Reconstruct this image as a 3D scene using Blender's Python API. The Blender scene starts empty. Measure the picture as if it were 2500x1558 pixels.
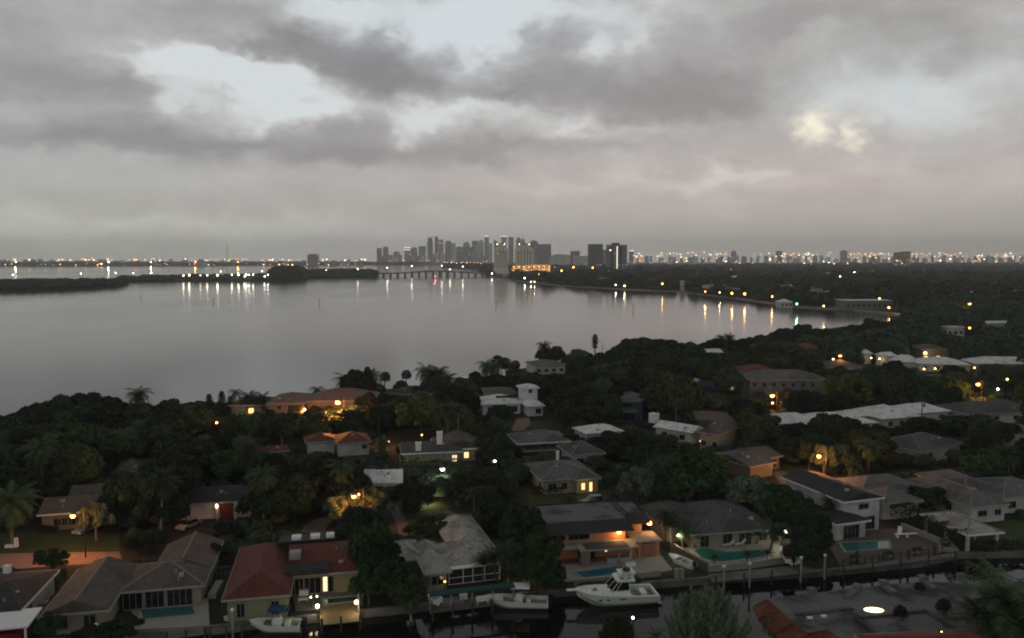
import bpy, math, random
import numpy as np
R = math.radians
SC = bpy.context.scene
COL = SC.collection
# ------------------------------------------------------------------ camera
CH = 45.0; FPX = 1950.0; PIT = R(4.31)
cd = bpy.data.cameras.new('camera'); cam = bpy.data.objects.new('camera', cd); COL.objects.link(cam)
cam.location = (0, 0, CH); cam.rotation_euler = (R(90) - PIT, 0, 0)
cd.lens = 36 * FPX / 2500; cd.sensor_width = 36; cd.clip_start = 1; cd.clip_end = 40000
SC.camera = cam

def ray(px, py):
    a = (px - 1250) / FPX; b = -(py - 779) / FPX
    return a, math.cos(PIT) + b * math.sin(PIT), -math.sin(PIT) + b * math.cos(PIT)
def G(px, py, z=0.0):
    """where a sight line through the photograph meets the height z"""
    dx, dy, dz = ray(px, py); t = (z - CH) / dz
    return dx * t, dy * t
def ZT(y, py):
    dx, dy, dz = ray(1250, py); return CH + y * dz / dy
def PX(x, y, z):
    zz = z - CH
    d = y * math.cos(PIT) - zz * math.sin(PIT); u = y * math.sin(PIT) + zz * math.cos(PIT)
    return 1250 + FPX * x / d, 779 - FPX * u / d

# ------------------------------------------------------------------ node helper
class NT:
    def __init__(s, tree): s.t = tree; s.n = tree.nodes; s.l = tree.links
    def new(s, ty, **kw):
        nd = s.n.new(ty)
        for k, v in kw.items(): setattr(nd, k, v)
        return nd
    def put(s, sock, v):
        if isinstance(v, bpy.types.NodeSocket): s.l.new(v, sock)
        else: sock.default_value = v
    def m(s, op, a, b=None, c=None, clamp=False):
        nd = s.new('ShaderNodeMath', operation=op); nd.use_clamp = clamp
        s.put(nd.inputs[0], a)
        if b is not None: s.put(nd.inputs[1], b)
        if c is not None: s.put(nd.inputs[2], c)
        return nd.outputs[0]
    def v(s, op, a, b=None, c=None):
        nd = s.new('ShaderNodeVectorMath', operation=op)
        s.put(nd.inputs[0], a)
        if b is not None: s.put(nd.inputs[1], b)
        if c is not None: s.put(nd.inputs[2], c)
        return nd.outputs['Value'] if op in ('DOT_PRODUCT', 'LENGTH') else nd.outputs[0]
    def comb(s, x, y, z):
        nd = s.new('ShaderNodeCombineXYZ')
        for i, q in enumerate((x, y, z)): s.put(nd.inputs[i], q)
        return nd.outputs[0]
    def noise(s, vec, scale, detail=4, rough=.55, lac=2.0, dist=0):
        nd = s.new('ShaderNodeTexNoise'); s.put(nd.inputs['Vector'], vec)
        nd.inputs['Scale'].default_value = scale; nd.inputs['Detail'].default_value = detail
        nd.inputs['Roughness'].default_value = rough; nd.inputs['Lacunarity'].default_value = lac
        nd.inputs['Distortion'].default_value = dist
        return nd.outputs['Fac'], nd.outputs['Color']
    def ramp(s, fac, stops, interp='LINEAR'):
        nd = s.new('ShaderNodeValToRGB'); cr = nd.color_ramp; cr.interpolation = interp
        while len(cr.elements) < len(stops): cr.elements.new(.5)
        for e, (p, c) in zip(cr.elements, stops):
            e.position = p; e.color = (c[0], c[1], c[2], 1) if not isinstance(c, (int, float)) else (c, c, c, 1)
        s.put(nd.inputs[0], fac); return nd.outputs[0]
    def mix(s, fac, a, b, blend='MIX'):
        nd = s.new('ShaderNodeMix', data_type='RGBA', blend_type=blend)
        s.put(nd.inputs[0], fac)
        for sock, q in ((nd.inputs[6], a), (nd.inputs[7], b)):
            if isinstance(q, tuple): q = (*q[:3], 1)
            s.put(sock, q)
        return nd.outputs[2]

# ------------------------------------------------------------------ world: twilight sky under broken cloud
W = bpy.data.worlds.new('World'); SC.world = W; W.use_nodes = True
wt = NT(W.node_tree); wt.n.clear()
out = wt.new('ShaderNodeOutputWorld'); bg = wt.new('ShaderNodeBackground'); wt.l.new(bg.outputs[0], out.inputs[0])
sky = wt.new('ShaderNodeTexSky', sky_type='NISHITA'); sky.sun_disc = False
sky.sun_elevation = R(4); sky.sun_rotation = R(215); sky.altitude = 20; sky.air_density = 1.0; sky.dust_density = 1.0
tc = wt.new('ShaderNodeTexCoord'); dvec = tc.outputs['Generated']
sep = wt.new('ShaderNodeSeparateXYZ'); wt.l.new(dvec, sep.inputs[0])
dx_, dy_, dz_ = sep.outputs
az = wt.m('ARCTAN2', dx_, dy_); el = wt.m('ARCSINE', dz_)
zc = wt.m('ADD', wt.m('MAXIMUM', dz_, 0.0), 0.13)
pl = wt.comb(wt.m('DIVIDE', dx_, zc), wt.m('DIVIDE', dy_, zc), 3.7)
uv = wt.comb(az, el, 0.0)
# slow, then quick, displacement of the cloud shapes
_, w1 = wt.noise(wt.v('MULTIPLY', uv, (1, 1.6, 1)), 9, 3, .6)
_, w2 = wt.noise(wt.v('MULTIPLY', uv, (1, 1.5, 1)), 34, 5, .6)
wv = wt.v('ADD', wt.v('MULTIPLY', wt.v('SUBTRACT', w1, (.5, .5, .5)), (.11, .06, 0)),
          wt.v('MULTIPLY', wt.v('SUBTRACT', w2, (.5, .5, .5)), (.045, .034, 0)))
uvw = wt.v('ADD', uv, wv)
acc = None
def azel(px, py):
    x, y, z = ray(px, py); n = math.sqrt(x * x + y * y + z * z)
    return math.atan2(x, y), math.asin(z / n)
# (px, py, half width, half height, weight): + dark cloud, - gap
BLOBS = [
 (130, 190, 240, 50, .75), (230, 60, 260, 60, .22), (560, 25, 190, 42, .48), (40, 60, 80, 90, .25), (300, 185, 50, 45, .4),
 (330, 95, 130, 30, -.10), (60, 250, 180, 26, -.15), (190, 318, 250, 42, .70), (430, 352, 240, 30, .60), (330, 290, 60, 30, .25), (620, 352, 110, 26, .45),
 (430, 150, 100, 30, -.85), (540, 180, 170, 42, -1.0), (700, 195, 120, 42, -.9), (620, 245, 160, 36, -.7), (400, 235, 45, 34, -.55), (655, 300, 30, 36, -.6), (790, 262, 90, 24, -.65),
 (728, 230, 30, 18, .75), (556, 232, 44, 18, .55), (480, 262, 40, 18, .3),
 (700, 88, 52, 24, .95), (610, 116, 70, 18, .95), (790, 122, 90, 26, 1.15), (880, 172, 90, 46, 1.1), (960, 150, 80, 50, .75), (1010, 200, 80, 34, .95), (945, 75, 36, 44, .75), (1070, 150, 40, 46, .4),
 (860, 382, 130, 26, .75), (850, 335, 150, 42, .55), (930, 292, 80, 28, .35), (700, 400, 160, 20, .2),
 (1050, 285, 110, 30, -.75), (985, 335, 34, 30, -.65), (1140, 252, 100, 22, -.6), (1290, 275, 70, 22, -.3),
 (1130, 372, 140, 28, .62), (1240, 350, 70, 24, .25),
 (1060, 60, 160, 70, -.85), (1200, 90, 100, 75, -.85), (850, 15, 110, 32, -.7), (735, 30, 60, 30, -.5), (1280, 20, 180, 36, -.55),
 (1225, 208, 100, 30, .75), (1190, 150, 50, 34, .55), (1340, 105, 60, 50, .55), (1400, 200, 160, 46, .50), (1600, 215, 240, 44, .55), (1640, 265, 200, 34, .55), (1740, 205, 150, 60, .45), (1800, 280, 70, 30, .35),
 (1450, 120, 60, 32, -.75), (1560, 92, 40, 24, -.45), (1560, 25, 200, 34, -.35), (1680, 90, 60, 40, .15),
 (1880, 45, 160, 60, .42), (2100, 30, 220, 40, .28), (2350, 140, 70, 54, .42), (2250, 60, 160, 50, .28), (2020, 72, 44, 28, -.45), (1945, 85, 30, 22, -.3), (2460, 90, 50, 60, -.2), (1900, 190, 40, 40, -.1),
 (2130, 205, 220, 50, -.42), (2330, 230, 160, 44, -.34), (2050, 270, 130, 36, -.20), (2240, 280, 90, 40, -.25),
 (1385, 300, 56, 26, -.52), (1560, 306, 190, 18, -.28), (1400, 350, 170, 18, .32), (1740, 330, 120, 22, .12),
 (1790, 432, 90, 18, -.26), (1600, 450, 330, 24, -.20), (2300, 350, 200, 40, -.12), (1330, 480, 120, 20, -.12), (1730, 510, 70, 14, -.14), (1900, 400, 220, 26, .06),
 (500, 480, 700, 40, .12), (150, 372, 160, 20, -.12), (1050, 495, 500, 24, .10), (350, 555, 600, 36, -.30), (560, 535, 60, 14, -.12)]
for (px, py, sx, sy, wgt) in BLOBS:
    a0, e0 = azel(px, py)
    q = wt.v('MULTIPLY', wt.v('SUBTRACT', uvw, (a0, e0, 0)), (FPX / sx, FPX / sy, 0))
    g = wt.m('EXPONENT', wt.m('MULTIPLY', wt.v('DOT_PRODUCT', q, q), -1.0))
    acc = wt.m('MULTIPLY', g, wgt) if acc is None else wt.m('MULTIPLY_ADD', g, wgt, acc)
n1, _ = wt.noise(pl, 1.1, 8, .58)
n2, _ = wt.noise(wt.v('MULTIPLY', uv, (1, 1.9, 1)), 17, 8, .6)
n3, _ = wt.noise(wt.v('MULTIPLY', uvw, (1, 1.5, 1)), 60, 5, .6)
fade = wt.m('SMOOTH_MIN', wt.m('MULTIPLY', wt.m('MAXIMUM', el, 0.0), 7.5), 1.0, .2)
tex = wt.m('ADD', wt.m('MULTIPLY', wt.m('SUBTRACT', n1, .5), .55), wt.m('MULTIPLY', wt.m('SUBTRACT', n2, .5), .75))
tex = wt.m('ADD', tex, wt.m('MULTIPLY', wt.m('SUBTRACT', n3, .5), .26))
D = wt.m('ADD', wt.m('MULTIPLY_ADD', acc, .92, .0), wt.m('MULTIPLY', tex, wt.m('MULTIPLY_ADD', fade, .8, .2)))
Dn = wt.m('MULTIPLY_ADD', D, .4, .46)
cover = wt.ramp(Dn, [(.0, .35), (.22, .75), (.38, 1.0)])
cloudc = wt.ramp(Dn, [(.0, (.66, .685, .70)), (.16, (.60, .62, .63)), (.32, (.49, .503, .508)), (.46, (.385, .388, .390)), (.62, (.305, .304, .308)), (.80, (.252, .250, .256)), (1.0, (.215, .213, .219))])
# warm cast towards the city, yellowish low light over the ocean side
def blobf(px, py, sx, sy):
    a0, e0 = azel(px, py)
    q = wt.v('MULTIPLY', wt.v('SUBTRACT', uvw, (a0, e0, 0)), (FPX / sx, FPX / sy, 0))
    return wt.m('EXPONENT', wt.m('MULTIPLY', wt.v('DOT_PRODUCT', q, q), -1.0))
cloudc = wt.mix(blobf(2150, 400, 850, 330), cloudc, (1.085, .985, .955), 'MULTIPLY')
cloudc = wt.mix(blobf(1500, 470, 900, 90), cloudc, (1.06, .99, .95), 'MULTIPLY')
cloudc = wt.mix(blobf(2180, 220, 330, 110), cloudc, (.90, 1.0, 1.02), 'MULTIPLY')
cloudc = wt.mix(blobf(1150, 60, 420, 120), cloudc, (.95, 1.0, 1.06), 'MULTIPLY')
cloudc = wt.mix(blobf(100, 560, 700, 90), cloudc, (1.035, 1.03, .90), 'MULTIPLY')
lo = wt.m('SUBTRACT', 1.0, wt.m('MULTIPLY', wt.m('ABSOLUTE', wt.m('SUBTRACT', el, .01)), 14.0), clamp=True)
cloudc = wt.mix(wt.m('MULTIPLY', lo, wt.m('MULTIPLY_ADD', az, .55, .42, clamp=True)), cloudc, (.31, .285, .255))
clear = wt.mix(1.0, sky.outputs[0], (.33, .33, .34), 'MULTIPLY')
clear = wt.mix(.85, clear, (6.1, 6.6, 6.95))
spot = wt.m('MAXIMUM', blobf(1992, 322, 40, 32), wt.m('MULTIPLY', blobf(2088, 338, 24, 34), .7))
skyc = wt.mix(cover, clear, wt.v('SCALE', cloudc, None) if False else wt.mix(1.0, cloudc, (10, 10, 10), 'MULTIPLY'))
skyc = wt.mix(wt.m('MULTIPLY', spot, 1.15, clamp=True), skyc, (8.2, 7.5, 6.3))
dim = wt.ramp(el, [(.32, 1.0), (.55, .50)])
skyc = wt.mix(1.0, skyc, wt.ramp(el, [(.0, 1.27), (.06, 1.22), (.12, 1.16), (.3, 1.10)]), 'MULTIPLY')
skyc = wt.mix(1.0, skyc, dim, 'MULTIPLY')
skyc = wt.mix(1.0, skyc, (1.075, 1.075, 1.06), 'MULTIPLY')
wt.l.new(skyc, bg.inputs[0]); bg.inputs[1].default_value = 0.1
W.cycles.sampling_method = 'MANUAL'; W.cycles.sample_map_resolution = 512

# ------------------------------------------------------------------ faint last light of the sun behind the cloud
sd = bpy.data.lights.new('sun', 'SUN'); sd.energy = 0.08; sd.angle = R(30); sd.color = (1, .93, .86)
so = bpy.data.objects.new('sun', sd); COL.objects.link(so); so.rotation_euler = (R(70), 0, R(-35))

SC.view_settings.view_transform = 'Standard'; SC.view_settings.look = 'None'
SC.view_settings.exposure = 0.0; SC.view_settings.gamma = 1.0
SC.render.engine = 'CYCLES'
cy = SC.cycles
cy.max_bounces = 5; cy.diffuse_bounces = 2; cy.glossy_bounces = 3; cy.transmission_bounces = 3; cy.transparent_max_bounces = 6
cy.volume_bounces = 1; cy.sample_clamp_indirect = 3; cy.sample_clamp_direct = 0; cy.filter_width = 2.0
cy.use_denoising = True; cy.use_light_tree = True; cy.caustics_reflective = False; cy.caustics_refractive = False

# ------------------------------------------------------------------ materials
MATS = {}
TONE = lambda v: min(1.0, .46 + max(0, v - .45) * 1.7)
def mat(name, col, rough=.8, var=.25, scale=1.5, bump=0.0, metal=0.0, stain=None, stain_scale=.35, stain_amt=.7, spec=.3, rnd=0.0, tiles=None):
    if name in MATS: return MATS[name]
    m = bpy.data.materials.new(name); m.use_nodes = True; t = NT(m.node_tree)
    b = m.node_tree.nodes['Principled BSDF']; b.inputs['Roughness'].default_value = rough
    kk_ = lambda c: tuple(q * TONE(max(c)) for q in c)
    col = kk_(col); stain = kk_(stain) if stain else None
    b.inputs['Metallic'].default_value = metal; b.inputs['Specular IOR Level'].default_value = spec
    co = t.new('ShaderNodeTexCoord').outputs['Object']
    f, _ = t.noise(co, scale, 5, .6)
    lo_ = tuple(max(0, c * (1 - var)) for c in col); hi_ = tuple(min(1, c * (1 + var)) for c in col)
    c = t.ramp(f, [(.3, lo_), (.7, hi_)])
    if stain:
        g, _ = t.noise(co, stain_scale, 5, .62)
        sf = t.ramp(g, [(.47, 0.0), (.60, 1.0)])
        c = t.mix(t.m('MULTIPLY', sf, stain_amt), c, stain)
    h = f
    if tiles:
        uvn = t.new('ShaderNodeUVMap'); s2 = t.new('ShaderNodeSeparateXYZ'); t.l.new(uvn.outputs[0], s2.inputs[0])
        rib = t.m('ABSOLUTE', t.m('SINE', t.m('MULTIPLY', s2.outputs[0], math.pi / tiles[0])))
        row = t.m('FRACT', t.m('MULTIPLY', s2.outputs[1], 1 / tiles[1]))
        k = t.m('MULTIPLY_ADD', t.m('SUBTRACT', 1.0, rib), -.45, 1.0)
        k = t.m('MULTIPLY', k, t.m('MULTIPLY_ADD', t.m('GREATER_THAN', row, .85), -.25, 1.0))
        c = t.mix(1.0, c, t.comb(k, k, k), 'MULTIPLY')
        cellv = t.new('ShaderNodeTexWhiteNoise'); cellv.noise_dimensions = '2D'
        fl = t.v('FLOOR', t.v('MULTIPLY', uvn.outputs[0], (1 / tiles[0], 1 / tiles[1], 0))); t.l.new(fl, cellv.inputs['Vector'])
        kk = t.m('MULTIPLY_ADD', cellv.outputs['Value'], .35, .82)
        c = t.mix(1.0, c, t.comb(kk, kk, kk), 'MULTIPLY')
    if rnd:
        oi = t.new('ShaderNodeObjectInfo')
        k = t.m('MULTIPLY_ADD', oi.outputs['Random'], 2 * rnd, 1 - rnd)
        c = t.mix(1.0, c, t.comb(k, k, k), 'MULTIPLY')
    t.put(b.inputs['Base Color'], c)
    if bump:
        bn = t.new('ShaderNodeBump'); bn.inputs['Strength'].default_value = bump; bn.inputs['Distance'].default_value = .05
        t.put(bn.inputs['Height'], h); t.l.new(bn.outputs[0], b.inputs['Normal'])
    MATS[name] = m; return m
def emit(name, col, s):
    if name in MATS: return MATS[name]
    m = bpy.data.materials.new(name); m.use_nodes = True
    b = m.node_tree.nodes['Principled BSDF']; b.inputs['Base Color'].default_value = (*[min(1, c) * .6 for c in col], 1)
    b.inputs['Emission Color'].default_value = (*col, 1); b.inputs['Emission Strength'].default_value = s
    MATS[name] = m; return m
M = dict(
 white=mat('white_paint', (.72, .73, .72), .5, .08, 3), trim=mat('trim', (.50, .50, .47), .6, .12, 4), gel=mat('gelcoat', (.68, .745, .66), .25, .04, 3, spec=.5),  # gel: greenish light on the white hulls is tinted into the colour
 greyroof=mat('grey_tile', (.20, .20, .205), .85, .18, 2.0, .3, stain=(.09, .09, .085), stain_scale=.25, tiles=(.33, .4)),
 paleroof=mat('pale_tile', (.56, .55, .51), .8, .12, 2.2, .3, stain=(.27, .26, .24), stain_scale=.3, tiles=(.33, .4)),
 whiteroof=mat('white_tile', (.78, .79, .79), .7, .08, 2.0, .2, stain=(.5, .5, .49), stain_scale=.4, stain_amt=.4, tiles=(.35, .45)),
 midroof=mat('mid_grey_tile', (.30, .295, .29), .85, .2, 1.6, .3, stain=(.13, .13, .125), stain_scale=.22, tiles=(.33, .4)),
 brownroof=mat('brown_grey_tile', (.26, .205, .175), .85, .16, 2.0, .3, stain=(.15, .13, .12), stain_scale=.3, tiles=(.33, .4)),
 darkroof=mat('dark_shingle', (.085, .082, .085), .85, .25, 1.8, .3, stain=(.05, .05, .055), stain_scale=.5, tiles=(.5, .3)),
 redroof=mat('red_tile', (.30, .075, .05), .75, .2, 2.5, .3, stain=(.17, .05, .035), stain_scale=.35, tiles=(.36, .4)),
 orangeroof=mat('orange_tile', (.36, .10, .045), .75, .2, 2.0, .3, stain=(.25, .08, .04), stain_scale=.35, tiles=(.3, .4)),
 pinkroof=mat('pink_tile', (.33, .22, .185), .8, .15, 2.0, .3, tiles=(.33, .4)),
 gravel=mat('gravel_roof', (.17, .175, .19), .95, .3, 5, .4, stain=(.05, .05, .055), stain_scale=.22, stain_amt=.8),
 mottled=mat('mottled_roof', (.27, .26, .27), .95, .2, 4, .3, stain=(.07, .07, .075), stain_scale=.22, stain_amt=.9),
 shake=mat('wood_shake', (.10, .095, .10), .95, .45, 7, .8),
 cream=mat('cream_stucco', (.50, .46, .33), .85, .08, 2), yellow=mat('yellow_stucco', (.46, .44, .25), .85, .08, 2),
 stucco=mat('white_stucco', (.62, .62, .60), .85, .08, 2, stain=(.42, .42, .40), stain_scale=.5, stain_amt=.4),
 greystucco=mat('grey_stucco', (.34, .35, .35), .85, .1, 2), peach=mat('peach_stucco', (.62, .30, .14), .85, .1, 2),
 beige=mat('beige_stucco', (.42, .35, .26), .85, .1, 2), blue=mat('blue_stucco', (.10, .22, .36), .85, .15, 1.5),
 frame=mat('window_frame', (.45, .46, .45), .5, .05, 5), glass=mat('window_glass', (.015, .018, .02), .08, .2, 1, spec=.6),
 dark=mat('dark_metal', (.03, .03, .032), .6, .2, 3), grey=mat('grey_metal', (.25, .26, .26), .5, .15, 3), wood=mat('deck_wood', (.34, .24, .13), .8, .2, 6),
 oldwood=mat('weathered_wood', (.22, .20, .175), .9, .25, 6), conc=mat('concrete', (.30, .295, .275), .9, .18, 1.2, .2, stain=(.16, .16, .15), stain_scale=.5),
 paleconc=mat('pale_concrete', (.50, .48, .42), .9, .12, 1.2, .1), brick=mat('brown_paving', (.20, .16, .14), .9, .25, 4),
 pinkpave=mat('pink_paving', (.42, .24, .18), .9, .15, 3), poolblue=mat('pool_blue', (.03, .22, .34), .08, .12, 1.2, spec=.5), poolteal=mat('pool_teal', (.03, .25, .22), .08, .15, 1.0, spec=.5),
 poolgreen=mat('pool_green', (.02, .13, .09), .08, .15, 1, spec=.5), teal=mat('teal_canvas', (.015, .10, .09), .8, .15, 3), bluecanvas=mat('blue_canvas', (.04, .09, .22), .8, .1, 3),
 trunk=mat('bark', (.12, .10, .08), .95, .3, 5, .5), palebark=mat('pale_bark', (.32, .30, .26), .9, .25, 5), rubber=mat('black_rubber', (.015, .015, .015), .7, .1, 2),
 capgrey=mat('cap_grey', (.36, .36, .355), .9, .1, 2),
 dullred=mat('painted_red_glow', (.22, .05, .04), .6, .2, 2),  # dim red glow of the entrance, put into the panel's colour
 black=mat('black_plastic', (.012, .012, .014), .4, .1, 2), red=mat('red_paint', (.35, .03, .03), .5, .1, 2), carpaint=mat('grey_car_paint', (.20, .21, .22), .3, .05, 1, spec=.6),
 carwhite=mat('silver_car_paint', (.45, .46, .47), .3, .05, 1, spec=.6), screen=mat('insect_screen', (.035, .04, .038), .9, .1, 2),
)
M['na'] = emit('sodium_glow', (1, .34, .06), 16.0); M['na2'] = emit('sodium_glow_soft', (1, .44, .12), 9)
M['warm'] = emit('warm_glow', (1, .70, .34), 14); M['cool'] = emit('white_glow', (1, .93, .76), 16)
M['litwarm'] = emit('lit_window', (1, .58, .22), 1.7); M['litpale'] = emit('lit_pale_window', (1, .80, .42), 1.4)
M['greenlamp'] = emit('green_glow', (.35, 1, .45), 5); M['redlamp'] = emit('red_glow', (1, .08, .05), 3)
M['sky_l'] = emit('skylight_glow', (1, .86, .45), 4.0)
wt_pow = lambda t, x: t.m('POWER', x, 2.0)
def leafmat(name, a, b, rough=.7):
    m = bpy.data.materials.new(name); m.use_nodes = True; t = NT(m.node_tree); p = m.node_tree.nodes['Principled BSDF']
    p.inputs['Roughness'].default_value = rough; p.inputs['Specular IOR Level'].default_value = .25
    g = t.new('ShaderNodeNewGeometry'); co = t.new('ShaderNodeTexCoord').outputs['Object']
    f, _ = t.noise(co, .55, 3, .6)
    k = t.m('ADD', t.m('MULTIPLY', g.outputs['Random Per Island'], .75), t.m('MULTIPLY', f, .75))
    oi = t.new('ShaderNodeObjectInfo')
    gr = lambda q: (q[0] * .86, q[1] * 1.08, q[2] * .98)
    c = t.ramp(k, [(.25, gr(a)), (.95, gr(b))])
    r_ = t.m('MULTIPLY_ADD', wt_pow(t, oi.outputs['Random']), 1.15, .52)
    c = t.mix(1.0, c, t.comb(r_, r_, t.m('MULTIPLY', r_, .95)), 'MULTIPLY')
    t.put(p.inputs['Base Color'], c); MATS[name] = m; return m
M['leaf_dark'] = leafmat('dark_leaves', (.008, .014, .009), (.026, .040, .023))
M['leaf_green'] = leafmat('green_leaves', (.009, .020, .008), (.030, .056, .019))
M['leaf_olive'] = leafmat('olive_leaves', (.018, .025, .009), (.055, .065, .021))
M['leaf_grey'] = leafmat('grey_leaves', (.03, .036, .026), (.09, .10, .07))
M['leaf_palm'] = leafmat('palm_fronds', (.013, .022, .011), (.045, .062, .027))
M['leaf_plume'] = leafmat('plume_leaves', (.10, .115, .08), (.24, .26, .18))
M['leaf_yellow'] = leafmat('yellow_blossom', (.20, .20, .04), (.50, .48, .12))

# ------------------------------------------------------------------ mesh builder
class MB:
    def __init__(s): s.v = []; s.f = []; s.uv = []; s.mi = []
    def face(s, pts, uv=None, mi=0):
        n = len(s.v); s.v += [tuple(p) for p in pts]; s.f.append(tuple(range(n, n + len(pts))))
        s.uv.append(uv or [(p[0] + p[1], p[2] + p[1]) for p in pts]); s.mi.append(mi); return s
    def box(s, x0, y0, z0, x1, y1, z1, mi=0):
        p = [(x0, y0, z0), (x1, y0, z0), (x1, y1, z0), (x0, y1, z0), (x0, y0, z1), (x1, y0, z1), (x1, y1, z1), (x0, y1, z1)]
        for q in ((3, 2, 1, 0), (4, 5, 6, 7), (0, 1, 5, 4), (1, 2, 6, 5), (2, 3, 7, 6), (3, 0, 4, 7)): s.face([p[i] for i in q], mi=mi)
        return s
    def cbox(s, c, d, mi=0): return s.box(c[0] - d[0] / 2, c[1] - d[1] / 2, c[2] - d[2] / 2, c[0] + d[0] / 2, c[1] + d[1] / 2, c[2] + d[2] / 2, mi)
    def tube(s, a, b, r0, r1=None, n=8, cap=True):
        r1 = r0 if r1 is None else r1
        a = np.array(a, float); b = np.array(b, float); d = b - a; L = np.linalg.norm(d)
        if L < 1e-6: return s
        d /= L; u = np.cross(d, (0, 0, 1) if abs(d[2]) < .95 else (1, 0, 0)); u /= np.linalg.norm(u); w = np.cross(d, u)
        A = []; B = []
        for i in range(n):
            t = 2 * math.pi * i / n; e = math.cos(t) * u + math.sin(t) * w
            A.append(tuple(a + e * r0)); B.append(tuple(b + e * r1))
        for i in range(n):
            j = (i + 1) % n; s.face([A[j], A[i], B[i], B[j]])
        if cap: s.face(A); s.face(B[::-1])
        return s
    def path(s, pts, r0, r1, n=7):
        k = len(pts) - 1
        for i in range(k): s.tube(pts[i], pts[i + 1], r0 + (r1 - r0) * i / k, r0 + (r1 - r0) * (i + 1) / k, n, cap=(i in (0, k - 1)))
        return s
    def ball(s, c, r, nu=10, nv=6, sz=1.0):
        P = [[(c[0] + r * math.sin(math.pi * j / nv) * math.cos(2 * math.pi * i / nu), c[1] + r * math.sin(math.pi * j / nv) * math.sin(2 * math.pi * i / nu), c[2] + sz * r * math.cos(math.pi * j / nv)) for i in range(nu)] for j in range(nv + 1)]
        for j in range(nv):
            for i in range(nu):
                k = (i + 1) % nu
                if j == 0: s.face([P[0][0], P[1][i], P[1][k]])
                elif j == nv - 1: s.face([P[j][i], P[nv][0], P[j][k]])
                else: s.face([P[j][i], P[j + 1][i], P[j + 1][k], P[j][k]])
        return s
    def prism(s, poly, z0, z1, mi=0):
        n = len(poly)
        ar = sum(poly[i][0] * poly[(i + 1) % n][1] - poly[(i + 1) % n][0] * poly[i][1] for i in range(n))
        if ar < 0: poly = poly[::-1]
        s.face([(p[0], p[1], z1) for p in poly], mi=mi); s.face([(p[0], p[1], z0) for p in poly[::-1]], mi=mi)
        for i in range(n):
            a, b = poly[i], poly[(i + 1) % n]
            s.face([(a[0], a[1], z0), (b[0], b[1], z0), (b[0], b[1], z1), (a[0], a[1], z1)], mi=mi)
        return s
    def mesh(s, name, m, smooth=False):
        me = bpy.data.meshes.new(name); me.from_pydata(s.v, [], s.f)
        ul = me.uv_layers.new(name='UVMap'); flat = [c for u in s.uv for p in u for c in p]
        ul.data.foreach_set('uv', flat)
        for q in (m if isinstance(m, (list, tuple)) else [m]): me.materials.append(q)
        if isinstance(m, (list, tuple)): me.polygons.foreach_set('material_index', s.mi)
        if smooth:
            me.polygons.foreach_set('use_smooth', [True] * len(me.polygons))
        me.update(); return me
    def build(s, name, m, parent=None, smooth=False):
        if smooth:
            me = s.mesh(name, m, True)
            import bmesh
            bm = bmesh.new(); bm.from_mesh(me); bmesh.ops.remove_doubles(bm, verts=bm.verts, dist=1e-4); bm.to_mesh(me); bm.free()
        else: me = s.mesh(name, m)
        o = bpy.data.objects.new(name, me); COL.objects.link(o); o.parent = parent
        return o
def npmesh(name, V, F, m):
    """V (n,3), F (k,4) or (k,3) arrays"""
    me = bpy.data.meshes.new(name); k = F.shape[1]
    me.vertices.add(len(V)); me.vertices.foreach_set('co', V.astype(np.float32).ravel())
    me.loops.add(F.size); me.loops.foreach_set('vertex_index', F.astype(np.int32).ravel())
    me.polygons.add(len(F)); me.polygons.foreach_set('loop_start', np.arange(0, F.size, k, dtype=np.int32))
    me.update(calc_edges=True); me.materials.append(m); return me
def tag(o, label=None, cat=None, group=None, kind=None):
    if label: o['label'] = label
    if cat: o['category'] = cat
    if group: o['group'] = group
    if kind: o['kind'] = kind
    return o
def empty(name, loc, rz=0, label=None, cat=None, group=None):
    o = bpy.data.objects.new(name, None); COL.objects.link(o); o.location = loc; o.rotation_euler = (0, 0, rz)
    o.empty_display_size = .1
    return tag(o, label, cat, group)
def copy_tree(o, parent=None):
    c = o.copy(); COL.objects.link(c); c.parent = parent
    for ch in list(o.children): copy_tree(ch, c)
    return c
def light(parent, loc, watts, col, r=.25):
    l = bpy.data.lights.new('lamp_light', 'POINT'); l.energy = watts; l.color = col; l.shadow_soft_size = r
    o = bpy.data.objects.new('lamp_light', l); COL.objects.link(o); o.parent = parent; o.location = loc; return o
ANCH = []     # (nick, x, y)
CLEAR = []    # (x0, y0, x1, y1 in the photograph, forward distance): what the photo shows unobstructed
FOOT = []     # (x, y, r) ground that is built on
def anchor(nick, x, y): ANCH.append((nick, x, y))
def clear(box, y): CLEAR.append((*box, y))
# ================================================================== SETTING
from mathutils.geometry import tessellate_polygon
from mathutils import Vector
WZ = -0.8
def GW(px, py): return G(px, py, WZ)
def sheet(name, pts, z, m, kind='structure', side=0.0, label=None):
    """a flat polygon at height z (world xy points), with a skirt down by side"""
    b = MB(); tris = tessellate_polygon([[Vector((p[0], p[1], 0)) for p in pts]])
    for t in tris:
        q = [pts[i] for i in t]
        ar = (q[1][0] - q[0][0]) * (q[2][1] - q[0][1]) - (q[2][0] - q[0][0]) * (q[1][1] - q[0][1])
        if ar < 0: q = q[::-1]
        b.face([(p[0], p[1], z) for p in q])
    if side:
        n = len(pts)
        for i in range(n):
            a, c = pts[i], pts[(i + 1) % n]
            b.face([(a[0], a[1], z - side), (c[0], c[1], z - side), (c[0], c[1], z), (a[0], a[1], z)])
    o = b.build(name, m); tag(o, kind=kind)
    if label: o['label'] = label
    return o
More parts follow.
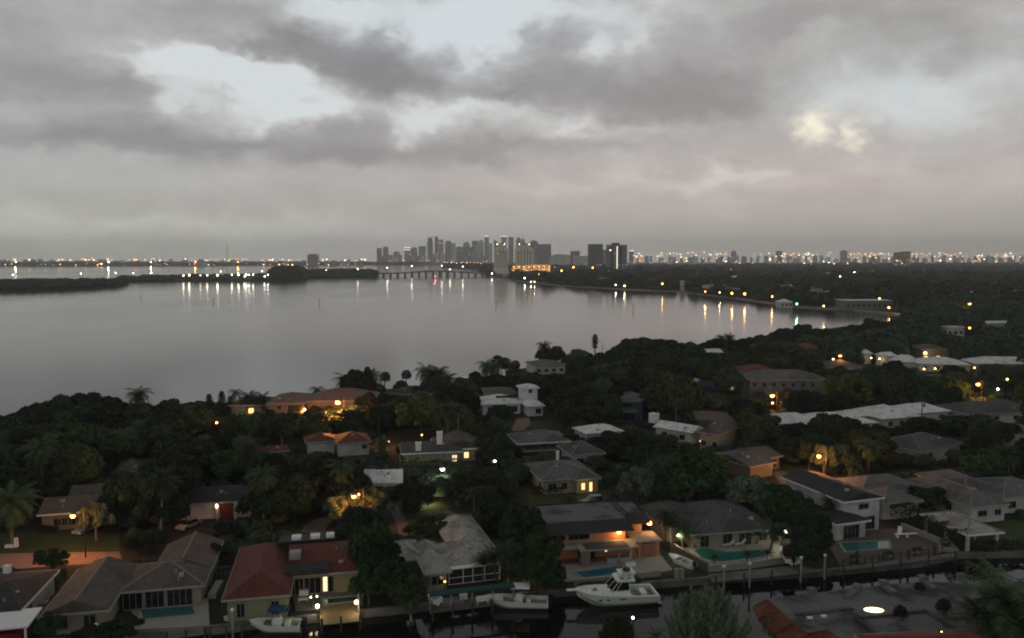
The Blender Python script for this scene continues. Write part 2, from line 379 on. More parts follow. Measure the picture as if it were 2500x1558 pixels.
# water
wm = bpy.data.materials.new('bay_water'); wm.use_nodes = True; t = NT(wm.node_tree); p = wm.node_tree.nodes['Principled BSDF']
p.inputs['Base Color'].default_value = (.012, .016, .017, 1); p.inputs['Roughness'].default_value = .115; p.inputs['IOR'].default_value = 1.333
p.inputs['Specular IOR Level'].default_value = .5
co = t.new('ShaderNodeTexCoord').outputs['Object']
a1, _ = t.noise(t.v('MULTIPLY', co, (.35, .35, 1)), 1.0, 4, .6)
a2, _ = t.noise(t.v('MULTIPLY', co, (.004, .0016, 1)), 1.0, 4, .6)
t.put(p.inputs['Roughness'], t.ramp(a2, [(.35, .085), (.5, .115), (.7, .16)]))
bn = t.new('ShaderNodeBump'); bn.inputs['Strength'].default_value = .35; bn.inputs['Distance'].default_value = .035
t.put(bn.inputs['Height'], a1); t.l.new(bn.outputs[0], p.inputs['Normal'])
cm = bpy.data.materials.new('canal_water'); cm.use_nodes = True; t = NT(cm.node_tree); p = cm.node_tree.nodes['Principled BSDF']
p.inputs['Base Color'].default_value = (.004, .006, .006, 1); p.inputs['Roughness'].default_value = .04; p.inputs['IOR'].default_value = 1.333
co = t.new('ShaderNodeTexCoord').outputs['Object']
a1, _ = t.noise(t.v('MULTIPLY', co, (.5, .9, 1)), 1.0, 4, .6)
bn = t.new('ShaderNodeBump'); bn.inputs['Strength'].default_value = .25; bn.inputs['Distance'].default_value = .05
t.put(bn.inputs['Height'], a1); t.l.new(bn.outputs[0], p.inputs['Normal'])
FAR = 9900.0
CANAL = [(-160, 60), (-95, 80)] + [G(*q) for q in [(-200, 1585), (0, 1570), (404, 1541), (560, 1526), (750, 1505), (960, 1484), (1300, 1447), (1600, 1421), (1740, 1410), (2018, 1392), (2240, 1371), (2340, 1350), (2500, 1347)]] + [(130, 132), (260, 165)]
NEARB = [(-160, 40), (-40, 74), (10, 86), (45, 95.5), (62, 98), (80, 104), (130, 112), (260, 140)]
sheet('bay_water', [(-FAR, 125), (-160, 125), (260, 300), (FAR, 300), (FAR, FAR), (-FAR, FAR)], WZ, wm)
sheet('canal_water', [(-400, -60), (400, -60), (400, 250), (150, 250), (-158, 118), (-400, 118)], WZ - .01, cm)
gm = mat('grass_ground', (.026, .034, .018), .95, .35, .15, .4, stain=(.05, .044, .03), stain_scale=.06, stain_amt=.8)
fg = mat('far_ground', (.03, .034, .026), .95, .3, .02)
SHORE = [GW(*q) for q in [(2195, 784), (2150, 790), (2060, 800), (1950, 815), (1850, 833), (1750, 848), (1620, 862), (1500, 872), (1400, 888), (1270, 905), (1190, 940), (1130, 948), (1010, 950), (950, 955), (870, 978), (600, 1006), (300, 1012), (0, 1038), (-400, 1062)]]
MSHORE = [GW(*q) for q in [(1195, 676), (1250, 684), (1290, 689), (1340, 695), (1400, 700), (1500, 705.5), (1650, 713), (1700, 718), (1800, 730), (1900, 743), (1935, 750), (2060, 757), (2175, 766), (2240, 774)]]
BACK = [GW(*q) for q in [(880, 648), (1000, 647), (1088, 647), (1080, 654), (1165, 657), (1185, 668)]]
LAND = CANAL + [(700, 260), (FAR * .9, 400), (FAR * .9, 9850), (-FAR * .6, 9850)] + [GW(-1500, 654), GW(-600, 653), GW(300, 650.5)] + BACK + MSHORE + SHORE + [(-260, 190)]
sheet('ground', LAND, 0.0, gm, side=2.0)
sheet('near_bank_ground', NEARB + [(260, -40), (-160, -40)], 0.0, gm, side=2.0)
# canal edge cap
def strip(name, pts, w, z0, z1, m, off=0.0, kind='structure', build=True):
    b = MB()
    L = []; Rr = []
    for i, p_ in enumerate(pts):
        a = pts[max(0, i - 1)]; c = pts[min(len(pts) - 1, i + 1)]
        d = np.array([c[0] - a[0], c[1] - a[1]], float); d /= np.linalg.norm(d); nrm = np.array([-d[1], d[0]])
        L.append(np.array(p_) + nrm * (off + w / 2)); Rr.append(np.array(p_) + nrm * (off - w / 2))
    for i in range(len(pts) - 1):
        q = [Rr[i], Rr[i + 1], L[i + 1], L[i]]
        b.face([(k[0], k[1], z1) for k in q])
        if z1 - z0 > .01:
            b.face([(Rr[i][0], Rr[i][1], z0), (Rr[i + 1][0], Rr[i + 1][1], z0), (Rr[i + 1][0], Rr[i + 1][1], z1), (Rr[i][0], Rr[i][1], z1)])
            b.face([(L[i + 1][0], L[i + 1][1], z0), (L[i][0], L[i][1], z0), (L[i][0], L[i][1], z1), (L[i + 1][0], L[i + 1][1], z1)])
    o = b.build(name, m); tag(o, kind=kind); return o
strip('seawall', CANAL[1:], .55, WZ - .6, .16, M['conc'], off=-.05)
strip('seawall', NEARB[1:], .55, WZ - .6, .16, M['conc'], off=.05)
strip('seawall', MSHORE[:], 1.2, WZ - .6, .5, M['paleconc'])
asph = mat('asphalt', (.062, .060, .058), .9, .2, .8, .2); pinkc = mat('pinkish_concrete', (.46, .30, .24), .9, .15, .8)
drive = mat('driveway_concrete', (.22, .21, .195), .9, .2, .6)
R1 = [G(*q) for q in [(-300, 1376), (0, 1371), (290, 1362), (500, 1330), (760, 1310), (960, 1292), (1130, 1268), (1340, 1236), (1600, 1215), (1900, 1188), (2200, 1165), (2700, 1125)]]
strip('road', R1, 6.4, 0, .012, asph)
R2 = [G(*q) for q in [(-300, 1180), (300, 1140), (640, 1098), (950, 1080), (1060, 1068), (1250, 1040), (1500, 1050), (1800, 1075), (2200, 1050), (2700, 1035)]]
strip('road', R2, 6.4, 0, .016, asph)
def pp(name, px, m, z=.02, side=0.0): return sheet(name, [G(*q) for q in px], z, m, side=side)
pp('street_apron', [(-250, 1356), (0, 1352), (150, 1349), (292, 1347), (300, 1375), (150, 1380), (60, 1388), (-250, 1397)], pinkc, .026)
pp('driveway', [(728, 1308), (745, 1280), (775, 1266), (808, 1262), (812, 1272), (795, 1290), (792, 1306)], drive, .03)
pp('driveway', [(950, 1240), (968, 1232), (1000, 1285), (1012, 1322), (978, 1330), (972, 1290)], drive, .03)
pp('driveway', [(1066, 1266), (1092, 1245), (1135, 1262), (1126, 1285)], drive, .03)
pp('driveway', [(1262, 1022), (1292, 1020), (1296, 1035), (1280, 1050), (1245, 1055)], pinkc, .03)
pp('driveway', [(1880, 1150), (1915, 1150), (1960, 1185), (1920, 1195)], drive, .03)
pp('driveway', [(1690, 1000), (1790, 1010), (1800, 1030), (1700, 1025)], drive, .03)
lawn = mat('lawn_grass', (.07, .11, .03), .95, .25, .5, .4, stain=(.065, .07, .025), stain_scale=.2)
brown_lawn = mat('brownish_lawn', (.10, .085, .035), .95, .25, .5, .4)
pp('lawn', [(-200, 1302), (90, 1298), (180, 1292), (292, 1308), (292, 1345), (150, 1347), (-200, 1355)], lawn, .022)
pp('lawn', [(1290, 1210), (1420, 1196), (1490, 1196), (1500, 1215), (1420, 1228), (1296, 1238)], lawn, .022)
pp('lawn', [(1030, 1238), (1066, 1228), (1098, 1236), (1080, 1256), (1040, 1258)], lawn, .022)
pp('lawn', [(945, 1072), (950, 1050), (1060, 1045), (1070, 1066), (1000, 1078)], brown_lawn, .022)  # orange lamp light on this strip is put into the grass colour
pp('lawn', [(1296, 1028), (1360, 1030), (1375, 1045), (1300, 1052)], brown_lawn, .022)
pp('lawn', [(2420, 1270), (2600, 1262), (2700, 1330), (2460, 1340)], lawn, .022)
pp('lawn', [(1890, 1140), (1980, 1135), (2010, 1160), (1930, 1170)], lawn, .022)
pp('lawn', [(535, 1400), (590, 1395), (598, 1480), (540, 1500)], lawn, .022)
pp('lawn', [(90, 1400), (150, 1398), (135, 1500), (85, 1510)], lawn, .022)
pp('lawn', [(1580, 1385), (1680, 1370), (1690, 1400), (1600, 1412)], lawn, .03)
# low land under the distant groves
ISL1 = [GW(*q) for q in [(-500, 726), (0, 714), (150, 709), (300, 701), (314, 694), (300, 689), (0, 691), (-500, 696)]]
ISL2 = [GW(*q) for q in [(300, 692), (450, 688), (640, 688), (700, 688), (745, 682), (915, 678), (925, 674), (880, 671), (740, 674), (640, 678), (450, 680), (290, 686)]]
sheet('island_ground', ISL1, 0, fg, side=1.6); sheet('island_ground', ISL2, 0.1, fg, side=1.6)

# ------------------------------------------------------------------ leaf geometry
def leaf_quads(rng, C, N, size, jit=.9):
    """C (n,3) centres, N (n,3) outward; returns V, F of randomly tilted leaf clumps"""
    n = len(C)
    nn = N + rng.normal(0, jit, (n, 3)); nn /= np.linalg.norm(nn, axis=1)[:, None]
    r = rng.normal(0, 1, (n, 3)); u = np.cross(nn, r); u /= np.linalg.norm(u, axis=1)[:, None]; w = np.cross(nn, u)
    s = size * rng.uniform(.55, 1.3, (n, 1)); asp = rng.uniform(.45, .8, (n, 1))
    V = np.empty((n, 4, 3))
    V[:, 0] = C - u * s; V[:, 1] = C - w * s * asp; V[:, 2] = C + u * s; V[:, 3] = C + w * s * asp + nn * s * .25
    F = np.arange(n * 4).reshape(n, 4)
    return V.reshape(-1, 3), F
def crown_pts(rng, R_, Hh, n, nl, flat=.8, low=-.35):
    """points on many overlapping lobes filling a crown of radius R_ and height Hh centred on its base"""
    th = rng.uniform(0, 2 * np.pi, nl); rr = np.sqrt(rng.uniform(0, 1, nl)) * R_ * .84
    zz = (1 - (rr / R_) ** 2) ** .5 * Hh * rng.uniform(.22, .90, nl)
    lc = np.stack([rr * np.cos(th), rr * np.sin(th), zz], 1); lr = R_ * rng.uniform(.13, .33, nl)
    k = rng.choice(nl, n, p=(lr ** 2 / (lr ** 2).sum()))
    d = rng.normal(0, 1, (n, 3)); d /= np.linalg.norm(d, axis=1)[:, None]
    flip = d[:, 2] < low; d[flip, 2] *= -1
    depth = 1 - .35 * rng.uniform(0, 1, n) ** 2
    P = lc[k] + d * (lr[k] * depth)[:, None] * (1, 1, flat)
    return P, d
def crown_mesh(seed, R_, Hh, n, nl, size, m, flat=.8):
    rng = np.random.default_rng(seed); P, d = crown_pts(rng, R_, Hh, n, nl, flat)
    V, F = leaf_quads(rng, P, d, size); return npmesh('crown', V, F, m)
def lump_template(seed, nleaf=46, big=.34):
    rng = np.random.default_rng(seed); nu, nv = 9, 5; V = []; F = []
    for j in range(nv + 1):
        for i in range(nu):
            a = np.pi * .62 * j / nv; b = 2 * np.pi * i / nu + j * .3; r = 1 + rng.uniform(-.22, .16)
            V.append((r * np.sin(a) * np.cos(b), r * np.sin(a) * np.sin(b), r * np.cos(a)))
    for j in range(nv):
        for i in range(nu): F.append((j * nu + i, (j + 1) * nu + i, (j + 1) * nu + (i + 1) % nu, j * nu + (i + 1) % nu))
    V = np.array(V); F = np.array(F)
    d = rng.normal(0, 1, (nleaf, 3)); d[:, 2] = abs(d[:, 2]); d /= np.linalg.norm(d, axis=1)[:, None]
    V2, F2 = leaf_quads(rng, d * .98, d, big); return np.vstack([V, V2]), np.vstack([F, F2 + len(V)])
def scatter_mesh(name, pts, radii, heights, m, seed=0, templates=None):
    """pts (n,2): merge jittered canopy lumps into one mesh"""
    rng = np.random.default_rng(seed); T = templates; VV = []; FF = []; off = 0
    which = rng.integers(0, len(T), len(pts))
    for k, (V, F) in enumerate(T):
        idx = np.where(which == k)[0]
        if not len(idx): continue
        a = rng.uniform(0, 2 * np.pi, len(idx)); c, s_ = np.cos(a), np.sin(a)
        sc = radii[idx] * rng.uniform(.8, 1.25, len(idx))
        X = V[None, :, 0] * c[:, None] - V[None, :, 1] * s_[:, None]; Y = V[None, :, 0] * s_[:, None] + V[None, :, 1] * c[:, None]
        hz = heights[idx]
        Z = V[None, :, 2] * np.minimum(sc, hz * .6)[:, None] * .9
        P = np.stack([X * sc[:, None] + pts[idx, 0][:, None], Y * sc[:, None] + pts[idx, 1][:, None], Z + (hz - np.minimum(sc, hz * .6) * .9)[:, None]], 2)
        n = len(idx); VV.append(P.reshape(-1, 3))
        FF.append((F[None] + (np.arange(n) * len(V))[:, None, None]).reshape(-1, 4) + off); off += n * len(V)
    me = npmesh(name, np.vstack(VV), np.vstack(FF), m)
    o = bpy.data.objects.new(name, me); COL.objects.link(o); return o
TEMPL = [lump_template(i) for i in range(6)]
TEMPN = [lump_template(20 + i, 330, .14) for i in range(5)]
def inpoly(P, poly):
    poly = np.array(poly); x, y = P[:, 0], P[:, 1]; ins = np.zeros(len(P), bool); n = len(poly)
    for i in range(n):
        x1, y1 = poly[i]; x2, y2 = poly[(i + 1) % n]
        c = ((y1 > y) != (y2 > y)); 
        with np.errstate(divide='ignore', invalid='ignore'): xi = (x2 - x1) * (y - y1) / (y2 - y1) + x1
        ins ^= c & (x < xi)
    return ins
farleaf = leafmat('far_leaves', (.012, .019, .012), (.028, .037, .020))
# mainland wood, 600 m to 6 km off: one mass nobody could count
rng = np.random.default_rng(5); P = []; d = 560.0
while d < 6500:
    s = 8 + d / 210
    xs = np.arange(-.06 * d, .78 * d, s); xs = xs + rng.uniform(-.45, .45, len(xs)) * s
    P.append(np.stack([xs, d + rng.uniform(-.45, .45, len(xs)) * s, np.full(len(xs), s)], 1)); d += s * .85
P = np.vstack(P)
MAIN = MSHORE + [(900, 520), (6000, 1000), (8500, 9000), GW(1170, 656), GW(1188, 668)]
P = P[inpoly(P[:, :2], MAIN)]
# gaps where the photograph shows roofs and lots on the far side
gaps = [(2050, 742, 2185, 768, 650, 900), (1655, 700, 1690, 722, 950, 1300), (1880, 735, 1990, 752, 760, 1100), (1250, 640, 1345, 664, 1500, 2450), (1205, 655, 1245, 676, 2000, 2500)]
keep = np.ones(len(P), bool)
for i, (x, y, s) in enumerate(P):
    a, b = PX(x, y, 5)
    for g in gaps:
        if g[0] - 6 < a < g[2] + 6 and g[1] - 3 < b < g[3] + 3 and y < g[5] + 150: keep[i] = False
    if rng.random() < .10: keep[i] = False
P = P[keep]
lf = np.sin(P[:, 0] * .021 + 1.3) * np.cos(P[:, 1] * .017) + .6 * np.sin(P[:, 0] * .008 - P[:, 1] * .011)
hz = rng.uniform(5.0, 12, len(P)) + 3.0 * lf + np.where(rng.random(len(P)) < .07, rng.uniform(3, 9, len(P)), 0) + np.clip(P[:, 1] - 2500, 0, 3000) / 700
o = scatter_mesh('mainland_wood', P[:, :2], P[:, 2] * rng.uniform(.42, .78, len(P)), hz, farleaf, 3, TEMPL); tag(o, 'dark unbroken tree canopy covering the mainland below the city lights', 'wood', kind='stuff')
def grove(name, label, poly, s, hlo, hhi, seed, T=TEMPL):
    rng = np.random.default_rng(seed); poly = np.array(poly); lo = poly.min(0); hi = poly.max(0)
    n = int((hi[0] - lo[0]) * (hi[1] - lo[1]) / s ** 2 * 1.1) + 4
    P = np.stack([rng.uniform(lo[0], hi[0], n), rng.uniform(lo[1], hi[1], n)], 1); P = P[inpoly(P, poly)]
    o = scatter_mesh(name, P, np.full(len(P), s * .7), rng.uniform(hlo, hhi, len(P)), farleaf, seed, T)
    tag(o, label, 'mangroves', kind='stuff')
ins = lambda q: [GW(*p_) for p_ in q]
grove('mangrove_thicket', 'low dark mangrove thicket filling the broad island by the causeway', ins([(-500, 724), (0, 712), (150, 707.5), (296, 700), (308, 694), (296, 690), (0, 692), (-500, 697)]), 9, 5, 9, 11)
grove('causeway_thicket', 'thin line of dark trees growing along the causeway fill', ins([(300, 690), (450, 686.5), (640, 686.5), (700, 686.5), (740, 681), (915, 677), (920, 674.5), (880, 672), (740, 675), (640, 679.5), (450, 682), (290, 687)]), 15, 6, 12, 12)
grove('tall_grove', 'taller rounded grove standing on the causeway island', ins([(664, 686), (705, 686), (745, 680), (738, 673), (690, 672), (668, 676)]), 17, 18, 27, 13)
grove('low_grove', 'dense flat grove at the causeway end near the bridge', ins([(750, 679.5), (830, 678), (918, 676.5), (912, 672), (850, 669), (755, 672)]), 14, 11, 17, 14)
grove('bridgehead_grove', 'dark grove behind the bridge below the skyline', ins([(1082, 654.5), (1165, 657), (1190, 664), (1200, 655), (1160, 650), (1090, 649)]), 24, 14, 24, 15)
grove('barrier_shore_trees', 'low dark treeline along the far ocean-side shore', ins([(-600, 652.5), (300, 650), (880, 647.6), (1060, 646.6), (1060, 645), (880, 645), (300, 645.5), (-600, 647)]), 60, 11, 22, 16)

# ------------------------------------------------------------------ bridge of the causeway
def bridge():
    A = np.array(GW(912, 675)); B = np.array(GW(1205, 674.5))
    L = np.linalg.norm(B - A); ang = math.atan2(*(B - A)[::-1])
    t = empty('causeway_bridge', (A[0], A[1], 0), ang, 'long grey concrete bridge on dark piers crossing the bay', 'bridge')
    def zt(x): return 8.0 + 6.0 * math.exp(-((x / L - .52) / .22) ** 2)
    dk = MB(); rl = MB()
    n = 40
    for i in range(n):
        x0, x1 = L * i / n, L * (i + 1) / n; z0, z1 = zt(x0), zt(x1)
        for (ya, yb) in ((-9, 9),):
            dk.face([(x0, ya, z0), (x1, ya, z1), (x1, yb, z1), (x0, yb, z0)])
            dk.face([(x0, ya, z0 - 2.4), (x1, ya, z1 - 2.4), (x1, ya, z1), (x0, ya, z0)])
            dk.face([(x1, yb, z1 - 2.4), (x0, yb, z0 - 2.4), (x0, yb, z0), (x1, yb, z1)])
            dk.face([(x0, yb, z0 - 2.4), (x1, yb, z1 - 2.4), (x1, ya, z1 - 2.4), (x0, ya, z0 - 2.4)])
        rl.box(x0, -9.0, min(z0, z1) + .02, x1, -8.6, max(z0, z1) + 1.1)
    dk.build('deck', M['conc'], t); rl.build('railing', M['paleconc'], t)
    for k in range(17):
        x = L * (k + .4) / 17; w = 5.5 if k not in (9, 10) else 9
        MB().box(x - w / 2, -8, WZ - 1, x + w / 2, 8, zt(x) - 2.3).build('pier', M['conc'], t)
    MB().box(L * .585, -12, zt(L * .585) - 1, L * .61, -9.1, zt(L * .6) + 4.5).build('bridge_house', M['conc'], t)
    return t
bridge()
def lowbridge():
    A = np.array(GW(-260, 697)); B = np.array(GW(42, 690)); L = np.linalg.norm(B - A); ang = math.atan2(*(B - A)[::-1])
    t = empty('low_bridge', (A[0], A[1], 0), ang, 'low concrete bridge reaching the mangrove island', 'bridge')
    MB().box(0, -6, 3.0, L, 6, 4.2).build('deck', M['conc'], t)
    for k in range(15): MB().box(L * k / 15, -5, WZ - 1, L * k / 15 + 3, 5, 3).build('pier', M['conc'], t)
lowbridge()
strip('road', [GW(*q) for q in [(36, 689), (300, 688), (640, 683), (760, 677), (915, 674.8)]], 16, 0.2, 3.2, M['conc'])

# ------------------------------------------------------------------ haze
hz_ = MB().box(-10500, -150, -4.5, 10500, 10050, 262).build('haze', None)
tag(hz_, kind='stuff'); hm = bpy.data.materials.new('haze'); hm.use_nodes = True; t = NT(hm.node_tree); t.n.clear()
o_ = t.new('ShaderNodeOutputMaterial'); pv = t.new('ShaderNodeVolumePrincipled'); t.l.new(pv.outputs[0], o_.inputs['Volume'])
pv.inputs['Color'].default_value = (1, .99, .98, 1); pv.inputs['Density'].default_value = 9e-5; pv.inputs['Anisotropy'].default_value = 0.0
hz_.data.materials.clear(); hz_.data.materials.append(hm); hz_.display_type = 'WIRE'
# ================================================================== HOUSES
def hip(b, cap, x0, y0, x1, y1, z, rise, kind='hip', axis='x', ends=(1, 1)):
    """hip or gable roof over a rectangle whose eaves are at height z; ends: which ridge ends are hipped"""
    W_, D_ = x1 - x0, y1 - y0
    if axis == 'x':
        ins = min(D_ / 2, W_ / 2 - .01); a = (x0 + (ins if ends[0] and kind == 'hip' else 0), (y0 + y1) / 2, z + rise); c = (x1 - (ins if ends[1] and kind == 'hip' else 0), (y0 + y1) / 2, z + rise)
        half = D_ / 2
    else:
        ins = min(W_ / 2, D_ / 2 - .01); a = ((x0 + x1) / 2, y0 + (ins if ends[0] and kind == 'hip' else 0), z + rise); c = ((x0 + x1) / 2, y1 - (ins if ends[1] and kind == 'hip' else 0), z + rise)
        half = W_ / 2
    sl = math.hypot(half, rise) / half
    p00, p10, p11, p01 = (x0, y0, z), (x1, y0, z), (x1, y1, z), (x0, y1, z)
    ux = lambda q, o: [(p[0], (abs(p[1] - o)) * sl) for p in q]
    uy = lambda q, o: [(p[1], (abs(p[0] - o)) * sl) for p in q]
    if axis == 'x':
        f1 = [p00, p10, c, a]; f2 = [p11, p01, a, c]; b.face(f1, ux(f1, y0)); b.face(f2, ux(f2, y1))
        f3 = [p01, p00, a]; f4 = [p10, p11, c]; b.face(f3, uy(f3, x0)); b.face(f4, uy(f4, x1))
    else:
        f1 = [p01, p00, a, c]; f2 = [p10, p11, c, a]; b.face(f1, uy(f1, x0)); b.face(f2, uy(f2, x1))
        f3 = [p00, p10, a]; f4 = [p11, p01, c]; b.face(f3, ux(f3, y0)); b.face(f4, ux(f4, y1))
    if cap is not None:
        L = [(a, c)]
        if kind == 'hip':
            if axis == 'x': L += ([(p00, a), (p01, a)] if ends[0] else []) + ([(p10, c), (p11, c)] if ends[1] else [])
            else: L += ([(p00, a), (p10, a)] if ends[0] else []) + ([(p01, c), (p11, c)] if ends[1] else [])
        for q in L: cap.tube(q[0], q[1], .13, n=5)
def eaves(b, x0, y0, x1, y1, z, h=.24, t=.06):
    b.box(x0 - t, y0 - t, z - h, x1 + t, y0, z + .03); b.box(x0 - t, y1, z - h, x1 + t, y1 + t, z + .03)
    b.box(x0 - t, y0, z - h, x0, y1, z + .03); b.box(x1, y0, z - h, x1 + t, y1, z + .03)
    b.box(x0, y0, z - .10, x1, y1, z - .05)
def window(t, side, rect, u, zc, w, h, lit=None, fm=None, nm='window', bars=1, inset=.6):
    """a framed opening standing proud of the wall; side F/B/L/R of rect (x0,y0,x1,y1) walls"""
    x0, y0, x1, y1 = rect
    fr = MB(); gl = MB(); fw = .09
    def put(bm_, ua, ub, za, zb, d0, d1):
        if side == 'F': bm_.box(ua, y0 - d1, za, ub, y0 - d0, zb)
        elif side == 'B': bm_.box(ua, y1 + d0, za, ub, y1 + d1, zb)
        elif side == 'L': bm_.box(x0 - d1, ua, za, x0 - d0, ub, zb)
        else: bm_.box(x1 + d0, ua, za, x1 + d1, ub, zb)
    a, c = u - w / 2, u + w / 2; z0, z1 = zc - h / 2, zc + h / 2
    put(fr, a - fw, a, z0 - fw, z1 + fw, .003, .09); put(fr, c, c + fw, z0 - fw, z1 + fw, .003, .09)
    put(fr, a, c, z0 - fw, z0, .003, .10); put(fr, a, c, z1, z1 + fw, .003, .09)
    for i in range(bars):
        q = a + w * (i + 1) / (bars + 1); put(fr, q - .03, q + .03, z0, z1, .02, .08)
    put(gl, a, c, z0, z1, .003, .035)
    o = fr.build(nm, fm or M['frame'], t); gl.build('pane', M[lit] if lit else M['glass'], o)
    return o
def house(name, label, pl_, pr_, eave, blocks, roofm, wallm, wins=(), cap=None, fascia='trim', clr=None, nick=None, over=.55, chim=(), zg=0.0, cat='house'):
    """pl_, pr_: the two ends of the front eave in the photograph; blocks in metres from the left end"""
    a = np.array(G(*pl_, eave)); b_ = np.array(G(*pr_, eave)); Wd = float(np.linalg.norm(b_ - a)); ang = math.atan2(b_[1] - a[1], b_[0] - a[0])
    t = empty(name, (a[0], a[1], zg), ang, label, cat)
    t['_'] = 0; del t['_']
    bl = blocks(Wd) if callable(blocks) else blocks
    rf = MB(); wl = MB(); fa = MB(); caps = []
    for i, q in enumerate(bl):
        x0, y0, x1, y1, kind, axis, rise = q[:7]; ez = q[7] if len(q) > 7 else eave
        ends = q[8] if len(q) > 8 else (1, 1)
        o_ = over + i * .004
        if kind == 'flat':
            rf.box(x0, y0, ez - .02, x1, y1, ez + rise)
        else:
            cq = MB() if cap else None; hip(rf, cq, x0, y0, x1, y1, ez + .03 + i * .006, rise, kind, axis, ends); caps.append(cq); eaves(fa, x0, y0, x1, y1, ez + i * .006)
        wt_ = ez - .11 - i * .004
        wl.box(x0 + o_, y0 + o_, -.05, x1 - o_, y1 - o_, wt_)
        if kind == 'gable':
            if axis == 'x':
                for xx, s in ((x0 + o_, -1), (x1 - o_, 1)):
                    k = o_ / ((y1 - y0) / 2); p = [(xx, y0 + o_, wt_ - .01), (xx, y1 - o_, wt_ - .01), (xx, (y0 + y1) / 2, ez + rise * (1 - .04) - .1)]
                    wl.face(p if s > 0 else p[::-1])
            else:
                for yy, s in ((y0 + o_, 1), (y1 - o_, -1)):
                    p = [(x0 + o_, yy, wt_ - .01), (x1 - o_, yy, wt_ - .01), ((x0 + x1) / 2, yy, ez + rise * .96 - .1)]
                    wl.face(p if s > 0 else p[::-1])
        cx, cyy = (x0 + x1) / 2, (y0 + y1) / 2
        wx = a[0] + cx * math.cos(ang) - cyy * math.sin(ang); wy = a[1] + cx * math.sin(ang) + cyy * math.cos(ang)
        FOOT.append((wx, wy, min(x1 - x0, y1 - y0) / 2 + 1.5))
        dl = max(x1 - x0, y1 - y0) / 2 - min(x1 - x0, y1 - y0) / 2
        if dl > 1:
            for s in (-1, 1):
                ex, ey = (cx + s * dl, cyy) if x1 - x0 > y1 - y0 else (cx, cyy + s * dl)
                FOOT.append((a[0] + ex * math.cos(ang) - ey * math.sin(ang), a[1] + ex * math.sin(ang) + ey * math.cos(ang), min(x1 - x0, y1 - y0) / 2 + 1.5))
    wl.build('wall', M[wallm], t); ro = rf.build('roof', M[roofm], t); fa.build('fascia', M[fascia], t) if fa.v else None
    for cq in caps:
        if cq and cq.v: cq.build('ridge_cap', M[cap], ro)
    for (x, y, w, d, zt) in chim:
        c = MB(); c.box(x, y, eave + .2, x + w, y + d, zt); c.box(x - .08, y - .08, zt, x + w + .08, y + d + .08, zt + .18); c.build('chimney', M['white'], ro)
    for q in wins:
        bi, side, u, zc, w, h = q[:6]; lit = q[6] if len(q) > 6 else None; nb = q[7] if len(q) > 7 else 1
        x0, y0, x1, y1 = bl[bi][:4]; o_ = over + bi * .004
        r_ = (x0 + o_, y0 + o_, x1 - o_, y1 - o_)
        uu = r_[0] + u * (r_[2] - r_[0]) if side in 'FB' else r_[1] + u * (r_[3] - r_[1])
        window(t, side, r_, uu, zc, w, h, lit, nm='sliding_door' if h > 1.9 else 'window', bars=nb)
    x0, y0, x1, y1, kind, axis, rise = bl[0][:7]
    if kind != 'flat' and a[1] < 260:
        rv = random.Random(int(a[0] * 7 + a[1]))
        for k in range(3):
            u, v = rv.uniform(.25, .8), rv.uniform(.12, .42); vx, vy = x0 + (x1 - x0) * u, y0 + (y1 - y0) * v
            hw = (y1 - y0) / 2 if axis == 'x' else (x1 - x0) / 2; dd = min(vy - y0, (vx - x0) if kind == 'hip' or axis == 'y' else 99, (x1 - vx) if kind == 'hip' or axis == 'y' else 99)
            if axis == 'y' and kind != 'hip': dd = min(vx - x0, x1 - vx)
            zz = eave + rise * min(dd, hw) / hw
            if k < 2: MB().tube((vx, vy, zz - .1), (vx, vy, zz + .5), .09, n=7).build('vent_pipe', M['trim'], ro)
            else: MB().box(vx - .3, vy - .3, zz - .1, vx + .3, vy + .3, zz + .32).build('roof_vent', M['trim'], ro)
    cx, cyy = Wd / 2, 5
    c0 = (a[0] + cx * math.cos(ang) - cyy * math.sin(ang), a[1] + cx * math.sin(ang) + cyy * math.cos(ang))
    if nick: anchor(nick, *c0)
    if clr: clear(clr, c0[1])
    return t, Wd
wF = lambda n, bi=0, zc=1.5, w=1.4, h=1.1, lit=(): [(bi, 'F', (i + .5) / n, zc, w, h, 'litwarm' if i in lit else None) for i in range(n)]
# ---- row on the canal
house('house', 'dark navy roofed house cut by the frame beside the mottled brown roof', (-130, 1506), (50, 1492), 3.0, lambda w: [(0, 0, w, 13, 'hip', 'x', 1.3)], 'darkroof', 'stucco',
      [(0, 'F', .78, 1.4, 1.4, 1.2), (0, 'F', .92, 1.4, .9, 1.2), (0, 'R', .3, 1.4, 1.2, 1.1)], fascia='white', clr=(0, 1390, 80, 1520), nick='the navy roofed house')
hA, w_ = house('house', 'single storey house with mottled brown tile roof, black sliding doors and screened pool', (286, 1447), (500, 1429), 2.75,
      lambda w: [(0, 0, w, 9.5, 'hip', 'x', 1.7), (-7.2, -5.2, .4, 9.5, 'gable', 'y', 1.5), (w - 7.6, 6, w + .2, 17, 'gable', 'y', 1.6)], 'brownroof', 'cream',
      [(0, 'F', .12, 1.25, 2.2, 2.1, None, 2), (0, 'F', .40, 1.25, 2.2, 2.1, None, 2), (0, 'F', .72, 1.25, 3.0, 2.1, None, 3), (1, 'F', .25, 1.4, 1.2, 1.4), (1, 'F', .72, 1.4, 1.3, 1.4)], cap='capgrey', clr=(140, 1340, 510, 1515), nick='the brown roofed house')
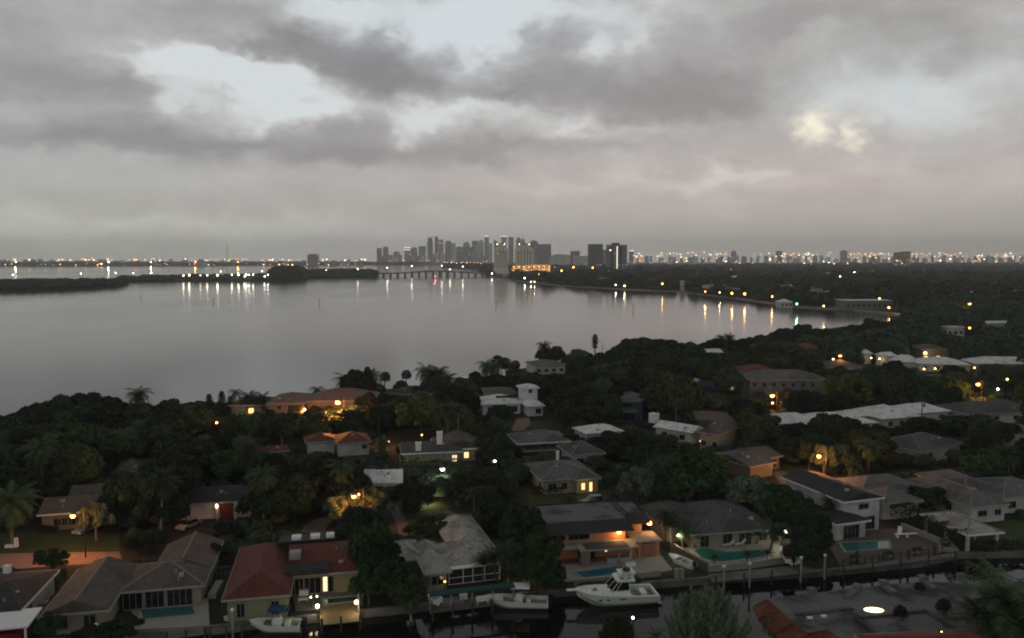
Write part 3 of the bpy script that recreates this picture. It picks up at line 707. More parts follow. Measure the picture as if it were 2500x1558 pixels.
hB, w_ = house('house', 'red tile roofed house with yellow walls behind the lamp-lit dock', (700, 1406), (888, 1391), 3.1,
      lambda w: [(0, 0, w, 12, 'hip', 'x', 2.0, 3.1, (0, 1)), (-7.3, -6.3, .9, 12.2, 'hip', 'y', 1.9), (w * .55, -.3, w + .1, 6, 'hip', 'y', 1.0)], 'redroof', 'yellow',
      [(0, 'F', .08, 1.3, 1.8, 2.1, None, 2), (0, 'F', .30, 1.3, 2.2, 2.1, None, 2), (0, 'F', .49, 1.35, .55, 2.0, 'litpale', 0), (0, 'F', .68, 1.3, 2.6, 2.1, None, 3), (1, 'F', .22, 1.4, .9, 1.7), (1, 'F', .80, 1.4, .9, 1.7), (1, 'L', .3, 1.4, 1.2, 1.2)], clr=(545, 1305, 880, 1500), nick='the red roofed house')
hr = [c for c in hB.children if c.name.startswith('roof')][0]
MB().box(-.2, -.6, 3.2, w_ * .55, 2.2, 3.9).build('porch_roof', M['darkroof'], hB)
b = MB(); b.box(-1.6, 7.6, 4.3, 6.2, 10.2, 5.05); b.build('roof_well', M['dark'], hr)
for x in (.2, 2.8, 5.0): MB().box(x, 8.0, 5.05, x + (1.3 if x < 5 else 1.1), 9.4, 5.45).build('skylight', M['white'], hr)
b = MB(); b.box(.2, 2.6, 4.2, 1.7, 3.9, 5.2); b.box(.35, 2.5, 4.45, 1.55, 2.6, 5.0); b.build('air_conditioner', M['trim'], hr)
hC, w_ = house('house', 'pale tiled low house with a screened porch and striped eave', (1084, 1382), (1226, 1366), 2.65,
      lambda w: [(-.6, 0, w, 9, 'hip', 'x', 1.5), (-3.2, -2.2, .6, 9.2, 'hip', 'y', 1.3), (2.2, 5, w + .4, 20, 'hip', 'y', 1.4), (-6.2, 3.5, -2.0, 11, 'hip', 'y', 1.0)], 'paleroof', 'greystucco',
      [(1, 'F', .5, 1.4, 1.6, 1.2), (1, 'F', .12, 1.4, .4, 1.2)], cap='paleroof', clr=(1000, 1282, 1215, 1420), nick='the pale tiled house')
b = MB(); b.face([(.4, -.7, 2.30), (w_ - .3, -.7, 2.30), (w_ - .3, .55, 2.70), (.4, .55, 2.70)]); b.face([(.4, .55, 2.64), (w_ - .3, .55, 2.64), (w_ - .3, -.7, 2.24), (.4, -.7, 2.24)])
for i in range(22): x = .5 + i * (w_ - .9) / 21; b.face([(x, -.68, 2.335), (x + .12, -.68, 2.335), (x + .12, .5, 2.725), (x, .5, 2.725)])
b.build('porch_awning', M['white'], hC)
b = MB()
for x in (.6, 2.6, 4.0, 5.7, w_ - .5): b.box(x - .05, -.5, 0, x + .05, -.4, 2.28)
for z in (.05, .95, 2.15): b.box(.6, -.49, z, w_ - .5, -.41, z + .08)
b.build('screen_frame', M['white'], hC); MB().box(.62, -.44, .1, w_ - .52, -.43, 2.2).build('insect_screen', M['screen'], hC)
# two storeys, flat roof with shingled mansard
def mansard_house():
    e = 5.7; a = np.array(G(1335, 1281, e)); c = np.array(G(1533, 1268, e)); Wd = float(np.linalg.norm(c - a)); ang = math.atan2(*(c - a)[::-1])
    t = empty('mansard_house', (a[0], a[1], 0), ang, 'two storey orange walled house with flat roof and dark shingle skirt', 'house')
    D_ = 9.0; rx = Wd + 3.6
    def skirt(b, x0, y0, x1, y1, z1, z0, o):
        P = [(x0, y0), (x1, y0), (x1, y1), (x0, y1)]; Q = [(x0 - o, y0 - o), (x1 + o, y0 - o), (x1 + o, y1 + o), (x0 - o, y1 + o)]
        for i in range(4):
            j = (i + 1) % 4; b.face([(*Q[i], z0), (*Q[j], z0), (*P[j], z1), (*P[i], z1)])
            b.face([(*Q[j], z0), (*Q[i], z0), (*P[i], z0 + .01), (*P[j], z0 + .01)])
    r = MB(); r.box(0, 0, e - .3, Wd, D_, e); r.box(Wd + .003, 2.4, e - .3, rx, D_ - .1, e - .03); ro = r.build('roof', M['mottled'], t)
    s = MB(); skirt(s, -.03, -.03, Wd + .03, D_ + .03, e + .22, 4.15, .75); skirt(s, Wd + .78, 2.37, rx + .03, D_ - .07, e + .18, 4.25, .7); s.build('shingle_skirt', M['shake'], ro)
    w = MB(); w.box(.3, .3, 0, Wd - .3, D_ - .4, 4.4); w.box(Wd - .29, 2.7, 0, rx - .4, D_ - .5, 4.45); w.build('wall', M['peach'], t)
    l = MB(); l.box(4.2, -3.4, 2.45, Wd + .6, .28, 2.65); l.box(Wd + .603, -1.6, 2.5, rx + 1.4, 2.68, 2.7); l.box(-1.5, -2.0, 2.35, 4.19, .27, 2.55); lo_ = l.build('balcony_roof', M['paleconc'], t)
    rl = MB(); rl.box(5.2, -3.2, 2.66, Wd - .8, -.6, 2.72); rl.build('roof_felt', M['gravel'], lo_)
    for x in (4.5, Wd - 2.6): MB().box(x, -3.1, 0, x + (1.3 if x < 6 else .35), -2.0, 2.45).build('porch_wall', M['beige'], t)
    for x in (Wd + 1.2, rx + .5): MB().box(x, -1.3, 0, x + .5, -.8, 2.5).build('column', M['peach'], t)
    k = MB(); k.box(7.2 + 1.2, -3.0, 0, Wd - .3, -2.9, 1.0); k.box(Wd - .7, -3.05, 0, Wd - .3, -2.7, 2.45); k.box(8.4, -3.0, 2.1, Wd - .3, -2.9, 2.45); k.build('bar_counter', M['trim'], t)
    R_ = (.3, .3, Wd - .3, D_ - .4)
    for (u, zc, w2, h2, lit) in ((1.8, 3.45, 2.2, .9, None), (5.0, 3.45, 3.2, .9, None), (6.2, 1.15, 2.6, 2.1, None), (9.8, 1.3, 1.4, .9, 'litpale')):
        window(t, 'F', R_, u, zc, w2, h2, lit, nm='sliding_door' if h2 > 2 else 'window')
    window(t, 'F', (Wd - .3, 2.7, rx - .4, D_ - .5), Wd + 1.5, 1.15, 1.6, 2.1, nm='sliding_door')
    for (x, y, z, s) in ((Wd - 1.35, .3, 3.75, 0), (rx + .75, 2.6, 3.95, 0)):
        f = MB()
        if x > rx: MB().box(rx - .45, 2.65, 3.85, rx + .9, 2.78, 3.95).build('lamp_bracket', M['dark'], t)
        if s == 0: f.box(x - .28, y - .42, z - .12, x + .28, y - .003, z + .30)
        else: f.box(x + .003, y - .28, z - .12, x + .42, y + .28, z + .30)
        f.build('flood_lamp', M['na'], t)
        light(t, (x, y - .9, z - .1) if s == 0 else (x + .9, y - .4, z - .1), 160, (1, .50, .18), .15)
    light(t, (Wd + 1.5, .5, 2.4), 34, (1, .40, .22), .1)
    anchor('the flat roofed orange house', a[0] + 6, a[1] + 6); clear((1300, 1236, 1610, 1385), a[1]); FOOT.append((a[0] + 4, a[1] + 5, 9)); FOOT.append((a[0] + 11, a[1] + 7, 9))
    return t
mansard_house()
hD, w_ = house('house', 'cream house with broad grey hip roof above the kidney shaped pool', (1684, 1306), (1898, 1292), 2.45,
      lambda w: [(0, 0, w, 15, 'hip', 'x', 2.7), (-3.0, 3.5, 5, 15.2, 'hip', 'y', 1.9)], 'greyroof', 'cream',
      [(0, 'F', .16, 1.05, 1.4, 1.7), (0, 'F', .44, 1.08, 1.5, 1.95), (0, 'F', .62, 1.08, .9, 1.95), (0, 'F', .70, 1.08, .9, 1.95), (0, 'F', .88, 1.2, 1.2, 1.1), (0, 'L', .4, 1.2, 1.2, 1.1)], cap='greyroof', clr=(1630, 1236, 1870, 1345), nick='the grey hip roofed cream house')
hE, w_ = house('house', 'white two storey house with dark gable roof beside a brown pool terrace', (2060, 1226), (2160, 1214), 5.6,
      lambda w: [(0, 0, w, 16, 'gable', 'y', 1.2), (-3.4, -2.4, 3.4, 4, 'hip', 'x', .9, 3.0), (-3.6, 3.5, .56, 13, 'hip', 'y', 1.0, 3.0)], 'darkroof', 'stucco',
      [(0, 'F', .55, 4.3, 1.9, .8), (1, 'F', .5, 1.25, 3.0, 2.1, None, 3), (0, 'F', .72, 1.4, 2.2, 2.1, None, 2)], fascia='white', clr=(1985, 1180, 2165, 1310), nick='the white two storey house')
hF, w_ = house('house', 'long pale grey tiled house behind the clipped hedge, garage wing facing the canal', (2369, 1239), (2466, 1231), 3.0,
      lambda w: [(0, 0, w, 17, 'hip', 'y', 1.7), (-13, 11, 1, 21, 'hip', 'x', 1.7), (-13.2, 5, -5, 14, 'hip', 'y', 1.5)], 'midroof', 'stucco',
      [(0, 'F', .35, 1.6, 1.7, .9), (0, 'F', .8, 1.6, 1.2, .9), (0, 'L', .3, 1.5, 1.2, 1.1)], cap='capgrey', clr=(2150, 1190, 2460, 1285), nick='the long grey tiled house')
house('house', 'grey tiled house cut by the frame beyond the long grey house', (2448, 1216), (2600, 1206), 3.0, lambda w: [(0, 0, w, 12, 'hip', 'x', 1.7), (-4.5, 4, 4, 17, 'hip', 'y', 1.7)], 'midroof', 'stucco', wF(3), cap='capgrey', clr=(2400, 1184, 2500, 1225), nick='the grey house by the frame edge')
# boathouse with open sides
def pavilion():
    e = 2.9; a = np.array(G(2362, 1306, e)); c = np.array(G(2452, 1299, e)); Wd = float(np.linalg.norm(c - a)); ang = math.atan2(*(c - a)[::-1])
    t = empty('boathouse', (a[0], a[1], 0), ang, 'open boathouse with pale hip roof on square white posts', 'boathouse')
    r = MB(); cp = MB(); hip(r, cp, 0, 0, Wd, 10.5, e, 1.25, 'hip', 'y'); ro = r.build('roof', M['paleroof'], t); cp.build('ridge_cap', M['capgrey'], ro)
    f = MB(); eaves(f, 0, 0, Wd, 10.5, e - .03); f.build('fascia', M['white'], t)
    for x in (.5, Wd - .9):
        for y in (.5, 5, 9.6): MB().box(x, y, -1.6, x + .42, y + .42, e - .12).build('post', M['stucco'], t)
    anchor('the open boathouse', a[0] + 3, a[1] + 4); clear((2280, 1262, 2455, 1345), a[1]); FOOT.append((a[0] + 2, a[1] + 5, 6))
pavilion()
# white canopy at the lower corner
def canopy_hut():
    t = empty('boat_canopy', (*G(-30, 1600, 0), 0), R(14), 'white flat canopy over a dark red boat cover at the canal edge', 'canopy')
    MB().box(-5, 0, 2.75, 4.2, 5.2, 2.95).build('roof', M['white'], t)
    for x in (-4.6, 3.7):
        for y in (.3, 4.6): MB().box(x, y, 0, x + .22, y + .22, 2.75).build('post', M['white'], t)
    MB().box(-4, .8, .1, 3.2, 4.3, 1.9).build('cover', M['red'], t)
    clear((0, 1512, 64, 1558), 80)
canopy_hut()
# ---- inland houses
house('house', 'low mauve roofed house lit orange by the street lamp on its lawn', (90, 1258), (228, 1248), 2.9, lambda w: [(0, 0, w, 9, 'gable', 'x', 1.6), (2.2, 9.5, w + 1.5, 15, 'gable', 'x', 1.2, 3.1)], 'brownroof', 'beige',
      [(0, 'F', .32, 1.3, 1.2, 1.2), (0, 'F', .46, 1.3, 1.2, 1.2), (0, 'F', .60, 1.3, 1.2, 1.2), (0, 'F', .78, 1.3, 1.2, 1.2)], fascia='white', clr=(90, 1180, 222, 1292), nick='the mauve roofed house')
hG, w_ = house('house', 'white walled house in dark trees with a glowing red entrance', (425, 1232), (618, 1222), 3.0, lambda w: [(0, 0, w, 10, 'hip', 'x', 1.3)], 'darkroof', 'stucco', [(0, 'F', .12, 1.4, 1.0, 1.2), (0, 'F', .92, 1.4, .9, 1.5)], clr=(500, 1222, 600, 1274), nick='the house with the red entrance')
MB().box(w_ * .57, .2, 0, w_ * .73, .548, 2.6).build('entrance_panel', M['dullred'], hG)
MB().box(w_ * .53, -.5, 0, w_ * .53 + .35, -.15, 2.9).build('pillar', M['stucco'], hG); MB().box(w_ * .76, -.5, 0, w_ * .76 + .35, -.15, 2.9).build('pillar', M['stucco'], hG)
MB().box(w_ * .53, -.72, 2.3, w_ * .53 + .3, -.52, 2.75).build('wall_lamp', M['warm'], hG); light(hG, (w_ * .57, -1.2, 2.3), 22, (1, .35, .2), .1)
house('house', 'plain white roofed house half hidden by trees above the lamp-lit shrubs', (900, 1179), (983, 1176), 3.0, lambda w: [(0, 0, w, 8.5, 'gable', 'x', 1.3), (-5, 3, 1, 9, 'gable', 'x', 1.0)], 'whiteroof', 'stucco', wF(2), fascia='white', clr=(885, 1148, 982, 1178), nick='the plain white roof')
hH, w_ = house('house', 'charcoal roofed house with glazed pool enclosure and tall white chimney', (979, 1108), (1130, 1102), 3.0, lambda w: [(0, 0, w, 9, 'gable', 'x', 1.5), (w - 6, 2.5, w + 6, 14, 'gable', 'y', 1.8)], 'greyroof', 'cream',
      [(0, 'F', .9, 1.4, 1.0, 1.4, 'litpale'), (1, 'F', .35, 1.4, 1.0, 1.3, 'litpale'), (1, 'F', .6, 1.4, 1.0, 1.3, 'litpale')], fascia='white', clr=(950, 1056, 1160, 1132), nick='the glazed pool enclosure', chim=[(8.0, 3.0, 1.2, 1.0, 6.6), (3.2, .8, 1.2, .9, 4.9)])
b = MB(); x0, x1, y0, y1, zt = -.3, w_ - 2.2, -4.5, -.1, 2.6
for i in range(9):
    x = x0 + (x1 - x0) * i / 8; b.tube((x, y0, 0), (x, y0, zt), .05, n=4); b.tube((x, y0, zt), (x, y1, zt + .35), .05, n=4)
for z in (0.05, 1.0, zt): b.tube((x0, y0, z), (x1, y0, z), .05, n=4)
b.build('pool_enclosure', M['trim'], hH)
light(hH, (1.4, -1.5, 2.2), 20, (1, .7, .35), .1); light(hH, (w_ + 1.5, .6, 2.0), 16, (1, .85, .5), .1)
house('house', 'dull red roofed bungalow with a plain white end wall among trees', (820, 1084), (907, 1078), 3.1, lambda w: [(0, 0, w, 9, 'hip', 'x', 1.7), (-6.5, 3.5, .6, 10, 'hip', 'x', 1.3)], 'redroof', 'stucco', [(0, 'F', .86, 1.9, 1.0, .8)], fascia='trim', clr=(752, 1048, 905, 1104), nick='the dull red roofed bungalow')
house('house', 'low rust roofed garage beside the dull red roofed bungalow', (640, 1106), (706, 1100), 2.4, lambda w: [(0, 0, w, 6, 'gable', 'x', .7)], 'redroof', 'beige', wF(1), clr=(662, 1088, 708, 1108), nick='the rust roofed garage')
hI, w_ = house('house', 'grey hip roofed house with a glowing arched entrance facing its lawn', (1322, 1174), (1462, 1164), 2.9, lambda w: [(0, 0, w, 13, 'hip', 'x', 1.9), (w * .55, -1.0, w + .2, 6, 'hip', 'x', 1.1)], 'midroof', 'cream',
      [(0, 'F', .17, 1.4, 1.5, 1.2), (0, 'F', .40, 1.4, 1.0, 1.2), (1, 'F', .30, 1.35, .7, 1.3, 'litwarm', 0), (1, 'F', .66, 1.2, .6, 1.8, 'litwarm', 0), (0, 'L', .75, 1.4, 1.0, .9), (0, 'L', .2, 1.4, 1.2, 1.2)], cap='capgrey', clr=(1262, 1124, 1440, 1200), nick='the house with the glowing entrance', chim=[(6.5, 11, .5, .5, 5.4)])
light(hI, (w_ * .72, -2.0, 2.0), 30, (1, .6, .22), .1); light(hI, (-1.2, 3, 1.5), 26, (1, .68, .35), .1)
hJ, w_ = house('house', 'grey roofed house with a long dark screened pool cage', (1262, 1084), (1394, 1077), 3.0, lambda w: [(0, 0, w, 11, 'hip', 'x', 1.8)], 'midroof', 'greystucco', wF(3), fascia='white', clr=(1256, 1046, 1404, 1102), nick='the dark pool cage')
b = MB(); b.box(.3, -5, .02, w_ - 1, .4, 2.3); b.build('pool_cage', M['screen'], hJ)
b = MB(); b.box(.2, -5.1, 2.3, w_ - .9, -4.95, 2.45); b.box(.2, -5.1, 1.2, w_ - .9, -5.03, 1.3); b.build('cage_frame', M['trim'], hJ)
house('house', 'charcoal gable house with beige wing beside the amber lit tree', (1832, 1140), (1896, 1128), 2.9, lambda w: [(0, 0, w, 12, 'gable', 'x', 1.2), (w - .6, 3, w + 5.5, 12, 'gable', 'x', 1.2)], 'greyroof', 'beige', [(0, 'R', .2, 1.4, 1.1, 1.1), (1, 'F', .3, 1.4, .8, 1.7), (1, 'F', .7, 1.4, .8, 1.7)], clr=(1828, 1094, 1945, 1165), nick='the beige gable house')
house('house', 'dark grey hip roofed house below the pale shell roofs with light hip lines', (2250, 1104), (2352, 1082), 3.0, lambda w: [(0, 0, w, 12, 'hip', 'x', 2.0), (-9, 5, 1, 13, 'hip', 'x', 1.4)], 'greyroof', 'stucco', wF(2), cap='capgrey', clr=(2180, 1056, 2352, 1100), nick='the dark grey hip roof')
house('house', 'long white tile roofed house with one glowing window at its end', (1968, 1041), (2148, 1032), 3.0, lambda w: [(0, 0, w, 13, 'hip', 'x', 2.0), (-7.5, 4, 8, 14.5, 'hip', 'x', 1.7)], 'whiteroof', 'stucco', [(0, 'F', .90, 1.5, .7, 1.4, 'litpale', 0), (0, 'F', .7, 1.5, 1.2, 1.2)], clr=(1896, 1004, 2148, 1045), nick='the long white roof')
house('house', 'white tile roofed house by the utility pole with three roof peaks', (2156, 1024), (2348, 1008), 3.0, lambda w: [(0, 0, w * .5, 14, 'hip', 'x', 2.4), (w * .42, 3, w, 13.5, 'hip', 'x', 1.8), (-4, 5, 4, 13, 'hip', 'x', 1.3)], 'whiteroof', 'stucco', [(0, 'F', .2, 1.5, 1.2, 1.2), (0, 'F', .5, 1.5, 1.2, 1.2)], clr=(2130, 990, 2345, 1035), nick='the white roof by the utility pole')
house('house', 'small yellowish white gable ended house with square dark windows', (1702, 1054), (1758, 1062), 4.6, lambda w: [(0, 0, w, 13, 'gable', 'y', 2.0)], 'brownroof', 'cream', [(0, 'F', .5, 4.5, 1.1, 1.1), (0, 'F', .2, 2.0, 1.0, 1.1), (0, 'F', .8, 2.0, 1.0, 1.1), (0, 'L', .3, 3.2, .9, 1.1), (0, 'L', .7, 3.2, .9, 1.1)], clr=(1665, 1034, 1760, 1078), nick='the yellowish gable house')
house('house', 'white tile roofed house with plain white block chimney', (1594, 1042), (1690, 1058), 3.0, lambda w: [(0, 0, w, 7, 'gable', 'x', 1.2)], 'whiteroof', 'stucco', wF(2), clr=(1565, 1008, 1688, 1058), nick='the white roof with block chimney', chim=[(-3.2, 3, 2.0, 1.8, 5.4)])
house('house', 'low white roofed house partly covered by dark tree crowns', (1430, 1060), (1524, 1052), 3.0, lambda w: [(0, 0, w, 8, 'hip', 'x', 1.3)], 'whiteroof', 'stucco', wF(2), clr=(1441, 1040, 1520, 1054), nick='the low white roof')
hK, w_ = house('house', 'bright white modern house with low tower and dark roof slot', (1174, 988), (1276, 984), 3.2, lambda w: [(0, 0, w, 12, 'hip', 'x', 1.9), (w, -4.5, w + 5.6, 5, 'hip', 'x', 1.2, 3.0), (w + .5, 5.2, w + 6.4, 11, 'hip', 'x', 1.0, 6.6)], 'whiteroof', 'white',
      [(0, 'F', .2, 1.5, 1.2, 1.5), (0, 'F', .55, 1.5, 1.4, 1.5), (0, 'F', .85, 1.5, 1.4, 1.5), (1, 'F', .7, 1.4, 1.5, 1.3), (2, 'F', .55, 5.6, .9, 1.0)], fascia='white', clr=(1175, 946, 1328, 1014), nick='the white modern house')
MB().box(w_ * .42, 3.4, 4.15, w_ * .93, 3.9, 4.9).build('roof_slot', M['dark'], hK)
house('house', 'blue stucco two storey house with grey roof between round trees', (1502, 978), (1574, 980), 5.6, lambda w: [(0, 0, w, 11, 'hip', 'x', 1.8), (.6, -1.6, w * .75, 2, 'hip', 'x', .5, 2.9)], 'midroof', 'blue', [(0, 'F', .4, 4.3, 3.0, 1.0, None, 3), (1, 'F', .5, 1.3, 4.2, 2.0, None, 3)], clr=(1505, 960, 1570, 1020), nick='the blue house')
house('house', 'white bayfront house with flat grey roof below a domed tree', (1304, 893), (1384, 890), 3.6, lambda w: [(0, 0, w, 13, 'hip', 'x', 1.5)], 'midroof', 'stucco', wF(4), fascia='trim', clr=(1300, 876, 1380, 910), nick='the bayfront grey roof')
hL, w_ = house('house', 'large tan two storey mansion with pink tile roofs beside the bay', (650, 985), (745, 984), 6.2, lambda w: [(0, 0, w, 15, 'hip', 'x', 1.8), (-11, 3, 1, 15, 'hip', 'x', 1.6, 5.2), (w - 1, 4, w + 18, 18, 'hip', 'x', 2.4, 6.0)], 'pinkroof', 'beige',
      [(0, 'F', .60, 4.7, .8, 1.6), (0, 'F', .70, 4.7, .8, 1.6), (0, 'F', .80, 4.7, .8, 1.6), (0, 'F', .90, 4.7, .8, 1.6), (0, 'F', .3, 4.9, 1.0, .9), (1, 'F', .5, 3.6, 1.4, 1.4, 'litwarm')], fascia='trim', clr=(640, 966, 745, 1010), nick='the tan mansion')
light(hL, (-6, -1.6, 4), 160, (1, .75, .4), .2)
hM, w_ = house('house', 'wide two storey grey apartment house with small white porch roofs', (1828, 928), (2026, 928), 6.0, lambda w: [(0, 0, w, 15, 'hip', 'x', 2.4), (w * .08, -7, w * .38, .7, 'hip', 'x', 1.7, 3.0), (w * .82, -8, w * 1.0, .7, 'gable', 'x', 2.2, 2.9)], 'midroof', 'greystucco', wF(8, 0, 4.4, 1.1, 1.1) + [(1, 'F', .5, 1.4, 1.2, 1.1)], clr=(1828, 906, 2022, 950), nick='the wide grey apartment house')
house('house', 'red tile roof rising behind the wide grey apartment house', (1812, 913), (1918, 911), 6.5, lambda w: [(0, 0, w, 14, 'hip', 'x', 2.4)], 'redroof', 'beige', wF(3), clr=(1815, 898, 1905, 912), nick='the far red roof')
house('house', 'small orange lit house at the foot of the bayside trees', (1962, 850), (2010, 848), 4.0, lambda w: [(0, 0, w, 11, 'hip', 'x', 1.8)], 'orangeroof', 'beige', wF(3, 0, 1.8), clr=(1965, 840, 2008, 862), nick='the small orange lit house')
hN, w_ = house('house', 'two storey villa with bright warm lights above the white roof', (2252, 853), (2318, 853), 5.6, lambda w: [(0, 0, w, 13, 'hip', 'x', 2.0)], 'brownroof', 'beige', wF(4, 0, 1.8, 1.4, 1.6, (0, 2)), clr=(2250, 842, 2316, 872), nick='the bright villa')
house('house', 'broad white roofed house with two warm lamps under its eaves', (2240, 888), (2372, 892), 3.0, lambda w: [(0, 0, w, 15, 'hip', 'x', 2.2), (-9, 4, 3, 13, 'hip', 'x', 2.6)], 'whiteroof', 'stucco', wF(4), clr=(2215, 872, 2372, 892), nick='the broad white roof')
house('house', 'white roof running off the frame beyond the street lamp', (2380, 888), (2560, 890), 3.0, lambda w: [(0, 0, w, 14, 'hip', 'x', 2.2)], 'whiteroof', 'stucco', wF(4), clr=(2375, 872, 2500, 888), nick='the white roof at the frame edge')
house('house', 'boxy white villa standing alone in the dark mainland trees', (2312, 800), (2358, 800), 5.0, lambda w: [(0, 0, w, 12, 'flat', 'x', .4)], 'whiteroof', 'stucco', wF(3, 0, 2.0, 1.6, 1.6), clr=(2310, 790, 2358, 816), nick='the lone white villa')
house('house', 'grey roofed house beside the orange lit lane, cut by the frame', (2360, 1012), (2560, 1004), 3.0, lambda w: [(0, 0, w, 14, 'hip', 'x', 2.2)], 'greyroof', 'stucco', wF(4), clr=(2400, 980, 2500, 1010), nick='the grey roof by the lane')
house('house', 'dark roofed house deep in shade behind the tree-lined drive', (1395, 1112), (1480, 1106), 3.0, lambda w: [(0, 0, w, 10, 'hip', 'x', 1.8)], 'greyroof', 'stucco', wF(2), cap='capgrey', clr=(1500, 1104, 1560, 1124), nick='the shaded dark roof')
house('house', 'grey roof glimpsed through dense trees behind the mauve roofed house', (280, 1155), (345, 1150), 3.0, lambda w: [(0, 0, w, 9, 'hip', 'x', 1.6)], 'greyroof', 'stucco', wF(2), clr=(285, 1132, 340, 1150), nick='the roof glimpsed in trees')
house('house', 'pale grey block house with bright corner beside the frame edge', (2440, 1062), (2560, 1058), 3.0, lambda w: [(0, 0, w, 10, 'flat', 'x', .3)], 'midroof', 'stucco', wF(3), clr=(2450, 1040, 2500, 1075), nick='the block house')
house('house', 'dark roof and lawn on the bay point below the fan palms', (940, 958), (1040, 966), 3.4, lambda w: [(0, 0, w, 14, 'hip', 'x', 1.6)], 'darkroof', 'greystucco', wF(2), clr=(945, 948, 1010, 962), nick='the dark bay point roof')
house('house', 'long dark reddish roof behind the white modern house', (1185, 962), (1262, 960), 3.4, lambda w: [(0, 0, w, 12, 'hip', 'x', 1.2)], 'brownroof', 'beige', wF(2), clr=(1185, 948, 1260, 960), nick='the dark reddish roof')
house('house', 'grey roofed house showing between dark trees above the red roof', (2020, 898), (2110, 894), 3.4, lambda w: [(0, 0, w, 12, 'hip', 'x', 2)], 'greyroof', 'stucco', wF(3), clr=(2030, 884, 2090, 896), nick='the roof above the red roof')
for (x, y, w, lb) in ((2121, 864, 22, 'white gable end showing among trees beneath a warm lamp'), (2180, 870, 24, 'white sloping roof corner among trees beside the warm lamp'), (2440, 790, 60, 'pale flat roof just visible in the far trees'), (1745, 862, 44, 'white sloping awning roof on the bayside beyond palms')):
    house('house', lb, (x - w / 2, y), (x + w / 2, y - 1), 4.5, lambda q: [(0, 0, q, 8, 'gable', 'x', 1.3)], 'whiteroof', 'stucco', clr=(x - w / 2, y - 7, x + w / 2, y + 3))
# ---- mainland shore buildings
def shore(lb, x0, x1, yb, hgt, wallm, roofm, kind='flat', depth=18, nick=None, name='waterfront_building', nw=4, cat='building'):
    a = G(x0, yb, 0); c = G(x1, yb, 0); w = c[0] - a[0]
    t = empty(name, (a[0], a[1], 0), math.atan2(c[1] - a[1], w), lb, cat)
    MB().box(0, 0, -.5, w, depth, hgt).build('wall', M[wallm], t)
    r = MB()
    if kind == 'flat': r.box(-.6, -.6, hgt, w + .6, depth + .6, hgt + .5)
    elif kind == 'dome':
        for i in range(10):
            a0, a1 = math.pi * i / 10, math.pi * (i + 1) / 10
            p = lambda q, y: (w / 2 - (w / 2 + .5) * math.cos(q), y, hgt + 3.5 * math.sin(q))
            r.face([p(a1, -.5), p(a0, -.5), p(a0, depth), p(a1, depth)][::-1]); r.face([(w / 2, -.5, hgt), p(a1, -.5), p(a0, -.5)])
    else: hip(r, None, -.8, -.8, w + .8, depth + .8, hgt, 3)
    r.build('roof', M[roofm], t)
    for i in range(nw): window(t, 'F', (0, 0, w, depth), w * (i + .5) / nw, hgt * .5, w / nw * .45, min(hgt * .45, 1.8))
    return t
shore('long pale clubhouse on the seawall beside a low terrace', 2064, 2180, 757, 8, 'greystucco', 'whiteroof', 'flat', 22, nw=9)
shore('low white boathouse on the point by the green lamp', 1905, 1935, 751, 5, 'stucco', 'whiteroof', 'hip', 14, nw=3)
shore('small white dome roofed pavilion on the far shore', 1350, 1371, 686, 8, 'stucco', 'white', 'dome', 25, nw=3)
shore('slender white waterfront tower house with pale base', 1663, 1671, 711, 14, 'stucco', 'whiteroof', 'flat', 8, nw=1)
shore('tan waterfront block standing beside the bridge end', 1188, 1199, 667, 18, 'beige', 'brownroof', 'flat', 30, nw=2)
shore('pale terrace building stepping behind the clubhouse', 2040, 2075, 752, 5, 'greystucco', 'midroof', 'hip', 14, nw=3)
shore('white cottage among trees along the far seawall', 1518, 1529, 702, 6, 'stucco', 'whiteroof', 'hip', 14, nw=2)
shore('row of low white sheds by the bridge end marina', 1226, 1248, 676, 6, 'stucco', 'whiteroof', 'flat', 20, nw=4)
# ================================================================== POOLS, DOCKS, BOATS, LAMPS
patio = lambda px, m, z=.14: pp('patio', px, M[m] if isinstance(m, str) else m, z, side=z)
def shrinkpoly(P, k):
    c = np.mean(P, axis=0); return [tuple(c + (np.array(p_) - c) * k) for p_ in P]
def pool(label, px, m, z=.19, k=1.10):
    P = [G(*q, z) for q in px]; c = np.mean(P, axis=0)
    t = empty('swimming_pool', (c[0], c[1], 0), 0, label, 'swimming pool')
    Q = [(p_[0] - c[0], p_[1] - c[1]) for p_ in P]; O = [(q[0] + .38 * q[0] / math.hypot(*q), q[1] + .38 * q[1] / math.hypot(*q)) for q in Q]
    b = MB(); n = len(Q)
    ar = sum(Q[i][0] * Q[(i + 1) % n][1] - Q[(i + 1) % n][0] * Q[i][1] for i in range(n))
    if ar < 0: Q = Q[::-1]; O = O[::-1]
    for i in range(n):
        j = (i + 1) % n
        b.face([(*O[i], z + .06), (*O[j], z + .06), (*Q[j], z + .06), (*Q[i], z + .06)]); b.face([(*O[i], z - .1), (*O[j], z - .1), (*O[j], z + .06), (*O[i], z + .06)])
        b.face([(*Q[j], z - .1), (*Q[i], z - .1), (*Q[i], z + .06), (*Q[j], z + .06)])
    b.build('coping', M['paleconc'], t); w = MB(); w.face([(*q, z - .03) for q in Q]); w.build('water', M[m], t)
    x0 = min(q[0] for q in px); x1 = max(q[0] for q in px); y0 = min(q[1] for q in px); y1 = max(q[1] for q in px); clear((x0, y0, x1, y1), c[1]); FOOT.append((c[0], c[1], 3))
    return t
def box_thing(name, label, cat, px, py, dims, m, z=0.0, rz=12.0, extra=None, group=None):
    g = G(px, py, z); t = MB(); t.box(-dims[0] / 2, -dims[1] / 2, 0, dims[0] / 2, dims[1] / 2, dims[2])
    if extra: extra(t)
    o = t.build(name, M[m]); o.location = (g[0], g[1], z); o.rotation_euler[2] = R(rz); return tag(o, label, cat, group)
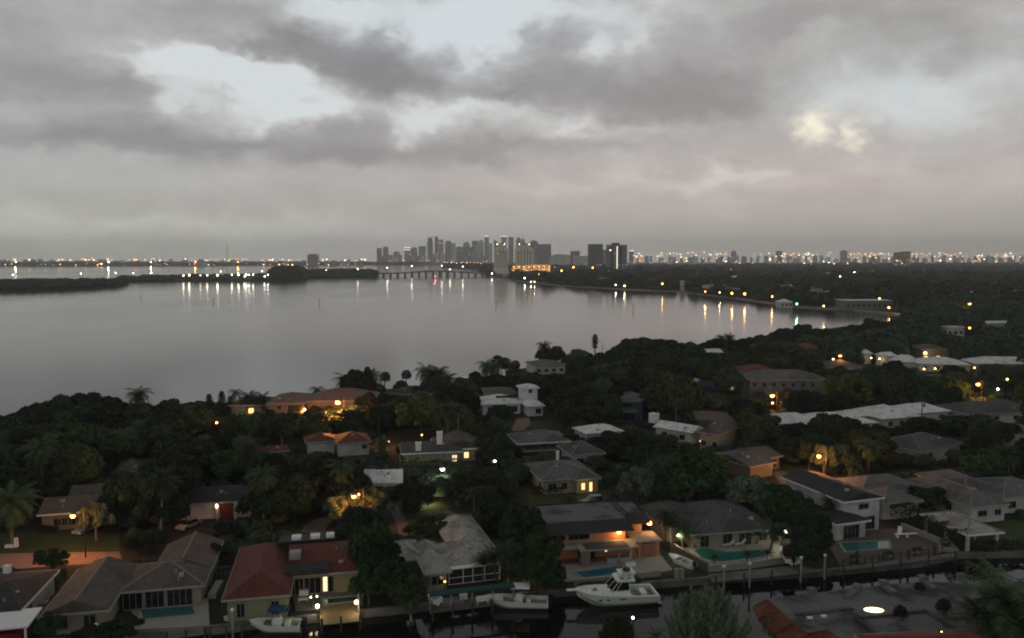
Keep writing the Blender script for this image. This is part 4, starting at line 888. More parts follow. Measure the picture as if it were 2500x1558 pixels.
CA = 12.0
patio([(318, 1476), (508, 1462), (512, 1530), (330, 1540)], 'paleconc')
pool('narrow turquoise pool under the brown roofed house', [(344, 1488), (470, 1478), (476, 1500), (350, 1512)], 'poolteal')
patio([(712, 1448), (892, 1432), (886, 1478), (782, 1490), (722, 1492)], 'conc')
pool('small dark green pool behind the red roofed house', [(790, 1462), (868, 1455), (873, 1467), (796, 1475)], 'poolgreen')
patio([(1368, 1352), (1602, 1328), (1614, 1358), (1372, 1380)], 'pinkpave', .12)
patio([(1370, 1381), (1614, 1359), (1642, 1393), (1608, 1400), (1378, 1424)], 'paleconc')
pool('blue rectangular pool between the orange house and the cabin cruiser', [(1404, 1397), (1424, 1411), (1517, 1400), (1520, 1380)], 'poolblue')
pp('patio', [(1524, 1376), (1548, 1374), (1554, 1385), (1530, 1388)], M['white'], .30, side=.15)
patio([(1672, 1340), (1700, 1326), (1930, 1316), (1935, 1360), (1840, 1378), (1735, 1386)], 'paleconc')
pool('kidney shaped teal pool at the cream house with grey hip roof', [(1694, 1345), (1708, 1339), (1728, 1338), (1752, 1342), (1775, 1347), (1800, 1347), (1830, 1344), (1856, 1343), (1870, 1350), (1862, 1358), (1835, 1364), (1800, 1368), (1765, 1373), (1738, 1371), (1714, 1362)], 'poolteal')
clear((2030, 1290, 2345, 1352), 125)
clear((1370, 1350, 1640, 1425), 118)
clear((1690, 1325, 1925, 1392), 124)
patio([(2010, 1306), (2180, 1292), (2262, 1310), (2330, 1344), (2240, 1365), (2048, 1382)], 'brick')
pool('teal pool with a white step on the brown paved terrace', [(2052, 1325), (2168, 1319), (2172, 1338), (2066, 1347)], 'poolteal')
pp('ramp', [(2288, 1313), (2318, 1320), (2342, 1346), (2292, 1350)], M['paleconc'], .20, side=.2)
# walls
def wall(name, label, px, h, th, m, cat='wall', zb=0):
    P = [G(*q, zb) for q in px]; c = P[0]; b = MB()
    for i in range(len(P) - 1):
        a = np.array(P[i]) - c; e = np.array(P[i + 1]) - c; d = e - a; d = d / np.linalg.norm(d); n = np.array([-d[1], d[0]]) * th / 2
        b.prism([tuple(a - n), tuple(e - n), tuple(e + n), tuple(a + n)], 0, h); b.prism([tuple(a - n * 1.3), tuple(e - n * 1.3), tuple(e + n * 1.3), tuple(a + n * 1.3)], h, h + .07)
    o = b.build(name, M[m]); o.location = (c[0], c[1], zb); return tag(o, label, cat)
wall('garden_wall', 'pale garden wall running down to the white ramp', [(2200, 1292), (2250, 1312), (2294, 1330)], 1.0, .35, 'paleconc')
wall('garden_wall', 'brown slatted screen wall sloping down beside the kidney pool', [(1640, 1346), (1688, 1374), (1727, 1398)], 1.3, .3, 'oldwood')
wall('garden_wall', 'low cream wall along the pool deck edge above the grey dock', [(1729, 1397), (1830, 1388), (1925, 1374)], .9, .25, 'paleconc')
wall('pool_deck_wall', 'pale retaining wall under the blue rectangular pool terrace', [(1380, 1432), (1500, 1420), (1612, 1406)], .8, .3, 'paleconc')
# docks
def dock(label, px, z=.35, m='oldwood', piles=4):
    P = [G(*q, z) for q in px]; c = P[0]; t = empty('dock', (c[0], c[1], 0), 0, label, 'dock')
    Q = [(p_[0] - c[0], p_[1] - c[1]) for p_ in P]; b = MB()
    a, e, f, g = [np.array(q) for q in Q]; n = 22
    for i in range(n):
        s0, s1 = i / n, (i + .9) / n
        b.prism([tuple(a + (e - a) * s0), tuple(a + (e - a) * s1), tuple(g + (f - g) * s1), tuple(g + (f - g) * s0)], z - .1, z)
    b.build('deck', M[m], t)
    for i in range(piles):
        q = g + (f - g) * (i + .1) / (piles - .8); MB().tube((q[0], q[1] - .12, WZ - 1), (q[0], q[1] - .12, z + .9), .13, n=8).build('pile', M['trunk'], t)
    return t
dock('lamp-lit tan plank dock before the red roofed house', [(782, 1480), (870, 1472), (884, 1516), (782, 1526)], .3, 'wood', 3)
dock('plain grey timber dock under the low cream wall', [(1729, 1402), (1945, 1380), (2022, 1394), (1740, 1421)], .3, 'conc', 5)
dock('narrow dark dock in front of the teal awning', [(1050, 1476), (1200, 1460), (1206, 1478), (1052, 1496)], .3, 'oldwood', 4)
dock('short pale dock by the brown roofed house', [(400, 1540), (498, 1530), (505, 1548), (404, 1560)], .2, 'conc', 3)
dock('small low dock beside the moored boat with blue top', [(505, 1536), (588, 1526), (595, 1540), (510, 1550)], .2, 'conc', 3)
dock('brown terrace dock with flower planters on the canal', [(2050, 1384), (2330, 1350), (2338, 1358), (2052, 1394)], .35, 'conc', 5)
# mooring posts
for (px, yt, yb, dark, lb) in ((1767, 1385, 1421, 0, 'white capped mooring post at the near end of the grey dock'), (1830, 1378, 1417, 0, 'white ball topped mooring post second along the grey dock'), (1955, 1364, 1405, 0, 'thick mooring post past the lit launch on the grey dock'),
        (2013, 1358, 1398, 0, 'white topped mooring post where the grey dock ends'), (2092, 1344, 1392, 1, 'dark pile before the first flower planter'), (2155, 1350, 1388, 1, 'dark pile between the planters on the terrace dock'), (2217, 1340, 1384, 1, 'dark pile at the far planter on the terrace dock'), (2280, 1332, 1372, 1, 'dark pile beside the white ramp'),
        (568, 1492, 1540, 0, 'white capped pile left of the boat with blue top'), (236, 1528, 1565, 0, 'white capped pile in shrubs before the brown roofed house'), (1003, 1477, 1498, 0, 'short white bollard on the seawall before the broad palms')):
    x, y = G(px, yb, WZ if dark else .2); h = ZT(y, yt)
    t = empty('mooring_post', (x, y, 0), 0, lb, 'mooring post'); r = .17 if dark else .14
    MB().tube((0, 0, WZ - .8), (0, 0, h), r, r, 9).build('pile', M['trunk'] if dark else M['trim'], t)
    if not dark: MB().ball((0, 0, h + .12), .24, 9, 6).build('cap', M['white'], t)
# ---- boats (bow towards -x)
def hull_mesh(L, B, H, top, draft=.5, flare=.86):
    n = 18; b = MB(); S = []
    for i in range(n + 1):
        s = i / n                     # 0 bow .. 1 stern
        hb = B / 2 * min(1, (1 - (1 - min(s / .45, 1)) ** 2.1) ** .75 + .02); x = -L / 2 + L * s
        sh = top + H * .35 * (1 - s) ** 2; keel = WZ - draft * min(1, s * 3.2) + (1 - min(1, s * 3.2)) * (sh - WZ) * .55
        rake = -(1 - min(1, s * 3)) * .05 * L
        S.append([(x + rake, -hb, sh), (x + rake * .4, -hb * flare, (sh + keel) / 2 + .1), (x, 0, keel), (x + rake * .4, hb * flare, (sh + keel) / 2 + .1), (x + rake, hb, sh)])
    for i in range(n):
        for k in range(4): b.face([S[i][k], S[i][k + 1], S[i + 1][k + 1], S[i + 1][k]])
    b.face([S[n][k] for k in range(5)][::-1])
    return b, S
def decks(S, i0, i1, drop=0.0, inset=0.0):
    b = MB()
    for i in range(i0, i1):
        a, c = S[i], S[i + 1]; f = 1 - inset
        b.face([(a[0][0], a[0][1] * f, a[0][2] - drop), (c[0][0], c[0][1] * f, c[0][2] - drop), (c[4][0], c[4][1] * f, c[4][2] - drop), (a[4][0], a[4][1] * f, a[4][2] - drop)])
    return b
def rim(S, i0, i1, w=.16):
    b = MB()
    for i in range(i0, i1):
        for k, s in ((0, -1), (4, 1)):
            a, c = S[i][k], S[i + 1][k]
            b.face([(a[0], a[1], a[2] + .02), (c[0], c[1], c[2] + .02), (c[0], c[1] - s * w, c[2] + .02), (a[0], a[1] - s * w, a[2] + .02)][::s])
            b.face([(a[0], a[1] - s * w, a[2] + .02), (c[0], c[1] - s * w, c[2] + .02), (c[0], c[1] - s * w, c[2] - .55), (a[0], a[1] - s * w, a[2] - .55)][::s])
    b2 = S[i1]; x = b2[0][0]; b.box(x - .22, b2[0][1] + .05, b2[0][2] - .5, x + .01, b2[4][1] - .05, b2[0][2] + .03); return b
def frame_from(bow, stern, z=WZ):
    a = np.array(G(*bow, z)); c = np.array(G(*stern, z)); d = c - a; return (a + c) / 2, math.atan2(d[1], d[0]), float(np.linalg.norm(d))
def center_console(label, bow, stern, topm, seat='white', tz=0.0, B=2.6):
    (cx, cyy), ang, L = frame_from(bow, stern); t = empty('motor_boat', (cx, cyy, tz), ang, label, 'boat')
    b, S = hull_mesh(L, B, 1.4, WZ + .95); hu = b.build('hull', M['gel'], t, smooth=False)
    decks(S, 0, 5, .02).build('foredeck', M['gel'], t); decks(S, 4, 18, .5, .06).build('cockpit_floor', M['trim'], t); rim(S, 4, 18, .2).build('gunwale', M['gel'], t)
    z = WZ + .5; x = L * .02
    c = MB(); c.box(x - .55, -.5, z, x + .55, .5, z + 1.15); c.box(x - .35, -.45, z + 1.15, x + .45, .45, z + 1.4); co_ = c.build('console', M['gel'], t)
    w = MB(); w.face([(x - .6, -.45, z + 1.15), (x - .36, -.45, z + 1.75), (x - .36, .45, z + 1.75), (x - .6, .45, z + 1.15)][::-1]); w.build('windscreen', M['glass'], co_)
    MB().box(x + 1.0, -.5, z, x + 1.6, .5, z + .75).build('helm_seat', M['gel'], t); MB().box(-L * .30, -.6, z, -L * .20, .6, z + .45).build('bow_seat', M['trim'], t)
    f = MB()
    for sx in (-.5, 1.0):
        for sy in (-.62, .62): f.tube((x + sx, sy, z), (x + sx * 1.1, sy * .95, z + 2.25), .035, n=6)
    for k in (-.5, 0, .5): f.tube((x + 1.1, k, z + 2.3), (x + 1.5, k, z + 3.3), .02, n=4)
    fr = f.build('top_frame', M['trim'], t); r = MB(); r.box(x - 1.0, -.95, z + 2.25, x + 1.5, .95, z + 2.37); r.box(x - .7, -.7, z + 2.37, x + 1.2, .7, z + 2.43); r.build('hardtop', M[topm], t)
    for sy in (-.38, .38):
        m = MB(); m.box(L / 2 + .1, sy - .2, WZ + .6, L / 2 + .65, sy + .2, WZ + 1.45); m.box(L / 2 + .2, sy - .08, WZ - .6, L / 2 + .45, sy + .08, WZ + .6); m.build('outboard_motor', M['black'], t)
    b = MB(); b.box(-L * .25, -B / 2 - .04, WZ + .5, L * .45, -B / 2 + .3, WZ + .58)
    clear((min(bow[0], stern[0]) - 5, min(bow[1], stern[1]) - 45, max(bow[0], stern[0]) + 5, max(bow[1], stern[1]) + 10), cyy)
    return t
center_console('white centre console boat with white hardtop moored before the teal awning', (1188, 1480), (1338, 1482), 'white', B=2.7)
center_console('white open boat with blue canvas top at the foot of the yellow walls', (614, 1541), (735, 1539), 'bluecanvas', B=2.5)
def cruiser():
    (cx, cyy), ang, L = frame_from((1410, 1478), (1598, 1465)); t = empty('cabin_cruiser', (cx, cyy, 0), ang, 'large white sport fishing cruiser with tuna tower moored by the blue pool', 'boat')
    B = 4.1; b, S = hull_mesh(L, B, 2.4, WZ + 1.45, .8, .82); b.build('hull', M['gel'], t)
    decks(S, 0, 12, .02).build('foredeck', M['gel'], t); decks(S, 11, 18, .75, .06).build('cockpit_floor', M['trim'], t); rim(S, 11, 18, .32).build('gunwale', M['gel'], t)
    z = WZ + 1.55
    # low trunk cabin swelling out of the foredeck
    c = MB(); prof = [(-L * .36, .55, .12), (-L * .28, 1.05, .42), (-L * .16, 1.35, .62), (L * .0, 1.55, .72), (L * .14, 1.6, .75)]
    for (x0, w0, h0), (x1, w1, h1) in zip(prof, prof[1:]):
        zz0, zz1 = z + (h0 - .0), z + h1; b0 = z - .1
        c.face([(x0, -w0 * .8, zz0), (x1, -w1 * .8, zz1), (x1, w1 * .8, zz1), (x0, w0 * .8, zz0)])
        c.face([(x0, -w0, b0), (x1, -w1, b0), (x1, -w1 * .8, zz1), (x0, -w0 * .8, zz0)]); c.face([(x1, w1, b0), (x0, w0, b0), (x0, w0 * .8, zz0), (x1, w1 * .8, zz1)])
    x0, w0, h0 = prof[0]; c.face([(x0, w0, z - .1), (x0, -w0, z - .1), (x0, -w0 * .8, z + h0), (x0, w0 * .8, z + h0)])
    x1, w1, h1 = prof[-1]; c.face([(x1, -w1, z - .8), (x1, w1, z - .8), (x1, w1 * .8, z + h1), (x1, -w1 * .8, z + h1)])
    ca = c.build('cabin', M['gel'], t)
    for x in (-L * .30, -L * .12): MB().box(x, -.25, z + .58 if x > -L * .2 else z + .44, x + .5, .25, z + .72 if x > -L * .2 else z + .56).build('hatch', M['glass'], ca)
    # raked windshield
    w = MB(); xa, xb, xc = -L * .10, -L * .005, L * .13; wb, wt2, h1, h2 = 1.42, 1.15, z + .68, z + 1.75
    w.face([(xa, wb, h1), (xa, -wb, h1), (xb, -wt2, h2), (xb, wt2, h2)][::-1]); w.face([(xa, -wb, h1), (xc, -wb, h1), (xc, -wt2, h2), (xb, -wt2, h2)]); w.face([(xc, wb, h1), (xa, wb, h1), (xb, wt2, h2), (xc, wt2, h2)])
    ws = w.build('windshield', M['glass'], ca)
    f = MB()
    for q in (((xa, -wb, h1), (xb, -wt2, h2)), ((xa, wb, h1), (xb, wt2, h2)), ((xa, 0, h1), (xb, 0, h2)), ((xb, -wt2, h2), (xc, -wt2, h2)), ((xb, -wt2, h2), (xb, wt2, h2)), ((xc, -wb, h1), (xc, -wt2, h2)), ((xa * .4, -wb, h1), (xb + .5, -wt2, h2))): f.tube(*q, .045, n=5)
    f.build('windshield_frame', M['white'], ws)
    h = MB(); h.prism([(xb - .3, -1.0), (xb + .1, -1.45), (L * .20, -1.5), (L * .21, 1.5), (xb + .1, 1.45), (xb - .3, 1.0)], z + 1.78, z + 2.0); ht = h.build('hardtop', M['gel'], t)
    for x in (xb + .4, xb + 1.3): MB().box(x, -.9, z + 2.0, x + .45, -.35, z + 2.06).build('hatch', M['glass'], ht)
    u = MB(); u.box(xb + .7, -.75, z + 2.0, xb + 2.2, .75, z + 2.65); u.prism([(xb + .2, -.8), (xb + 2.4, -.95), (xb + 2.4, .95), (xb + .2, .8)], z + 2.65, z + 2.75); up = u.build('upper_helm', M['gel'], t)
    w = MB(); w.ball((xb + 1.4, 0, z + 2.95), .55, 10, 6, .55); w.build('black_cover', M['black'], up)
    f = MB()
    for (x, s) in ((xb + .5, 1), (L * .2, 1)):
        for y in (-1.35, 1.35): f.tube((x, y, z + .5), (x - .3 + (.6 if x < L * .1 else -.6), y * .55, z + 3.1), .035, n=5)
    for zz in (2.4, 2.9): f.tube((xb + .7, -.9, z + zz), (xb + .7, .9, z + zz), .03, n=4); f.tube((L * .16, -.9, z + zz), (L * .16, .9, z + zz), .03, n=4); f.tube((xb + .7, -.85, z + zz), (L * .16, -.85, z + zz), .03, n=4)
    f.build('tower_frame', M['trim'], t)
    for y in (-1.4, 1.4): MB().tube((L * .08, y, z + 2.0), (L * .40, y * 1.6, z + 7.2), .04, .02, 5).build('outrigger', M['trim'], t)
    p_ = MB(); xbow = S[0][2][0]; p_.box(-L / 2 - 1.5, -.28, z + .55, -L / 2 + .5, .28, z + .68); p_.build('bow_pulpit', M['gel'], t)
    r = MB(); pts = []
    for i in range(0, 8): a = S[i][0]; pts.append((a[0] + .1, a[1] * .9, a[2] + .62)); r.tube((a[0] + .1, a[1] * .9, a[2]), pts[-1], .02, n=4)
    r.path(pts, .022, .022, 4); pts = [(q[0], -q[1], q[2]) for q in pts]; r.path(pts, .022, .022, 4); r.build('bow_rail', M['trim'], t)
    for x in (L * .30,): MB().box(x, -.8, z - .65, x + .8, .8, z - .1).build('fish_box', M['gel'], t)
    for x in (-L * .27, -L * .17, L * .0, L * .035): MB().box(x, -B / 2 - .0, WZ + 1.22, x + .32, -B / 2 + .3, WZ + 1.36).build('porthole', M['glass'], t)
    b = MB(); b.box(L / 2 - .02, -1.7, WZ + .15, L / 2 + .55, 1.7, WZ + .27); b.build('swim_platform', M['trim'], t)
    clear((1390, 1380, 1605, 1495), cyy)
cruiser()
def skiff(label, bow, stern, z, B=1.9, eng=True, cush=None, name='skiff'):
    (cx, cyy), ang, L = frame_from(bow, stern, z); t = empty(name, (cx, cyy, z - WZ + .35), ang, label, 'boat')
    b, S = hull_mesh(L, B, .8, WZ + .65, .25); b.build('hull', M['gel'], t); decks(S, 0, 6, .02).build('foredeck', M['gel'], t); decks(S, 5, 18, .4, .06).build('cockpit_floor', M['trim'], t); rim(S, 5, 18, .14).build('gunwale', M['gel'], t)
    MB().box(-.3, -.7, WZ + .3, .3, .7, WZ + .6).build('thwart', M[cush or 'trim'], t)
    if eng:
        m = MB(); m.box(L / 2 + .05, -.22, WZ + .5, L / 2 + .5, .22, WZ + 1.15); m.box(L / 2 + .15, -.08, WZ - .3, L / 2 + .35, .08, WZ + .5); m.build('outboard_motor', M['black'], t)
    return t
skiff('small white skiff with black outboard hanging from davits by the brown screen wall', (1636, 1372), (1692, 1394), .6)
for px in (1652, 1664): box_thing('davit_block', 'concrete davit block under the small white skiff' if px < 1660 else 'second concrete davit block nearer the outboard', 'davit', px, 1412, (.5, .6, 1.4), 'paleconc')
t = skiff('white launch with red seat glowing under the floodlight on the grey dock', (1912, 1352), (1936, 1384), .5, 2.2, True, 'red', 'launch'); clear((1900, 1330, 1950, 1390), 118)
MB().box(-1.0, -.6, WZ + .7, .2, .6, WZ + 1.9).build('covered_seat', M['red'], t)
skiff('tiny white dinghy tied by the small low dock', (548, 1530), (588, 1522), WZ + .1, 1.4, False, None, 'dinghy')
skiff('white fibreglass dinghy lying at the end of the narrow dark dock', (1050, 1470), (1070, 1482), .4, 1.5, False, None, 'dinghy')
def yacht(label, px, py, L=14, rz=5):
    g = G(px, py, WZ); t = empty('motor_yacht', (g[0], g[1], 0), R(rz), label, 'boat'); b, S = hull_mesh(L, 4, 2, WZ + 1.4, .6); b.build('hull', M['gel'], t); decks(S, 0, 18, .02).build('foredeck', M['gel'], t)
    MB().box(-L * .18, -1.5, WZ + 1.4, L * .30, 1.5, WZ + 3.1).build('cabin', M['gel'], t); MB().box(-L * .14, -1.53, WZ + 2.1, L * .27, 1.53, WZ + 2.7).build('window_band', M['glass'], t); MB().box(-L * .05, -1.2, WZ + 3.1, L * .18, 1.2, WZ + 3.9).build('flybridge', M['gel'], t)
yacht('white motor yacht moored on the bay behind the paired coconut palms', 1132, 948, 14, 4)
yacht('white motor yacht moored along the far seawall below trees', 1330, 691, 26, -25)
t = skiff('white boat on a trailer near a blue tarpaulin among the trees', (1690, 938), (1710, 940), .4, 2.4, False); clear((1688, 920, 1712, 940), 285)
MB().box(-.8, -.7, WZ + .6, 1.4, .7, WZ + 1.9).build('wheelhouse', M['gel'], t)
tt = MB(); gx = G(1724, 953); tt.face([(-3, -1.5, 1.6), (3, -1.5, 1.6), (3, 0, 3.3), (-3, 0, 3.3)]); tt.face([(3, 1.5, 1.6), (-3, 1.5, 1.6), (-3, 0, 3.3), (3, 0, 3.3)]); tt.box(-2.8, -1.3, .4, 2.8, 1.3, 1.6); o = tt.build('tarpaulin', M['bluecanvas']); o.location = (gx[0], gx[1], 0); tag(o, 'blue tarpaulin stretched over a parked boat among trees', 'tarpaulin'); clear((1712, 938, 1735, 953), gx[1])
# ---- awning, fences, furniture
def awning():
    a = np.array(G(1046, 1444, 2.6)); c = np.array(G(1252, 1421, 2.6)); w = float(np.linalg.norm(c - a)); t = empty('canvas_awning', (a[0], a[1], 0), math.atan2(*(c - a)[::-1]), 'long teal canvas awning stretched beside the dark dock', 'awning')
    b = MB(); b.face([(0, -1.0, 2.45), (w, -1.0, 2.45), (w, 0, 2.6), (0, 0, 2.6)]); b.face([(0, 0, 2.56), (w, 0, 2.56), (w, -1.0, 2.41), (0, -1.0, 2.41)]); b.box(0, -1.06, 2.28, w, -1.01, 2.45); b.build('canvas', M['teal'], t)
    for i in range(5):
        x = .1 + (w - .2) * i / 4; MB().tube((x, -.9, 0), (x, -.9, 2.4), .05, n=6).build('post', M['trim'], t); MB().tube((x, -.1, 0), (x, -.1, 2.5), .05, n=6).build('post', M['trim'], t)
    clear((1046, 1421, 1250, 1455), a[1])
awning()
def picket(label, p0, p1, h=1.0, n=12, m='trim', name='fence', z=.3):
    a = np.array(G(*p0, z)); c = np.array(G(*p1, z)); w = float(np.linalg.norm(c - a)); t = empty(name, (a[0], a[1], z), math.atan2(*(c - a)[::-1]), label, 'fence')
    b = MB(); b.box(0, -.03, h - .12, w, .03, h - .04); b.box(0, -.03, h * .45, w, .03, h * .45 + .07)
    b.build('rail', M[m], t)
    for i in range(n + 1): x = w * i / n; MB().box(x - .05, -.05, 0, x + .05, .05, h).build('post', M[m], t)
picket('pale post and rail fence on the dark dock', (1082, 1480), (1130, 1475), 1.0, 6)
picket('low railing along the brown terrace dock', (2058, 1380), (2300, 1352), .95, 14, 'dark', 'railing')
picket('white framed garden gate screen beside the red roofed house', (530, 1412), (562, 1408), 1.6, 3, 'grey')
def bench(label, p0, p1, z=.3):
    a = np.array(G(*p0, z)); c = np.array(G(*p1, z)); w = float(np.linalg.norm(c - a)); t = empty('bench', (a[0], a[1], z), math.atan2(*(c - a)[::-1]), label, 'bench')
    MB().box(0, -.5, .42, w, 0, .5).build('seat', M['white'], t); MB().box(0, .02, .5, w, .08, .95).build('backrest', M['white'], t)
    for x in (.08, w - .16): MB().box(x, -.45, 0, x + .08, 0, .42).build('leg', M['white'], t)
bench('long white bench on the dark dock by the moored boat', (1162, 1474), (1192, 1470))
def lounger(label, px, py, rz):
    g = G(px, py, .15); t = empty('sun_lounger', (g[0], g[1], .15), R(rz), label, 'sun lounger')
    MB().box(-.9, -.32, .28, .4, .32, .36).build('seat', M['white'], t); b = MB(); b.face([(.4, -.32, .34), (1.0, -.32, .95), (1.0, .32, .95), (.4, .32, .34)]); b.face([(.4, .32, .30), (1.0, .32, .91), (1.0, -.32, .91), (.4, -.32, .30)]); b.build('backrest', M['white'], t)
    for x in (-.8, .3):
        for y in (-.28, .24): MB().box(x, y, 0, x + .05, y + .05, .28).build('leg', M['white'], t)
lounger('white sun lounger with raised back on the brown terrace', 2196, 1303, 60)
lounger('white sun lounger by the french doors of the cream house', 1778, 1334, 20); lounger('second white lounger near the wide french doors', 1806, 1332, 20)
lounger('white lounger lit beside the green pool', 745, 1468, 10)
b = MB(); b.box(-1.9, -.25, .55, 1.9, .25, .62); b.box(-1.7, -.2, 0, -1.3, .2, .55); b.box(.0, -.2, 0, .3, .2, .55); o = b.build('diving_board', M['white']); gx = G(2212, 1314); o.location = (gx[0], gx[1], .15); o.rotation_euler[2] = R(6); tag(o, 'white diving board lying beyond the terrace pool', 'diving board')
for (px, py, lb) in ((2088, 1368, 'first dark flower planter from the lit launch on the terrace dock'), (2168, 1360, 'middle dark flower planter on the terrace dock'), (2238, 1350, 'third dark flower planter on the terrace dock'), (2310, 1340, 'dark flower planter next to the white ramp')):
    g = G(px, py, .35); t = empty('planter', (g[0], g[1], .3), R(12), lb, 'planter'); MB().box(-.75, -.3, 0, .75, .3, .45).build('trough', M['paleconc'], t)
    r_ = np.random.default_rng(px); C = r_.uniform((-.8, -.35, .4), (.8, .35, .95), (260, 3)); V, F = leaf_quads(r_, C, np.tile((0, 0, 1.), (260, 1)), .10); o = bpy.data.objects.new('flowers', npmesh('flowers', V, F, M['leaf_dark'])); COL.objects.link(o); o.parent = t
box_thing('storage_box', 'white storage box under the teal awning', 'storage box', 1131, 1462, (1.0, .7, .8), 'white', .3)
box_thing('mailbox', 'white letterbox post on the lamp-lit verge', 'mailbox', 40, 1336, (.45, .45, 1.5), 'white', 0, 0, lambda t: t.box(-1.6, -.4, 0, -.3, .1, .45))
box_thing('roof_vent', 'white hooded vent standing on the dark navy roof', 'roof vent', 18, 1398, (.7, .7, 1.0), 'white', 3.6, 0)
box_thing('garden_shed', 'long white garden box between the brown and red roofed houses', 'storage box', 527, 1445, (1.0, 4.6, .7), 'trim', 0, 8)
box_thing('ac_unit', 'small white air conditioner on the navy roofed house path', 'air conditioner', 108, 1488, (.9, .9, 1.0), 'trim', 0, 12)
box_thing('garden_table', 'white table set behind the red roofed house', 'table', 742, 1452, (1.2, .9, .75), 'white', .15, 12)
# ---- cars
def car(label, px, py, rz, m, suv=False, name='parked_car'):
    g = G(px, py); t = empty(name, (g[0], g[1], .02), R(rz), label, 'car'); h = .95 if suv else .8
    def loft(prof, w, wtop):
        b = MB(); n = len(prof)
        for s in (-1, 1):
            pts = [(x, s * (w if z < h + .02 else wtop) / 2, z) for x, z in prof]; b.face(pts if s < 0 else pts[::-1])
        for i in range(n):
            (x0, z0), (x1, z1) = prof[i], prof[(i + 1) % n]; w0 = w if z0 < h + .02 else wtop; w1 = w if z1 < h + .02 else wtop
            b.face([(x1, -w1 / 2, z1), (x0, -w0 / 2, z0), (x0, w0 / 2, z0), (x1, w1 / 2, z1)])
        return b
    loft([(-2.2, .3), (2.2, .3), (2.25, h * .8), (1.9, h), (-1.2, h), (-2.1, h * .85)], 1.8, 1.7).build('body', m, t)
    zr = h + (.72 if suv else .52)
    loft([(-1.0, h + .003), (1.85 if suv else 1.5, h + .003), (1.7 if suv else 1.0, zr), (-.35, zr)], 1.7, 1.35).build('cabin_glass', M['glass'], t)
    MB().box(-.3, -.66, zr - .02, 1.6 if suv else .95, .66, zr + .04).build('roof', m, t)
    for x in (-1.4, 1.4):
        for y in (-.82, .82): MB().tube((x, y - .1, .33), (x, y + .1, .33), .33, n=14).build('wheel', M['rubber'], t)
    for y in (-.65, .65): MB().box(-2.26, y - .15, h * .6, -2.18, y + .15, h * .75).build('headlight', M['white'], t)
    clear((px - 22, py - 16, px + 22, py + 6), g[1])
car('silver saloon car parked below the trees by the white walled house', 461, 1288, 70, M['carwhite'])
car('dark grey four wheel drive parked on the lawn edge by the mansard roof', 1445, 1232, 15, M['carpaint'], True)
car('pale car parked under the glowing shrub near the mauve roofed house', 211, 1298, 75, M['carwhite'])
# ---- lamps
def lamp(label, px, py, z, kind='street', m='na', watts=700, col=(1, .35, .075), r=.28, arm=None, clr=True, name=None, pole='oldwood', group=None):
    x, y = G(px, py, z)
    nm = name or {'street': 'street_lamp', 'globe': 'globe_lamp', 'wall': 'wall_lamp', 'bollard': 'garden_lamp'}[kind]
    t = empty(nm, (x, y, 0), 0, label, {'street': 'street lamp', 'globe': 'globe lamp', 'wall': 'lamp', 'bollard': 'garden lamp'}[kind], group)
    if kind == 'street':
        ax = 1.5 if arm is None else arm
        MB().tube((ax, .3, 0), (ax, .3, z + 1.2), .10, .07, 8).build('pole', M['dark'], t)
        MB().path([(ax, .3, z + .5), (ax * .6, .2, z + .75), (0, 0, z + .35)], .05, .04, 6).build('arm', M['dark'], t)
        MB().ball((0, 0, z + .30), r * 1.15, 8, 4, .5).build('lamp_head', M['grey'], t)
    elif kind == 'globe':
        MB().tube((0, 0, 0), (0, 0, z - r), .06, .05, 8).build('pole', M['dark'], t)
    elif kind == 'bollard':
        MB().tube((0, 0, 0), (0, 0, z), .06, .05, 6).build('pole', M['dark'], t)
    else: MB().box(-.2, .05, z - .2, .2, .3, z + .25).build('bracket', M['dark'], t); MB().tube((0, .25, 0), (0, .25, z), .05, n=6).build('pole', M['dark'], t)
    MB().ball((0, -.02, z), r * .8, 10, 6, .85 if kind != 'globe' else 1).build('bulb', M[m], t)
    if watts: light(t, (0, -.35 - r, z - r * .8), watts, col, .2)
    if clr: clear((px - 14, py - 12, px + 14, py + 12), y)
    return t
lamp('brightest orange street lamp, glaring over the pink roofed mansion and lit tree', 825, 982, 8.5, r=.85, watts=9000)
lamp('warm lamp on the corner of the tan mansion', 743, 1000, 4.2, 'wall', 'na2', 500, r=.55)
lamp('orange street lamp on the lawn before the mauve roofed house', 178, 1260, 6.5, r=.42, watts=2200)
lamp('low orange garden lamp beside the pink concrete lane', 275, 1368, 1.2, 'bollard', 'na', 60, r=.28)
lamp('orange street lamp burning inside the big amber lit tree mass', 864, 1212, 6.0, r=.45, watts=2600)
lamp('little warm lamp twinned beside the amber tree street lamp', 876, 1207, 5.2, 'globe', 'na', 150, r=.2)
lamp('warm porch lamp on the white walls near the silver car', 453, 1256, 2.6, 'wall', 'na', 50, r=.22)
lamp('small orange street lamp in front of the conifers', 529, 1032, 6, r=.32, watts=150)
lamp('tiny warm lamp under the slim white house trunks below the dome trees', 451, 1062, 3, 'globe', 'warm', 40, (1, .8, .5), .25)
lamp('white floodlight glaring over the hedge below the glazed pool enclosure', 1080, 1145, 4.5, 'street', 'cool', 420, (1, .95, .75), .5, arm=.6)
lamp('white floodlight on a pole beside the dark round tree', 1208, 1126, 4.5, 'street', 'cool', 60, (1, .97, .85), .28, arm=.4)
lamp('globe lamp at the near corner of the tan dock', 775, 1480, 1.5, 'globe', 'warm', 120, (1, .84, .5), .30)
lamp('globe lamp in the palms at the far corner of the tan dock', 870, 1470, 1.6, 'globe', 'warm', 120, (1, .84, .5), .30)
lamp('small warm lamp by the dark pool, first of the close pair', 759, 1458, 1.6, 'globe', 'warm', 8, (1, .84, .5), .12, clr=False)
